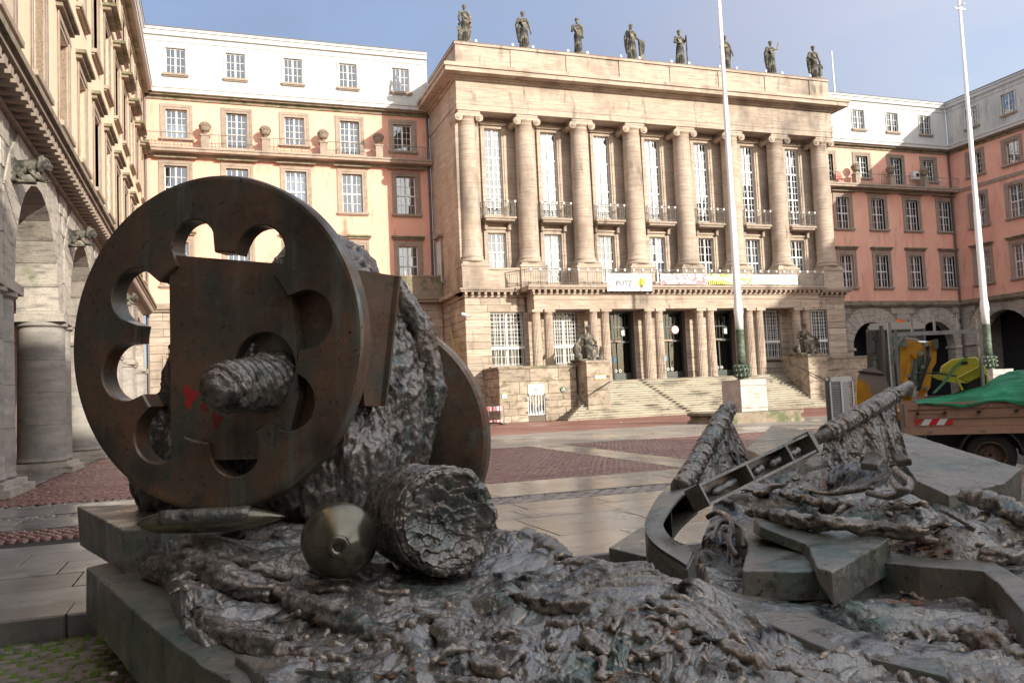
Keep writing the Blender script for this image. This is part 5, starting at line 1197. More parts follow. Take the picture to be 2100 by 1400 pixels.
# green tarpaulin
GRN = mat('green_net', (.010, .19, .085), .7, layers=[((.006, .13, .06), 3, .5, .65), ((.012, .25, .12), 2, .52, .66)], bump=[(140, .5, .004), (260, .5, .002)])
nx, ny = 200, 110; u = np.linspace(0, 1, nx); v = np.linspace(0, 1, ny); U, V_ = np.meshgrid(u, v)
X_ = .18 + U * 3.1; Y_ = -.05 + V_ * 1.7
top = 1.17 + .26 * np.clip((U - .02) * 2.2, 0, 1) * np.sin(np.clip(V_ * 1.05, 0, 1) * math.pi) ** .6 + .16 * np.exp(-((X_ - 1.55) / .35) ** 2) * np.clip(V_ * 2, 0, 1) + .05 * np.exp(-((X_ - 1.9) / .2) ** 2)
top += .030 * (ridge((X_ - Y_ * .8) * 1.6, (Y_ + X_ * .3) * 3.4, .2, 4) - 1.2) + .02 * np.abs(pn((X_ - Y_) * 5, Y_ * 5, .4))
edge = np.clip(1 - V_ / .07, 0, 1); droop = .06 + .05 * np.sin(X_ * 3.4 + .6) + .03 * np.sin(X_ * 9)
top = top * (1 - edge) + (1.15 - np.clip(droop, .0, .2) * np.clip((U - .05) * 8, 0, 1)) * edge
Y_ = np.where(edge > .5, -.055 - .01 * np.sin(X_ * 20), Y_)
idx = np.arange(nx * ny).reshape(ny, nx)
tp = obj('tarpaulin', npmesh('tarpaulin', np.stack([X_, Y_, top], -1).reshape(-1, 3), np.stack([idx[:-1, :-1], idx[:-1, 1:], idx[1:, 1:], idx[1:, :-1]], -1).reshape(-1, 4), GRN), None, TO, (0, 0, R(TRZ)), label='bright green net tarpaulin laced over the load of the tan truck', category='tarpaulin')
# plate compactor on the load
LIME = mat('lime_yellow_paint', (.46, .42, .04), .45, layers=[((.30, .27, .04), 4, .55, .7), ((.16, .13, .06), 9, .64, .75)])
pc_ = thing('plate_compactor', 'lime yellow plate compactor strapped on the truck load', 'compactor', TO, R(TRZ))
CY = 1.0
def rel(px_, py_, dy=0): return TF.at(px_, py_, CY + dy)
cyp = CY
hood = [rel(*p)[::2] for p in ((1928, 763), (1931, 750), (1953, 736), (1998, 732), (2012, 745), (2023, 764), (2002, 776), (1985, 784), (1966, 778), (1946, 774))]
remesh(MB().prism(hood, cyp - .26, cyp + .20), 'hood', LIME, .022, pc_); MB().prism([rel(*p)[::2] for p in ((1966, 742), (1980, 741), (1982, 747), (1967, 748))], cyp - .272, cyp - .262).build('filler_cap', BLK, pc_)
MB().prism([rel(*p)[::2] for p in ((1906, 769), (1930, 766), (1962, 776), (1984, 785), (1955, 785), (1924, 778))], cyp - .3, cyp + .25).build('base_plate', LIME, pc_)
MB().prism([rel(*p)[::2] for p in ((1968, 781), (2020, 766), (2026, 806), (1966, 808))], cyp - .22, cyp + .2).build('engine', BLK, pc_)
for dy in (-.30, .25): MB().tube([rel(1878, 766, dy), rel(1920, 764, dy), rel(1962, 771, dy)], .014, 6).build('handle', DARKM, pc_)
MB().tube([rel(1962, 776, -.3), rel(2008, 752, -.3), rel(2024, 770, -.3), rel(2028, 806, -.3)], .018, 6).tube([rel(1962, 776, -.3), rel(1974, 800, -.3)], .018, 6).build('guard_bar', LIME, pc_)
st_ = thing('ratchet_strap', 'green lashing strap over the plate compactor', 'strap', TO, R(TRZ))
q = MB(); P = [rel(1985, 731, -.3), rel(1958, 752, -.31), rel(1935, 785, -.33), rel(1915, 806, -.36)]
for a, b in zip(P, P[1:]): q.add([(a[0] - .025, a[1], a[2]), (a[0] + .025, a[1], a[2]), (b[0] + .025, b[1], b[2]), (b[0] - .025, b[1], b[2])], [(0, 1, 2, 3)])
q.build('webbing', mat('green_webbing', (.06, .22, .10), .7), st_)

# ---------------------------------------------------------------- excavator behind the truck
YLW = mat('excavator_yellow', (.55, .27, .02), .4, layers=[((.40, .19, .02), 2.5, .5, .7), ((.14, .09, .05), 5, .63, .75)]); CABM = mat('cab_grey', (.10, .092, .09), .4)
GRNG = glass('cab_glass', .06, (.45, .62, .55))
eo = atd(1830, 860, 15.6); eo[2] = 0; EF = Frame(eo, -41)
ex = thing('mini_excavator', 'yellow mini excavator with grey cab and folded arm behind the truck', 'excavator', tuple(eo), R(-41))
def er(px_, py_, dy=0.0): return EF.at(px_, py_, dy)
def pl_(pts, dy=0.0): return EF.pl(pts, dy)
y0 = 0.0
MB().prism(pl_(((1758, 772), (1768, 757), (1790, 753), (1812, 765), (1822, 790), (1826, 845), (1760, 845))), y0 - .1, y0 + 1.3).build('counterweight', mat('dusty_cover', (.24, .21, .20), .5), ex)
MB().prism(pl_(((1756, 786), (1762, 775), (1782, 790), (1788, 812), (1786, 846), (1757, 846))), y0 - .16, y0 + 1.2).build('engine_cover', YLW, ex)
def post(a, b, w_=.045, dy=0):
    A, B = er(*a), er(*b); fr.tube([(A[0], dy, A[2]), (B[0], dy, B[2])], w_, 6)
for dy in (0, 1.15):
    fr = MB()
    post((1783, 668), (1787, 762), dy=dy); post((1807, 668), (1812, 800), .07, dy); post((1893, 670), (1897, 800), dy=dy); post((1783, 668), (1893, 664), .05, dy); post((1787, 765), (1812, 775), .04, dy)
    fr.build('cab_frame', CABM, ex)
MB().prism(pl_(((1780, 671), (1786, 664), (1885, 659), (1898, 667), (1895, 674), (1782, 677))), -.05, 1.25).build('cab_roof', mat('cab_roof_grey', (.50, .48, .46), .45), ex)
MB().prism(pl_(((1786, 676), (1805, 676), (1808, 765), (1789, 760))), .0, .01).build('cab_glass', GRNG, ex); MB().prism(pl_(((1812, 677), (1890, 674), (1893, 790), (1816, 800))), .0, .01).build('cab_glass', GRNG, ex)
MB().prism(pl_(((1825, 745), (1850, 745), (1852, 800), (1825, 800))), .4, .8).build('seat', BLK, ex)
MB().prism(pl_(((1779, 700), (1790, 697), (1794, 703), (1793, 722), (1782, 724), (1779, 718))), -.2, -.15).build('mirror', CABM, ex)
MB().prism(pl_(((1841, 661), (1842, 654), (1850, 652), (1857, 656), (1857, 662))), .2, .36).build('beacon', mat('beacon_orange', (.85, .16, .02), .3), ex)
MB().prism(pl_(((1842, 800), (1838, 836), (1866, 838), (1864, 775), (1866, 742), (1884, 730), (1892, 714), (1880, 703), (1854, 701), (1844, 714))), -.55, -.3).build('boom', YLW, ex)
MB().prism(pl_(((1893, 704), (1912, 698), (1916, 704), (1914, 745), (1906, 758), (1902, 795), (1888, 814), (1877, 812), (1889, 772), (1896, 735))), -.52, -.34).build('dipper_arm', YLW, ex)
MB().tube([er(1856, 697, -.42), er(1882, 701, -.42)], .06, 10).build('hydraulic_cylinder', mat('cylinder_brown', (.16, .10, .08), .4, .4), ex)
MB().tube([er(1882, 701, -.42), er(1904, 703, -.42)], .03, 8).build('piston_rod', mat('chrome', (.6, .6, .6), .15, 1.0), ex)
for k, (a, b) in enumerate((((1866, 812), (1878, 735)), ((1853, 812), (1866, 742)))):
    MB().tube([er(*a, -.62), er((a[0] + b[0]) / 2, (a[1] + b[1]) / 2, -.62)], .045, 10).tube([er((a[0] + b[0]) / 2, (a[1] + b[1]) / 2, -.62), er(*b, -.62)], .025, 8).build('boom_cylinder', YLW if k else CABM, ex)
for (a, r_) in (((1856, 706), .045), ((1900, 706), .04), ((1889, 724), .045), ((1893, 752), .03), ((1864, 770), .035), ((1900, 795), .035)):
    MB().tube([er(*a, -.66), er(*a, -.28)], r_, 12).build('pivot_pin', GALV, ex)
MB().prism(pl_(((1868, 724), (1886, 716), (1893, 728), (1876, 736)), -.6), -.6, -.25).build('link_plate', YLW, ex)
MB().prism(pl_(((1905, 700), (1917, 698), (1918, 716), (1908, 718))), -.6, -.26).build('bucket_link', CABM, ex)
for z in (.2, .5): MB().prism(pl_(((1790, 735), (1808, 738), (1808, 741), (1790, 738))), z, z + .02).build('grab_rail', BLK, ex)
MB().tube([er(1781, 704, -.17), er(1790, 690, -.1), er(1800, 680, 0)], .012, 6).build('mirror_arm', BLK, ex)
MB().prism(pl_(((1789, 700), (1806, 700), (1806, 702), (1789, 702))), -.005, .0).build('wiper', BLK, ex)
MB().prism(pl_(((1760, 760), (1812, 766), (1812, 770), (1760, 764))), -.12, -.1).build('seam_strip', BLK, ex)
hs_ = MB()
for i in range(4):
    P = [er(1893 + i * 2, 712), er(1903 - i * 2, 735), er(1892 - i, 765), er(1880 - i * 2, 800)]; hs_.tube([(p[0], -.56 - .02 * i, p[2]) for p in P], .016, 5)
hs_.build('hydraulic_hose', BLK, ex)
text('JCB', .12, mat('decal_red', (.6, .06, .03), .5), ex, (er(1770, 822)[0], -.17, er(1770, 822)[2]), name='decal') if False else None
for y in (-.1, 1.0):
    MB().prism([(-.95, .05), (-.85, 0), (.95, 0), (1.1, .15), (1.1, .35), (.95, .5), (-.85, .5), (-1.0, .35)], y, y + .3).build('track', RUB, ex)
MB().box(-.6, .7, 0, 1.1, .5, .8).build('turntable', CABM, ex)
MB().box(-.75, .75, -.0, 1.15, .8, .95).build('platform', YLW, ex)
wn = thing('paper_notice', 'white paper notice on the wall left of the excavator cab', 'sign', tuple(on('Y', 48.9, 1774, 770))); MB().box(-.33, .33, 0, .02, -.2, .2).build('sheet', SHEET, wn); MB().box(-.2, .1, -.005, -.001, -.05, .05).build('print_bar', INKP, wn)
# ================================================================ BRONZE SCULPTURE
def mat_to_np(m_): return m_
# ---- base height field: control points = picture points with a chosen height
CT = [(215, 1150, .42), (250, 1110, .60), (330, 1120, .64), (430, 1095, .70), (560, 1085, .70), (600, 1130, .60), (400, 1190, .56), (350, 1270, .44), (430, 1350, .34), (330, 1180, .56),
      (450, 1395, .28), (700, 1400, .32), (900, 1400, .36), (1200, 1400, .38), (1500, 1400, .40), (1800, 1400, .40), (2100, 1400, .40),
      (500, 1260, .44), (700, 1240, .44), (850, 1230, .46), (1000, 1190, .50), (1100, 1200, .50), (1300, 1230, .54), (1200, 1300, .44), (1500, 1290, .44), (1500, 1340, .42), (900, 1310, .40), (600, 1330, .36),
      (760, 1215, .46), (950, 1200, .46), (1010, 1095, .50), (1120, 1105, .56), (1240, 1150, .58), (1330, 1155, .62), (1430, 1215, .56), (1250, 1200, .56),
      (1560, 1240, .40), (1700, 1300, .36), (1900, 1330, .38), (2100, 1150, .54), (2000, 1100, .60), (1650, 1020, .64), (1600, 1000, .68), (1700, 950, .86), (1800, 930, .95), (1850, 1010, .82), (1950, 1050, .78), (1900, 1090, .66),
      (1450, 1080, .56), (1460, 1150, .44), (1500, 1180, .36), (2100, 1030, .80), (2000, 1030, .80), (1740, 1000, .76), (1500, 1010, .70), (1750, 1240, .34), (1900, 1235, .36), (1800, 1225, .36), (2000, 1262, .36)]
CP = np.array([np.append(on('Z', z, x, y)[:2], z) for x, y, z in CT])
CP = np.vstack([CP, [[-.6, 7.4, .60], [.6, 7.6, .55], [1.8, 7.4, .5], [2.2, 6.6, .52], [1.0, 6.6, .6], [6.0, 7.3, .9], [7.2, 6.4, .85], [1.5, 2.0, .3], [3.5, 1.6, .3], [.4, 2.2, .25], [3.2, 7.0, .6]]])
def rbf(P, V):
    def f(x, y):
        sw = 0; sv = 0
        for i in range(len(P)):
            w = 1.0 / ((x - P[i, 0]) ** 2 + (y - P[i, 1]) ** 2 + .02) ** 1.7; sw = sw + w; sv = sv + w * V[i]
        return sv / sw
    return f
HB = rbf(CP[:, :2], CP[:, 2])
def P2(x, y, z): return tuple(on('Z', z, x, y)[:2])
# outline of the relief on plan
OUT = [P2(250, 1088, .60), P2(262, 1130, .55), P2(312, 1170, .5), P2(335, 1240, .42), P2(352, 1300, .38), P2(425, 1375, .30), P2(470, 1400, .25), (.55, 1.7), (4.5, 1.2), (7.6, 3.6), P2(2160, 1010, .78), P2(2060, 1004, .76), P2(1960, 1004, .78), P2(1870, 960, .90), P2(1800, 905, .98), P2(1700, 930, .92), P2(1600, 955, .80), P2(1530, 960, .80), P2(1480, 985, .72), P2(1410, 1100, .55), P2(1440, 1195, .50), P2(1400, 1170, .60), P2(1330, 1138, .62), P2(1250, 1140, .60), P2(1160, 1130, .56), P2(1120, 1095, .56), P2(1050, 1085, .52),
       (2.1, 7.2), (1.2, 8.0), (-.2, 7.9), P2(330, 1085, .66)]
OUT = np.array(OUT)
def sdist(x, y, poly):
    d = np.full(x.shape, 1e9); ins = np.zeros(x.shape, bool); n = len(poly)
    for i in range(n):
        ax_, ay = poly[i]; bx_, by = poly[(i + 1) % n]; ex_, ey = bx_ - ax_, by - ay
        t = np.clip(((x - ax_) * ex_ + (y - ay) * ey) / (ex_ ** 2 + ey ** 2 + 1e-12), 0, 1)
        d = np.minimum(d, np.hypot(x - ax_ - t * ex_, y - ay - t * ey))
        c = ((ay > y) != (by > y)) & (x < (bx_ - ax_) * (y - ay) / (by - ay + 1e-12) + ax_); ins ^= c
    return np.where(ins, d, -d)
NA, NR = 1150, 760
az = np.radians(np.linspace(-14.5, 63, NA)); rr = 1.9 * (9.6 / 1.9) ** np.linspace(0, 1, NR)
AZ, RRr = np.meshgrid(az, rr); GX, GY = RRr * np.sin(AZ), RRr * np.cos(AZ)
sdv = sdist(GX, GY, OUT)
hb = HB(GX, GY)
# smooth bands: polished ledges running through the relief
def band(pts, rad):
    m_ = np.zeros(GX.shape); P = [P2(*p) for p in pts]
    for a, b in zip(P, P[1:]):
        ex_, ey = b[0] - a[0], b[1] - a[1]; t = np.clip(((GX - a[0]) * ex_ + (GY - a[1]) * ey) / (ex_ ** 2 + ey ** 2), 0, 1)
        d = np.hypot(GX - a[0] - t * ex_, GY - a[1] - t * ey); m_ = np.maximum(m_, np.clip(1.6 - d / rad, 0, 1))
    return m_
led1 = band([(1455, 1222, .44), (1560, 1235, .42), (1640, 1262, .40), (1730, 1310, .36), (1800, 1335, .38), (1900, 1345, .38)], .11)
led2 = band([(1640, 1235, .36), (1780, 1240, .34), (1900, 1250, .34)], .20)
calm = np.clip(np.maximum(led1, led2), 0, 1)
# folds: flow to the right and towards the viewer
wx = .35 * fbm(GX * .9 + 3, GY * .9, .1, 3); wy = .35 * fbm(GX * .9 - 7, GY * .9 + 4, .6, 3)
U_ = (GX + wx) * .90 + (GY + wy) * -.42; V2 = (GX + wx) * .42 + (GY + wy) * .90
fold = ridge(U_ * 1.1, V2 * 5.0, .3, 3, 2.0, .5)
lump = fbm((GX + wx) * 2.2, (GY + wy) * 2.6, .7, 2)
zone = np.clip(.45 + 1.5 * pn(GX * .7 + 9, GY * .8), 0, 1)            # where the tangle is densest
fine = ridge((U_ + wx * .4) * 4.5, (V2 + wy) * 12, .5, 3, 2.0, .5)
cell = fbm(GX * 22, GY * 22, .2, 3)
bil = np.sqrt(np.abs(pn(U_ * 1.0 + 5, V2 * 3.1, .9)) + .004) + .40 * np.sqrt(np.abs(pn(U_ * 2.6 + 5, V2 * 7.0, 1.9)) + .004)
det = .095 * (bil - .75) + .028 * (fold - 1.15) + .055 * lump + (.006 + .016 * zone) * (fine - 1.15) + .0035 * cell
rs = np.random.RandomState(21)
st_add = np.zeros(GX.shape)
def stampfn(kind, dx, dy, r, th):
    d = np.hypot(dx, dy) / r; a = np.arctan2(dy, dx)
    if kind == 0: return np.sqrt(np.clip(1 - d ** 2, 0, 1)) * r * .75
    if kind == 1: return np.clip(1 - d, 0, 1) ** .6 * r * .5 * (1 + .5 * np.cos(d * 16 - a * 1 + th)) 
    if kind == 2: u_ = dx * np.cos(th) + dy * np.sin(th); v_ = -dx * np.sin(th) + dy * np.cos(th); q_ = 1 - (u_ / r) ** 2 - (v_ / (r * .42)) ** 2; return np.sqrt(np.clip(q_, 0, 1)) * r * .5 * (1 + .22 * np.sin(u_ / r * 22))
    if kind == 3: return np.clip(1 - d, 0, 1) * r * 1.5
    u_ = dx * np.cos(th) + dy * np.sin(th); v_ = -dx * np.sin(th) + dy * np.cos(th)
    return np.where((np.abs(u_) < r) & (np.abs(v_) < r * .55), r * .25 + .12 * u_, 0)
order = []
for k in range(300):
    a = np.radians(rs.uniform(-8, 56)); r0 = rs.uniform(2.3, 7.6); cx_, cy_ = r0 * math.sin(a), r0 * math.cos(a)
    if .45 + 1.5 * pn(cx_ * .7 + 9, cy_ * .8) < .35: continue
    order.append((cx_, cy_, rs.choice([.03, .045, .06, .09], p=[.3, .35, .25, .1]), rs.choice([0, 0, 1, 1, 2, 2, 4]), rs.uniform(0, 6.28)))
for cx_, cy_, r, kind, th in order:
    ia = np.searchsorted(az, math.atan2(cx_, cy_)); r0 = math.hypot(cx_, cy_); ir = np.searchsorted(rr, r0)
    da = int(1.3 * r / r0 / (az[1] - az[0])) + 2; dr = int(1.3 * r / (rr[min(ir + 1, NR - 1)] - rr[min(ir, NR - 2)] + 1e-6)) + 2
    s_ = (slice(max(0, ir - dr), min(NR, ir + dr)), slice(max(0, ia - da), min(NA, ia + da)))
    if st_add[s_].size: st_add[s_] = np.maximum(st_add[s_], stampfn(kind, GX[s_] - cx_, GY[s_] - cy_, r, th))
h = hb + (det + st_add * .8) * (1 - calm) + .03 * led1 + .004 * cell * calm
h = np.maximum(h, .02)
drop = np.clip((sdv + .02) / .09, 0, 1); drop = drop * drop * (3 - 2 * drop)
h = -.16 + (h + .16) * drop
keep = sdv > -.05
idx = np.arange(NA * NR).reshape(NR, NA)
Fq = np.stack([idx[:-1, :-1], idx[:-1, 1:], idx[1:, 1:], idx[1:, :-1]], -1).reshape(-1, 4)
Fq = Fq[keep.ravel()[Fq].all(1)][:, ::-1]
used = np.unique(Fq); remap = -np.ones(NA * NR, int); remap[used] = np.arange(len(used))
V = np.stack([GX, GY, h], -1).reshape(-1, 3)[used]
base = thing('bronze_relief', 'low sprawling dark bronze relief with tangled folds, shells and slabs across the foreground', 'sculpture', (0, 0, 0))
obj('relief_surface', npmesh('relief_surface', V, remap[Fq], BRR), base)
def hz(x, y):       # height of the relief at a plan point
    a = math.atan2(x, y); r0 = math.hypot(x, y); return float(h[min(np.searchsorted(rr, r0), NR - 1), min(np.searchsorted(az, a), NA - 1)])

def slab_at(pts, thick, parent=base, m_=None, name='bronze_slab', out=0.0, sub=True):
    """a cast slab: top outline from picture points with their heights, sides dropped and slightly flared"""
    T0 = [np.array(on('Z', z, x, y)) for x, y, z in pts]; T = []; TH = []
    for i in range(len(T0)):
        a_, b_ = T0[i], T0[(i + 1) % len(T0)]; k = max(1, int(np.linalg.norm(b_ - a_) / .05)); t0, t1 = (thick[i], thick[(i + 1) % len(T0)]) if hasattr(thick, '__len__') else (thick, thick)
        for j in range(k):
            q = a_ + (b_ - a_) * j / k; w = 0 if j == 0 else .007
            T.append(q + w * np.array([pn(q[0] * 9, q[1] * 9, .3), pn(q[0] * 9, q[1] * 9, 4.3), .6 * pn(q[0] * 7, q[1] * 7, 9.1)])); TH.append(t0 + (t1 - t0) * j / k)
    c = sum(T) / len(T); B = []
    for i, p in enumerate(T):
        th = TH[i]
        d = (p - c); d[2] = 0; d /= np.linalg.norm(d) + 1e-9; B.append(p + d * out - np.array([0, 0, th]))
    bm_ = MB().slab([tuple(p) for p in T], [tuple(p) for p in B])
    me = bm_.mesh(name, m_ or BRS); o_ = bpy.data.objects.new('t', me); COL.objects.link(o_)
    bv = o_.modifiers.new('b', 'BEVEL'); bv.width = .009; bv.segments = 2; bv.limit_method = 'ANGLE'
    dg = bpy.context.evaluated_depsgraph_get(); dg.update(); nm = bpy.data.meshes.new_from_object(o_.evaluated_get(dg)); bpy.data.objects.remove(o_); nm.name = name
    return obj(name, nm, parent)
slab_at([(158, 1038, .76), (230, 1035, .76), (420, 1030, .76), (480, 1062, .74), (330, 1082, .74), (250, 1087, .74)], .32, out=-.04)
slab_at([(177, 1163, .45), (225, 1152, .47), (300, 1150, .48), (420, 1200, .44), (560, 1330, .34), (620, 1460, .26), (540, 1460, .24), (470, 1395, .30), (420, 1368, .33), (330, 1300, .38), (262, 1240, .41)], .36, out=.02)
slab_at([(480, 1345, .36), (500, 1338, .37), (640, 1372, .36), (860, 1372, .36), (870, 1382, .35), (560, 1400, .31)], .2)
slab_at([(1248, 1122, .40), (1310, 1082, .42), (1330, 1080, .42), (1345, 1146, .40)], .22)
# stepped slabs of the middle right
slab_at([(1522, 1168, .56), (1535, 1117, .57), (1507, 1076, .60), (1540, 1069, .62), (1660, 1095, .60), (1700, 1150, .57), (1708, 1170, .55)], .15, out=.02)
slab_at([(1546, 1060, .70), (1640, 1066, .70), (1800, 1090, .66), (1822, 1106, .64), (1740, 1152, .62), (1706, 1172, .60), (1675, 1162, .61), (1655, 1115, .63), (1600, 1094, .66), (1560, 1078, .69)], [.1, .1, .15, .17, .17, .17, .06, .06, .06, .06], out=.02)
slab_at([(1818, 1088, .64), (1905, 1108, .62), (1938, 1108, .62), (1940, 1100, .63), (1860, 1078, .66)], .16, out=.02)
slab_at([(1800, 1150, .54), (1811, 1136, .55), (1880, 1130, .56), (1960, 1140, .56), (2040, 1152, .56), (2120, 1200, .55), (2140, 1290, .52), (2100, 1256, .53), (2057, 1205, .54), (2016, 1170, .55), (1976, 1166, .55), (1886, 1160, .55)], .22, out=.02)
slab_at([(1700, 1178, .46), (1760, 1160, .48), (1812, 1148, .50), (1815, 1162, .49), (1740, 1222, .44)], .12, out=.02)
slab_at([(1450, 1210, .45), (1560, 1224, .44), (1650, 1250, .43), (1760, 1298, .41), (1880, 1322, .41), (1930, 1345, .41), (1945, 1388, .39), (1900, 1376, .39), (1800, 1352, .40), (1700, 1332, .40), (1600, 1288, .42), (1500, 1243, .44)], .10, out=.015)
slab_at([(1622, 1238, .40), (1700, 1226, .41), (1830, 1226, .41), (1905, 1245, .40), (1885, 1264, .39), (1820, 1272, .39), (1740, 1266, .39)], .06)
slab_at([(1530, 920, .72), (1582, 873, .74), (1712, 888, .76), (1700, 925, .74), (1600, 950, .70)], .14)
slab_at([(1825, 880, 1.00), (1900, 900, .96), (2096, 960, .82), (2060, 990, .78), (1945, 1015, .78), (1880, 985, .84), (1840, 930, .92)], .26, out=-.03)
# ribbed plates, boards and ropes lying on the right part
pl1 = MB()
for i in range(15):
    p = on('Z', .90, 1640 + i * 5, 972 - i * 1.2); q = on('Z', .93, 1668 + i * 5, 944 - i * .8); d = (q - p); w_ = np.array([.014, .0, 0])
    pl1.add([tuple(p - w_), tuple(p + w_), tuple(q + w_), tuple(q - w_), tuple(p - w_ + [0, 0, .03]), tuple(p + w_ + [0, 0, .03]), tuple(q + w_ + [0, 0, .03]), tuple(q - w_ + [0, 0, .03])], [(4, 5, 6, 7), (0, 1, 5, 4), (1, 2, 6, 5), (2, 3, 7, 6), (3, 0, 4, 7)])
pl1.build('slatted_plate', BRS, base)
slab_at([(1765, 948, .93), (1782, 918, .99), (1815, 935, .97), (1800, 952, .92)], .05)
slab_at([(1830, 930, .96), (1850, 926, .98), (1870, 940, .95), (1840, 944, .93)], .05)
rs2 = random.Random(8)
def rope(pts, r, n=10, m_=BRM, name='bronze_rope'):
    P = [np.array(on('Z', z, x, y)) for x, y, z in pts]; Q = []
    for i in range(len(P) - 1):
        for k in range(n):
            t = k / n; p0, p1, p2, p3 = P[max(i - 1, 0)], P[i], P[i + 1], P[min(i + 2, len(P) - 1)]
            Q.append(tuple(.5 * ((2 * p1) + (-p0 + p2) * t + (2 * p0 - 5 * p1 + 4 * p2 - p3) * t * t + (-p0 + 3 * p1 - 3 * p2 + p3) * t ** 3)))
    Q.append(tuple(P[-1])); MB().tube(Q, r, 8).build(name, m_, base, smooth=True)
rope([(1830, 980, .92), (1842, 1000, .92), (1860, 1005, .92), (1868, 990, .94), (1850, 975, .96), (1835, 962, .97)], .022); rope([(1780, 1010, .84), (1820, 1018, .85), (1850, 1010, .88), (1866, 996, .92)], .02)
rope([(1930, 1045, .78), (1960, 1060, .76), (2000, 1085, .70)], .014); rope([(1640, 1000, .74), (1700, 1012, .76), (1790, 1000, .84)], .016)
rope([(1450, 1060, .62), (1475, 1050, .66), (1500, 1070, .64), (1495, 1110, .56), (1510, 1140, .50)], .02); rope([(1460, 1110, .54), (1480, 1070, .62), (1520, 1085, .60), (1525, 1120, .54)], .016)
# coiled net lump beside the curved beam
# ---- tangled blobs (3-D, so that they overhang)
def blobs(seed, cen, spread, n, rmin, rmax, name, vox, m_=BRM, long=.5):
    r_ = random.Random(seed); mb = MB()
    for i in range(n):
        x = cen[0] + r_.gauss(0, spread[0]); y = cen[1] + r_.gauss(0, spread[1]); z = max(hz(x, y), .05) + r_.uniform(-.012, .012); q = r_.uniform(rmin, rmax)
        if r_.random() < long:
            a = r_.uniform(0, 6.28); l_ = q * r_.uniform(2, 4); mb.tube([(x - l_ * math.cos(a), y - l_ * math.sin(a), z - q * .5), (x, y, z + q * .4), (x + l_ * math.cos(a), y + l_ * math.sin(a), z - q * .5)], [q * .4, q * .8, q * .3], 8)
        else: mb.ball((x, y, z), (q * r_.uniform(.8, 1.4), q * r_.uniform(.8, 1.3), q * r_.uniform(.6, 1)), 8, 6)
    return remesh(mb, name, m_, vox, base, kind='stuff', disp=lambda c: .006 * fbm(c[:, 0] * 40, c[:, 1] * 40, c[:, 2] * 40, 3) + .01 * pn(c[:, 0] * 14, c[:, 1] * 14, c[:, 2] * 14))
for i, (px_, py_, z, sx, sy, n) in enumerate(((1230, 1330, .44, .30, .16, 46), (1350, 1290, .48, .22, .12, 34), (800, 1300, .40, .30, .12, 40), (620, 1270, .42, .22, .10, 26), (1640, 1360, .42, .25, .1, 26), (1650, 990, .72, .3, .14, 30), (1760, 1010, .80, .35, .14, 44), (1880, 1010, .84, .3, .12, 30), (1960, 1060, .76, .25, .12, 30), (1480, 1090, .56, .10, .14, 22), (1950, 1290, .42, .26, .12, 32), (420, 1190, .56, .2, .14, 22), (1110, 1350, .40, .25, .12, 24), (1900, 1380, .42, .3, .1, 20))):
    c = on('Z', z, px_, py_); c[2] = z; blobs(i + 3, c, (sx, sy, .01), int(n * .65), .012, .036, 'figure_tangle', .009)
# draped folds forming the back ridges right of the roll
def drape(pts, rad, name='bronze_drapery', seed=0, fl=.25):
    P = [np.array(on('Z', z, x, y)) - np.array([0, 0, .35 * r_]) for (x, y, z), r_ in zip(pts, rad)]; Q = []; Rr = []
    for i in range(len(P) - 1):
        for k in range(8): Q.append(tuple(P[i] + (P[i + 1] - P[i]) * k / 8)); Rr.append(rad[i] + (rad[i + 1] - rad[i]) * k / 8)
    Q.append(tuple(P[-1])); Rr.append(rad[-1])
    mb = MB().tube(Q, Rr, 26)
    return remesh(mb, name, BRM, .013, base, disp=lambda c: .024 * (ridge(c[:, 0] * 3 - c[:, 1] * 2 + seed, c[:, 1] * 8 + c[:, 0] * 4, c[:, 2] * 14, 3) - 1.1) + .005 * fbm(c[:, 0] * 22, c[:, 1] * 22, c[:, 2] * 22, 3))
drape([(1005, 1110, .50), (1060, 1112, .50), (1110, 1120, .52), (1160, 1150, .50)], [.10, .12, .13, .08], seed=1)
drape([(1140, 1170, .50), (1200, 1165, .53), (1290, 1178, .52), (1370, 1205, .50), (1440, 1225, .46)], [.07, .10, .10, .09, .05], seed=5)
drape([(1250, 1215, .50), (1330, 1215, .50), (1400, 1240, .48), (1450, 1260, .42)], [.05, .09, .09, .05], seed=9)
drape([(310, 1160, .52), (380, 1150, .60), (470, 1180, .58), (560, 1210, .50)], [.08, .11, .10, .06], seed=12)
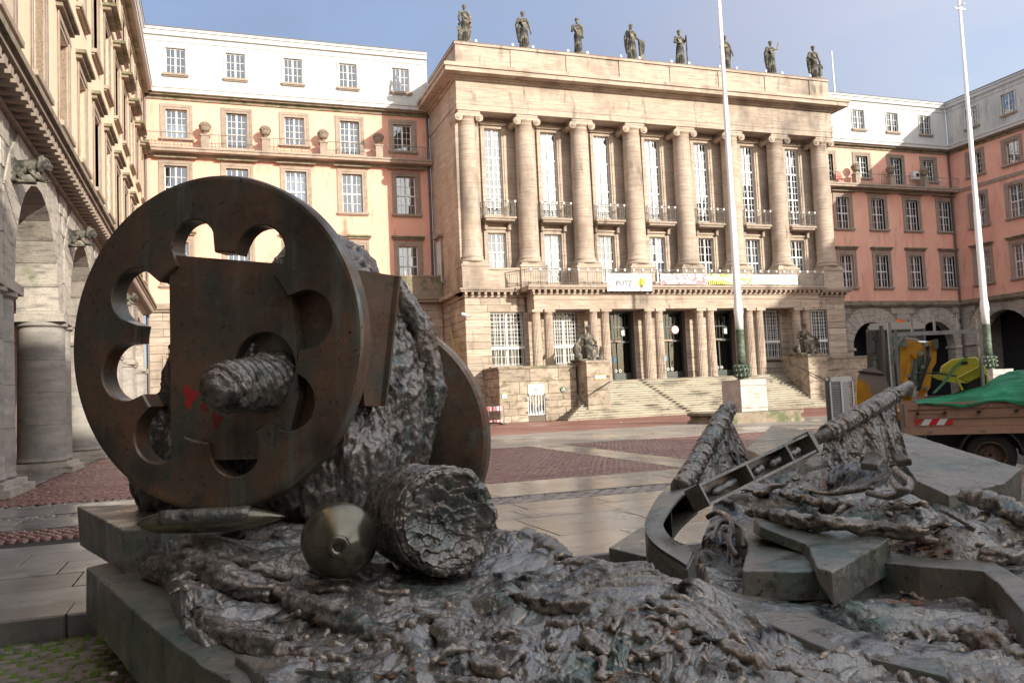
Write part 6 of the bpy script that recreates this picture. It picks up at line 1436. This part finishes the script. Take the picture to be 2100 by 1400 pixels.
for k_, (pts_, r_) in enumerate((([(1530, 1045, .72), (1620, 1058, .74), (1720, 1070, .73), (1820, 1078, .70), (1890, 1088, .68), (1945, 1130, .58)], .045), ([(360, 1200, .50), (440, 1280, .42), (580, 1335, .37), (720, 1350, .36)], .06), ([(500, 1180, .54), (640, 1240, .46), (760, 1290, .42), (870, 1345, .38)], .07),
                              ([(820, 1235, .45), (900, 1285, .42), (960, 1350, .38), (1040, 1385, .37)], .06), ([(985, 1205, .48), (1080, 1232, .48), (1180, 1232, .50), (1240, 1260, .47)], .06), ([(1120, 1275, .45), (1220, 1290, .45), (1330, 1350, .42)], .05), ([(1400, 1300, .45), (1500, 1330, .43), (1620, 1385, .40)], .05),
                              ([(620, 1190, .52), (720, 1215, .46), (840, 1215, .46)], .05), ([(1950, 1290, .40), (2040, 1310, .40), (2100, 1350, .40)], .07), ([(1960, 1110, .62), (2030, 1130, .60), (2100, 1135, .58)], .07), ([(1600, 1010, .72), (1700, 1030, .74), (1800, 1040, .74), (1900, 1030, .79)], .04), ([(1970, 1010, .80), (2050, 1025, .80), (2110, 1060, .76)], .07),
                              ([(700, 1375, .35), (860, 1385, .36), (1000, 1400, .37)], .04), ([(380, 1150, .56), (440, 1140, .62), (520, 1160, .60), (600, 1180, .54)], .05), ([(1500, 1000, .74), (1560, 1005, .74), (1620, 985, .80)], .035))):
    drape(pts_, [r_ * .5] + [r_] * (len(pts_) - 2) + [r_ * .5], seed=20 + k_)
drape([(280, 1085, .64), (330, 1085, .66), (400, 1092, .66)], [.05, .08, .07], seed=15)

# ---- the reel: two discs with a wrapped bundle between them
DA = R(35.93); DC = Vector((-.023, 6.3, 1.995)); DR = 1.1885
reel = thing('bronze_reel', 'huge upright bronze wheel with a flower shaped opening and a wrapped bundle behind it', 'sculpture', tuple(DC), -DA)
# local frame: x right on the face, z up, -y towards the viewer
def rosette(n=300):
    c0 = (.04, -.04); L8 = [(-.115, .70, .180), (.430, .595, .190), (-.62, .375, .200), (-.705, -.175, .21), (-.44, -.64, .20), (.185, -.745, .200), (.615, -.445, .20), (.765, .105, .20)]
    P = []
    for i in range(n):
        a = 2 * math.pi * i / n; u_ = (math.cos(a), math.sin(a)); best = .67
        for x, y, r in L8:
            dx, dy = x - c0[0], y - c0[1]; b = dx * u_[0] + dy * u_[1]; q_ = r * r - (dx * dx + dy * dy - b * b)
            if b > 0 and q_ > 0: best = max(best, b + math.sqrt(q_))
        P.append((c0[0] + best * u_[0], c0[1] + best * u_[1], a))
    return P
RO = rosette(360); TK = .15; mb = MB(); vs = []; fs = []; n = len(RO)
outer = [((DR) * math.cos(p[2]), DR * math.sin(p[2])) for p in RO]
# outer circle sampled along rays from the rosette centre
c0 = (.04, -.04); outer = []
for p in RO:
    ux, uz = math.cos(p[2]), math.sin(p[2]); b = c0[0] * ux + c0[1] * uz; t = -b + math.sqrt(b * b - (c0[0] ** 2 + c0[1] ** 2 - DR * DR)); outer.append((c0[0] + ux * t, c0[1] + uz * t, t))
rings = [('i', 0.010, 0), ('i', 0, .010)]
def ringpts(kind, off, y):
    out = []
    for p, o_ in zip(RO, outer):
        ux, uz = math.cos(p[2]), math.sin(p[2]); ri = math.hypot(p[0] - c0[0], p[1] - c0[1])
        rad = ri + off if kind == 'i' else (o_[2] + off if kind == 'o' else ri + (o_[2] - ri) * off)
        out.append((c0[0] + ux * rad, y, c0[1] + uz * rad))
    return out
seq = [ringpts('i', 0, TK), ringpts('i', 0, .012), ringpts('i', .012, 0)] + [ringpts('m', f, 0) for f in (.25, .5, .75)] + [ringpts('o', -.035, 0), ringpts('o', -.012, .006), ringpts('o', 0, .028), ringpts('o', 0, TK - .02), ringpts('o', -.02, TK)]
seq.append(seq[0])
P_ = seq
mb.grid(P_, closeu=True)
fd = mb.build('front_wheel', BR, reel)
for p in fd.data.polygons: p.use_smooth = False
# centre plate with a round hole (built as a ring of quads between the hole and the plate outline)
hc, hr = (.415, -.205), .245
po = [(-.355, -.83), (.55, -.83), (.68, -.42), (.68, -.1), (.645, .33), (.60, .505), (-.345, .655)]
def ray_poly(cx_, cz_, a, poly):
    best = None; ux, uz = math.cos(a), math.sin(a)
    for i in range(len(poly)):
        (x1, z1), (x2, z2) = poly[i], poly[(i + 1) % len(poly)]; den = ux * (z2 - z1) - uz * (x2 - x1)
        if abs(den) < 1e-9: continue
        t = ((x1 - cx_) * (z2 - z1) - (z1 - cz_) * (x2 - x1)) / den; s = ((x1 - cx_) * uz - (z1 - cz_) * ux) / den
        if t > 0 and -1e-6 <= s <= 1 + 1e-6: best = t if best is None else min(best, t)
    return best
angs = sorted(set([2 * math.pi * i / 120 for i in range(120)] + [math.atan2(z - hc[1], x - hc[0]) % (2 * math.pi) for x, z in po]))
y0_, y1_ = .035, .145; ring_in = [(hc[0] + hr * math.cos(a), hc[1] + hr * math.sin(a)) for a in angs]; ring_out = [(hc[0] + ray_poly(*hc, a, po) * math.cos(a), hc[1] + ray_poly(*hc, a, po) * math.sin(a)) for a in angs]
MB().grid([[(x, y1_, z) for x, z in ring_in], [(x, y0_ + .008, z) for x, z in ring_in], [(hc[0] + (x - hc[0]) * 1.03, y0_, hc[1] + (z - hc[1]) * 1.03) for x, z in ring_in], [(x, y0_, z) for x, z in ring_out], [(x, y1_, z) for x, z in ring_out], [(x, y1_, z) for x, z in ring_in]], closeu=True).build('centre_plate', BR, reel)
# red paint spots left on the plate
RP = mat('red_spray_paint', (.55, .045, .045), .6)
def splat(c, r, seed, y, m_, name):
    r_ = np.random.RandomState(seed); pts = []
    for i in range(40):
        a = 2 * math.pi * i / 40; q_ = r * (1 + .35 * math.sin(3 * a + seed) + .15 * math.sin(7 * a)); pts.append((c[0] + q_ * math.cos(a), c[1] + q_ * math.sin(a) * 1.25))
    MB().prism(pts, y, y + .001).build(name, m_, reel)
splat((-.19, -.375), .055, 1, y0_ - .0016, RP, 'red_paint'); splat((-.07, -.45), .030, 4, y0_ - .0016, mat('red_spray_dim', (.26, .04, .038), .6), 'red_paint'); splat((.03, -.55), .04, 7, y0_ - .0018, bpy.data.materials['red_spray_dim'], 'red_paint')
# recessed back shell closing the right lobes
MB().prism([(.30, -.98), (.95, -.75), (1.05, 0), (.98, .42), (.55, .42), (.30, .0)], .148, .175).build('back_shell', BR, reel)
# bound spool sticking out of the plate hole
sp_ = MB(); A = (.45, .30, -.29); B_ = (.37, -.42, -.34)
pts = [lerp(A, B_, t / 10) for t in range(11)]; sp_.tube(pts, [.22, .22, .215, .205, .20, .19, .18, .172, .172, .168, .14], 28); sp_.ball(B_, (.125, .09, .125), 16, 10)
remesh(sp_, 'bound_spool', BRM, .011, reel, disp=lambda c: .006 * np.sin(c[:, 1] * 95 + c[:, 2] * 40 + 3 * fbm(c[:, 0] * 4, c[:, 1] * 4, c[:, 2] * 4, 2)) + .012 * fbm(c[:, 0] * 12, c[:, 1] * 12, c[:, 2] * 12, 4))
# bundle
bu = MB()
bu.ball((.00, 1.12, -.56), (1.18, .85, 1.22), 56, 40); bu.ball((.55, .60, -.95), (.55, .45, .6), 24, 16); bu.ball((.55, .8, .15), (.45, .5, .52), 24, 16); bu.ball((.42, .9, .50), (.42, .4, .34), 20, 12); bu.ball((-.72, .80, -.86), (.56, .42, .66), 24, 16)
def bdisp(c):
    u_, v_, w_ = c[:, 0], c[:, 1], c[:, 2]
    q_ = .25 * fbm(u_ * 2, v_ * 2, w_ * 2, 2); return .05 * fbm(u_ * 1.3, v_ * 1.3, w_ * 1.3, 2) + .045 * (ridge(u_ * 4.5 + q_, v_ * 3.0, w_ * 1.3 + q_, 4, 2.1, .6) - 1.2) + .016 * fbm(u_ * 16, v_ * 16, w_ * 12, 4)
remesh(bu, 'wrapped_bundle', BRM, .016, reel, disp=bdisp)
# cloth ends hanging over the bundle
for k, (pts, rad) in enumerate((([(.85, 1.3, .50), (1.08, 1.3, .1), (1.16, 1.3, -.4), (1.08, 1.2, -.9)], [.07, .10, .11, .07]), ([(.75, .65, -.2), (.95, .55, -.7), (1.0, .5, -1.1)], [.08, .10, .07]))):
    q_ = MB().tube([lerp(pts[i], pts[i + 1], t / 6) for i in range(len(pts) - 1) for t in range(6)] + [pts[-1]], [rad[i] + (rad[i + 1] - rad[i]) * t / 6 for i in range(len(pts) - 1) for t in range(6)] + [rad[-1]], 14)
    remesh(q_, 'cloth_end', BRM, .018, reel, disp=lambda c: .028 * (ridge(c[:, 0] * 6, c[:, 1] * 6, c[:, 2] * 2.5, 3) - 1.1) + .01 * fbm(c[:, 0] * 22, c[:, 1] * 22, c[:, 2] * 22, 3))
# back disc
bc_ = on('Y', 8.0, 775, 900); loc_ = Matrix.Rotation(DA, 4, 'Z') @ (Vector(bc_) - DC)
MB().lathe([(1.10, 0), (1.13, .02), (1.13, .12), (1.10, .14)], (0, 0, 0), 96).build('back_disc', BR, reel, loc=tuple(loc_)).rotation_euler = (R(90), 0, 0)
# wedge block behind the right rim
W0 = [on('Y', 5.95, x, y) for x, y in ((726, 552), (822, 567), (818, 610), (794, 832), (748, 832), (735, 700))]
Wl = [Matrix.Rotation(DA, 4, 'Z') @ (Vector(p) - DC) for p in W0]
bk = [p + Vector((-.22, .18, 0)) for p in Wl]
MB().slab([tuple(p) for p in Wl], [tuple(p) for p in bk]).build('wedge_block', BR, reel)
rim_ = [Wl[1], Wl[2], Wl[3], Wl[3] - Vector((.045, 0, 0)), Wl[2] - Vector((.075, 0, 0)), Wl[1] - Vector((.075, 0, 0))]
MB().slab([tuple(p - Vector((0, .03, 0))) for p in rim_], [tuple(p - Vector((0, .001, 0))) for p in rim_]).build('wedge_rib', BR, reel)
MB().box(-.5, .6, .3, 1.2, -1.60, -1.15).build('reel_foot', BR, reel)

# ---- shuttle, bobbin, cloth roll
sh = thing('bronze_shuttle', 'pointed bronze weaving shuttle wound with thread lying under the big wheel', 'shuttle', tuple(on('Y', 5.72, 432, 1066)), R(-17))
MB().tube([(x, 0, 0) for x in (-.46, -.42, -.34, -.2, .15, .28, .38, .46)], [.004, .036, .062, .074, .074, .06, .034, .004], 18).build('shuttle_body', BRG, sh, smooth=True)
MB().tube([(-.30 + .05 * i, -.022, .024) for i in range(12)], .056, 14, fn=lambda a, j: 1 + .03 * (j % 2)).build('wound_thread', BRM, sh, smooth=True)
bo = thing('bronze_bobbin', 'smooth polished bronze bobbin like a cone tipped ball, between the shuttle and the cloth roll', 'bobbin', tuple(on('Y', 4.95, 696, 1107)))
ax_b = Vector((-.16, -.92, -.02)).normalized()
prof = [(.002, -.205), (.06, -.20), (.13, -.165), (.185, -.105), (.212, -.035), (.216, .01), (.205, .05), (.17, .10), (.11, .155), (.066, .185), (.058, .19)]
mb = MB(); mb.M = ax_b.to_track_quat('Z', 'Y').to_matrix().to_4x4(); mb.lathe(prof, (0, 0, 0), 64); mb.build('body', BRG, bo, smooth=True)
mb = MB(); mb.M = ax_b.to_track_quat('Z', 'Y').to_matrix().to_4x4(); mb.lathe([(.058, .188), (.064, .205), (.056, .218), (.030, .219), (.026, .19), (.012, .188)], (0, 0, 0), 32); mb.build('tip_ring', BRG, bo, smooth=True)
ro = thing('bronze_cloth_roll', 'thick rolled bundle of bronze cloth with ragged hollow end beside the polished bobbin', 'cloth roll', tuple(on('Y', 4.95, 888, 1062)))
ax_r = Vector((.10, -.86, .03)).normalized(); Mr = ax_r.to_track_quat('Z', 'Y').to_matrix().to_4x4()
NU, NV = 260, 130; Pg = []
for j in range(NV):
    t = j / (NV - 1); row = []
    for i in range(NU):
        a = 2 * math.pi * i / NU
        if t < .62: r_, z = .31, -.42 + .62 * (t / .62)
        elif t < .72: q_ = (t - .62) / .10; r_, z = .31 + .012 * math.sin(q_ * 3.14) - .05 * q_, .20 + .05 * math.sin(q_ * math.pi / 2)
        else: q_ = (t - .72) / .28; r_, z = .262 * (1 - q_) + .006, .25 - .07 * math.sin(q_ * math.pi * .5)
        row.append((r_, a, z, t))
    Pg.append(row)
Pg = np.array(Pg); r_, a_, z_, t_ = Pg[..., 0], Pg[..., 1], Pg[..., 2], Pg[..., 3]
x_, y_ = r_ * np.cos(a_), r_ * np.sin(a_)
d_ = .010 * fbm(x_ * 5, y_ * 5, z_ * 3, 3) + .010 * (ridge(x_ * 2 + 3, y_ * 2, z_ * 26 + 2 * pn(x_ * 3, y_ * 3), 2) - 1.1) * (t_ < .66) + .010 * (ridge(x_ * 6, y_ * 6, z_ * 6, 4) - 1.15) * (t_ > .62) + .005 * fbm(x_ * 40, y_ * 40, z_ * 40, 3)
d_ = d_ + (t_ > .70) * (.005 * np.sin(r_ * 80 + a_ + 7 * pn(x_ * 5, y_ * 5, .7)) + .020 * (ridge(x_ * 4 + 2, y_ * 9, .4, 4) - 1.1))
rim2 = np.exp(-((t_ - .70) / .05) ** 2) * .018 * fbm(np.cos(a_) * 2, np.sin(a_) * 3, .5, 3)
x_ = x_ + np.cos(a_) * (d_ + rim2) * np.clip(r_ / .1, 0, 1); y_ = y_ + np.sin(a_) * (d_ + rim2) * np.clip(r_ / .1, 0, 1); z_ = z_ + np.where(t_ > .62, d_ * 1.2 + rim2, 0)
V = np.stack([x_, y_, z_], -1).reshape(-1, 3); V = V @ np.array(Mr.to_3x3()).T
idx = np.arange(NU * NV).reshape(NV, NU); nx_ = np.roll(idx, -1, 1)
F = np.stack([idx[:-1], nx_[:-1], nx_[1:], idx[1:]], -1).reshape(-1, 4)
obj('rolled_cloth', npmesh('rolled_cloth', V, F, BRM), ro)

# ---- right group: curved channel beam, straight box beam, two draped poles
def ribbon(front, back, depth_pts, name, parent, m_=BRS):
    pass
cb = thing('bronze_curved_beam', 'curved bronze channel beam like a ship stem standing on the relief', 'beam', (0, 0, 0))
ZT = [(1385, 985, .88), (1355, 1010, .84), (1333, 1045, .79), (1322, 1075, .74), (1330, 1100, .69), (1352, 1122, .64), (1388, 1145, .59), (1408, 1158, .56)]
ZI = [(1428, 992, .88), (1393, 1020, .84), (1370, 1050, .79), (1360, 1072, .74), (1368, 1092, .70), (1385, 1107, .66), (1410, 1118, .62), (1422, 1128, .60)]
T = [np.array(on('Z', z, x, y)) for x, y, z in ZT]; I_ = [np.array(on('Z', z + .01, x, y)) for x, y, z in ZI]
def curve(P, n=6):
    Q = []
    for i in range(len(P) - 1):
        for k in range(n):
            t = k / n; p0, p1, p2, p3 = P[max(i - 1, 0)], P[i], P[i + 1], P[min(i + 2, len(P) - 1)]
            Q.append(.5 * ((2 * p1) + (-p0 + p2) * t + (2 * p0 - 5 * p1 + 4 * p2 - p3) * t * t + (-p0 + 3 * p1 - 3 * p2 + p3) * t ** 3))
    return Q + [P[-1]]
T, I_ = curve(T), curve(I_); dn = np.array([0, 0, -.17]); th_ = np.array([0, 0, -.02])
MB().grid([[tuple(p) for p in T], [tuple(p) for p in I_], [tuple(p + th_) for p in I_], [tuple(p + th_) for p in T], [tuple(p) for p in T]]).build('top_flange', BRS, cb, smooth=True)
MB().grid([[tuple(p + th_) for p in T], [tuple(p + dn) for p in T], [tuple(p + dn + (q - p) * .06) for p, q in zip(T, I_)], [tuple(p + th_ + (q - p) * .06) for p, q in zip(T, I_)]]).build('outer_web', BRS, cb)
MB().grid([[tuple(p + dn) for p in T], [tuple(p + dn) for p in I_], [tuple(p + dn + th_) for p in I_], [tuple(p + dn + th_) for p in T]]).build('bottom_flange', BRS, cb)
for k in (1, 10, 19, 28, 37, 41):
    a, b = T[k], I_[k]; w_ = (T[min(k + 1, len(T) - 1)] - T[max(k - 1, 0)]); w_ /= np.linalg.norm(w_) ; w_ = w_ * .012
    MB().slab([tuple(a + th_ - w_), tuple(b + th_ - w_), tuple(b + th_ + w_), tuple(a + th_ + w_)], [tuple(a + dn - w_), tuple(b + dn - w_), tuple(b + dn + w_), tuple(a + dn + w_)]).build('rib', BRS, cb)
# straight box beam
sb = thing('bronze_box_beam', 'straight bronze box beam with open compartments leaning across the relief', 'beam', (0, 0, 0))
A = atd(1436, 990, 5.15); B_ = atd(1655, 888, 6.05); u_ = B_ - A; Ln = np.linalg.norm(u_); u_ /= Ln
v_ = np.cross(u_, FW); v_ /= np.linalg.norm(v_); v_ = v_ if v_[2] < 0 else -v_                      # down across the open side
w_ = np.cross(u_, v_); w_ = w_ if w_ @ FW > 0 else -w_
v_ = v_ * math.cos(.35) + w_ * -math.sin(.35); w_ = np.cross(u_, v_); w_ = w_ if w_ @ FW > 0 else -w_
def bbox(u0, u1, v0, v1, w0, w1, name, m_=BRS):
    P = [A + u_ * (u0 if c & 1 == 0 else u1) + v_ * (v0 if c & 2 == 0 else v1) + w_ * (w0 if c & 4 == 0 else w1) for c in range(8)]
    MB().add([tuple(p) for p in P], [(0, 1, 3, 2), (4, 6, 7, 5), (0, 4, 5, 1), (2, 3, 7, 6), (0, 2, 6, 4), (1, 5, 7, 3)]).build(name, m_, sb)
HV = .145; DW = .13
bbox(0, Ln, 0, .018, 0, DW, 'top_plate'); bbox(0, Ln, HV - .018, HV, 0, DW, 'bottom_plate'); bbox(0, Ln, .018, HV - .018, DW - .012, DW, 'back_plate', BR)
bbox(-.018, 0, 0, HV, 0, DW, 'end_plate'); bbox(Ln, Ln + .05, -.01, HV + .01, -.01, DW, 'end_plate')
for f in (.38, .76): bbox(Ln * f - .012, Ln * f + .012, .018, HV - .018, -.004, DW - .012, 'divider')
for f0, f1 in ((.08, .30), (.45, .55), (.60, .72), (.80, .92)):
    P0, P1 = A + u_ * Ln * f0 + v_ * .085 + w_ * .05, A + u_ * Ln * f1 + v_ * .075 + w_ * .05
    MB().tube([tuple(P0 + (P1 - P0) * t / 6) for t in range(7)], [.014, .03, .03, .022, .03, .026, .01], 12).build('spindle', BRM, sb, smooth=True)
# draped poles
def pole(p0, p1, r_, name, lab, drape_pts, cov, seed):
    t = thing(name, lab, 'draped pole', (0, 0, 0), group='cloth wrapped bronze poles')
    p0, p1 = np.array(p0), np.array(p1); MB().tube([tuple(p0), tuple((p0 + p1) / 2), tuple(p1)], r_, 16).build('pole', BRS, t, smooth=True)
    mb = MB(); n = 46; P = [p0 + (p1 - p0) * (cov[0] + (cov[1] - cov[0]) * i / n) for i in range(n + 1)]; r0 = random.Random(seed)
    mb.tube([tuple(p) for p in P], [r_ * 1.25] * (n + 1), 14)
    for i in range(n):
        c = P[i]; ax = (p1 - p0) / np.linalg.norm(p1 - p0); up_ = np.array([0, 0, 1.0]); up_ -= ax * (up_ @ ax); up_ /= np.linalg.norm(up_); sd_ = np.cross(ax, up_); k0 = r0.uniform(-.05, .05)
        loop = [tuple(c + ax * (k0 + .035 * math.sin(a_)) + (up_ * math.cos(a_) + sd_ * math.sin(a_)) * r_ * (1.25 + .25 * r0.random())) for a_ in np.linspace(0, 2 * math.pi, 12)]
        mb.tube(loop, r_ * r0.uniform(.18, .34), 6)
    remesh(mb, 'wrapping', BRM, .009, t, disp=lambda c: .005 * fbm(c[:, 0] * 45, c[:, 1] * 45, c[:, 2] * 45, 3))
    top = [np.array(q_) for q_ in drape_pts[0]]; bot = [np.array(q_) for q_ in drape_pts[1]]; nu, nv = 150, 70
    tu = np.linspace(0, 1, nu)
    def interp(P, s): k = s * (len(P) - 1); i = min(int(k), len(P) - 2); f = k - i; return P[i] * (1 - f) + P[i + 1] * f
    Tp = np.array([interp(top, s) for s in tu]); Bt = np.array([interp(bot, s) for s in tu]); tv = np.linspace(0, 1, nv)[:, None, None]
    G = Tp[None] * (1 - tv) + Bt[None] * tv; nrm = -FW
    s_ = np.linspace(0, 1, nu)[None, :] + .06 * fbm(G[..., 0] * 1.5, G[..., 2] * 2, seed, 2); tvv = tv[..., 0]
    amp = (.022 * np.sin(s_ * 34 + seed) + .022 * np.sin(s_ * 15 + 2 + tvv * 2)) * (.3 + tvv) + .02 * fbm(s_ * 14, tvv * 4, seed, 3) + .004 * fbm(G[..., 0] * 40, G[..., 1] * 40, G[..., 2] * 40, 3)
    G = G + amp[..., None] * nrm
    G2 = G - nrm * .015; Vv = np.concatenate([G.reshape(-1, 3), G2.reshape(-1, 3)]); ii = np.arange(nu * nv).reshape(nv, nu)
    F1 = np.stack([ii[:-1, :-1], ii[:-1, 1:], ii[1:, 1:], ii[1:, :-1]], -1).reshape(-1, 4); obj('hanging_cloth', npmesh('hanging_cloth', Vv, np.concatenate([F1, F1[:, ::-1] + nu * nv]), BRM), t)
    return t
d1 = 6.2
pole(atd(1398, 1000, 5.5), atd(1497, 832, 6.7), .046, 'draped_pole', 'slanting bronze pole wrapped in cloth rising from the top of the curved beam',
     ([atd(1400, 985, 5.55), atd(1440, 920, 6.0), atd(1470, 870, 6.3), atd(1492, 845, 6.55)], [atd(1425, 1020, 5.5), atd(1475, 1000, 5.9), atd(1512, 965, 6.2), atd(1540, 938, 6.5)]), (.0, .93), 2)
pole(atd(1655, 912, 6.1), atd(1866, 791, 6.9), .044, 'draped_pole', 'slanting bronze pole wrapped in cloth reaching up towards the truck, bare at its tip',
     ([atd(1690, 895, 6.25), atd(1740, 865, 6.45), atd(1790, 840, 6.6), atd(1826, 815, 6.75)], [atd(1690, 960, 6.1), atd(1745, 945, 6.3), atd(1810, 955, 6.4), atd(1868, 950, 6.5)]), (.18, .84), 5)
pole2 = None

# dead leaves gathered in the hollows of the relief
rs = random.Random(31); lm = MB()
for (x0, x1, y0_, y1_2, z, n_) in ((1830, 1960, 1112, 1132, .60, 70), (1790, 1900, 1222, 1240, .42, 45), (1960, 2090, 1262, 1290, .42, 30), (640, 1000, 1370, 1398, .37, 12), (1000, 1400, 1290, 1390, .44, 12)):
    for _ in range(n_):
        p = on('Z', z, rs.uniform(x0, x1), rs.uniform(y0_, y1_2)); zz = hz(p[0], p[1]) + .012; a = rs.uniform(0, 6.28); q = rs.uniform(.010, .020)
        lm.add([(p[0] + q * math.cos(a + t) * (1 if k % 2 else 1.7), p[1] + q * math.sin(a + t) * (1 if k % 2 else 1.7), zz + rs.uniform(-.003, .008)) for k, t in enumerate((0, 1.6, 3.14, 4.7))], [(0, 1, 2, 3)])
lm.build('fallen_leaves', LEAF, kind='stuff')
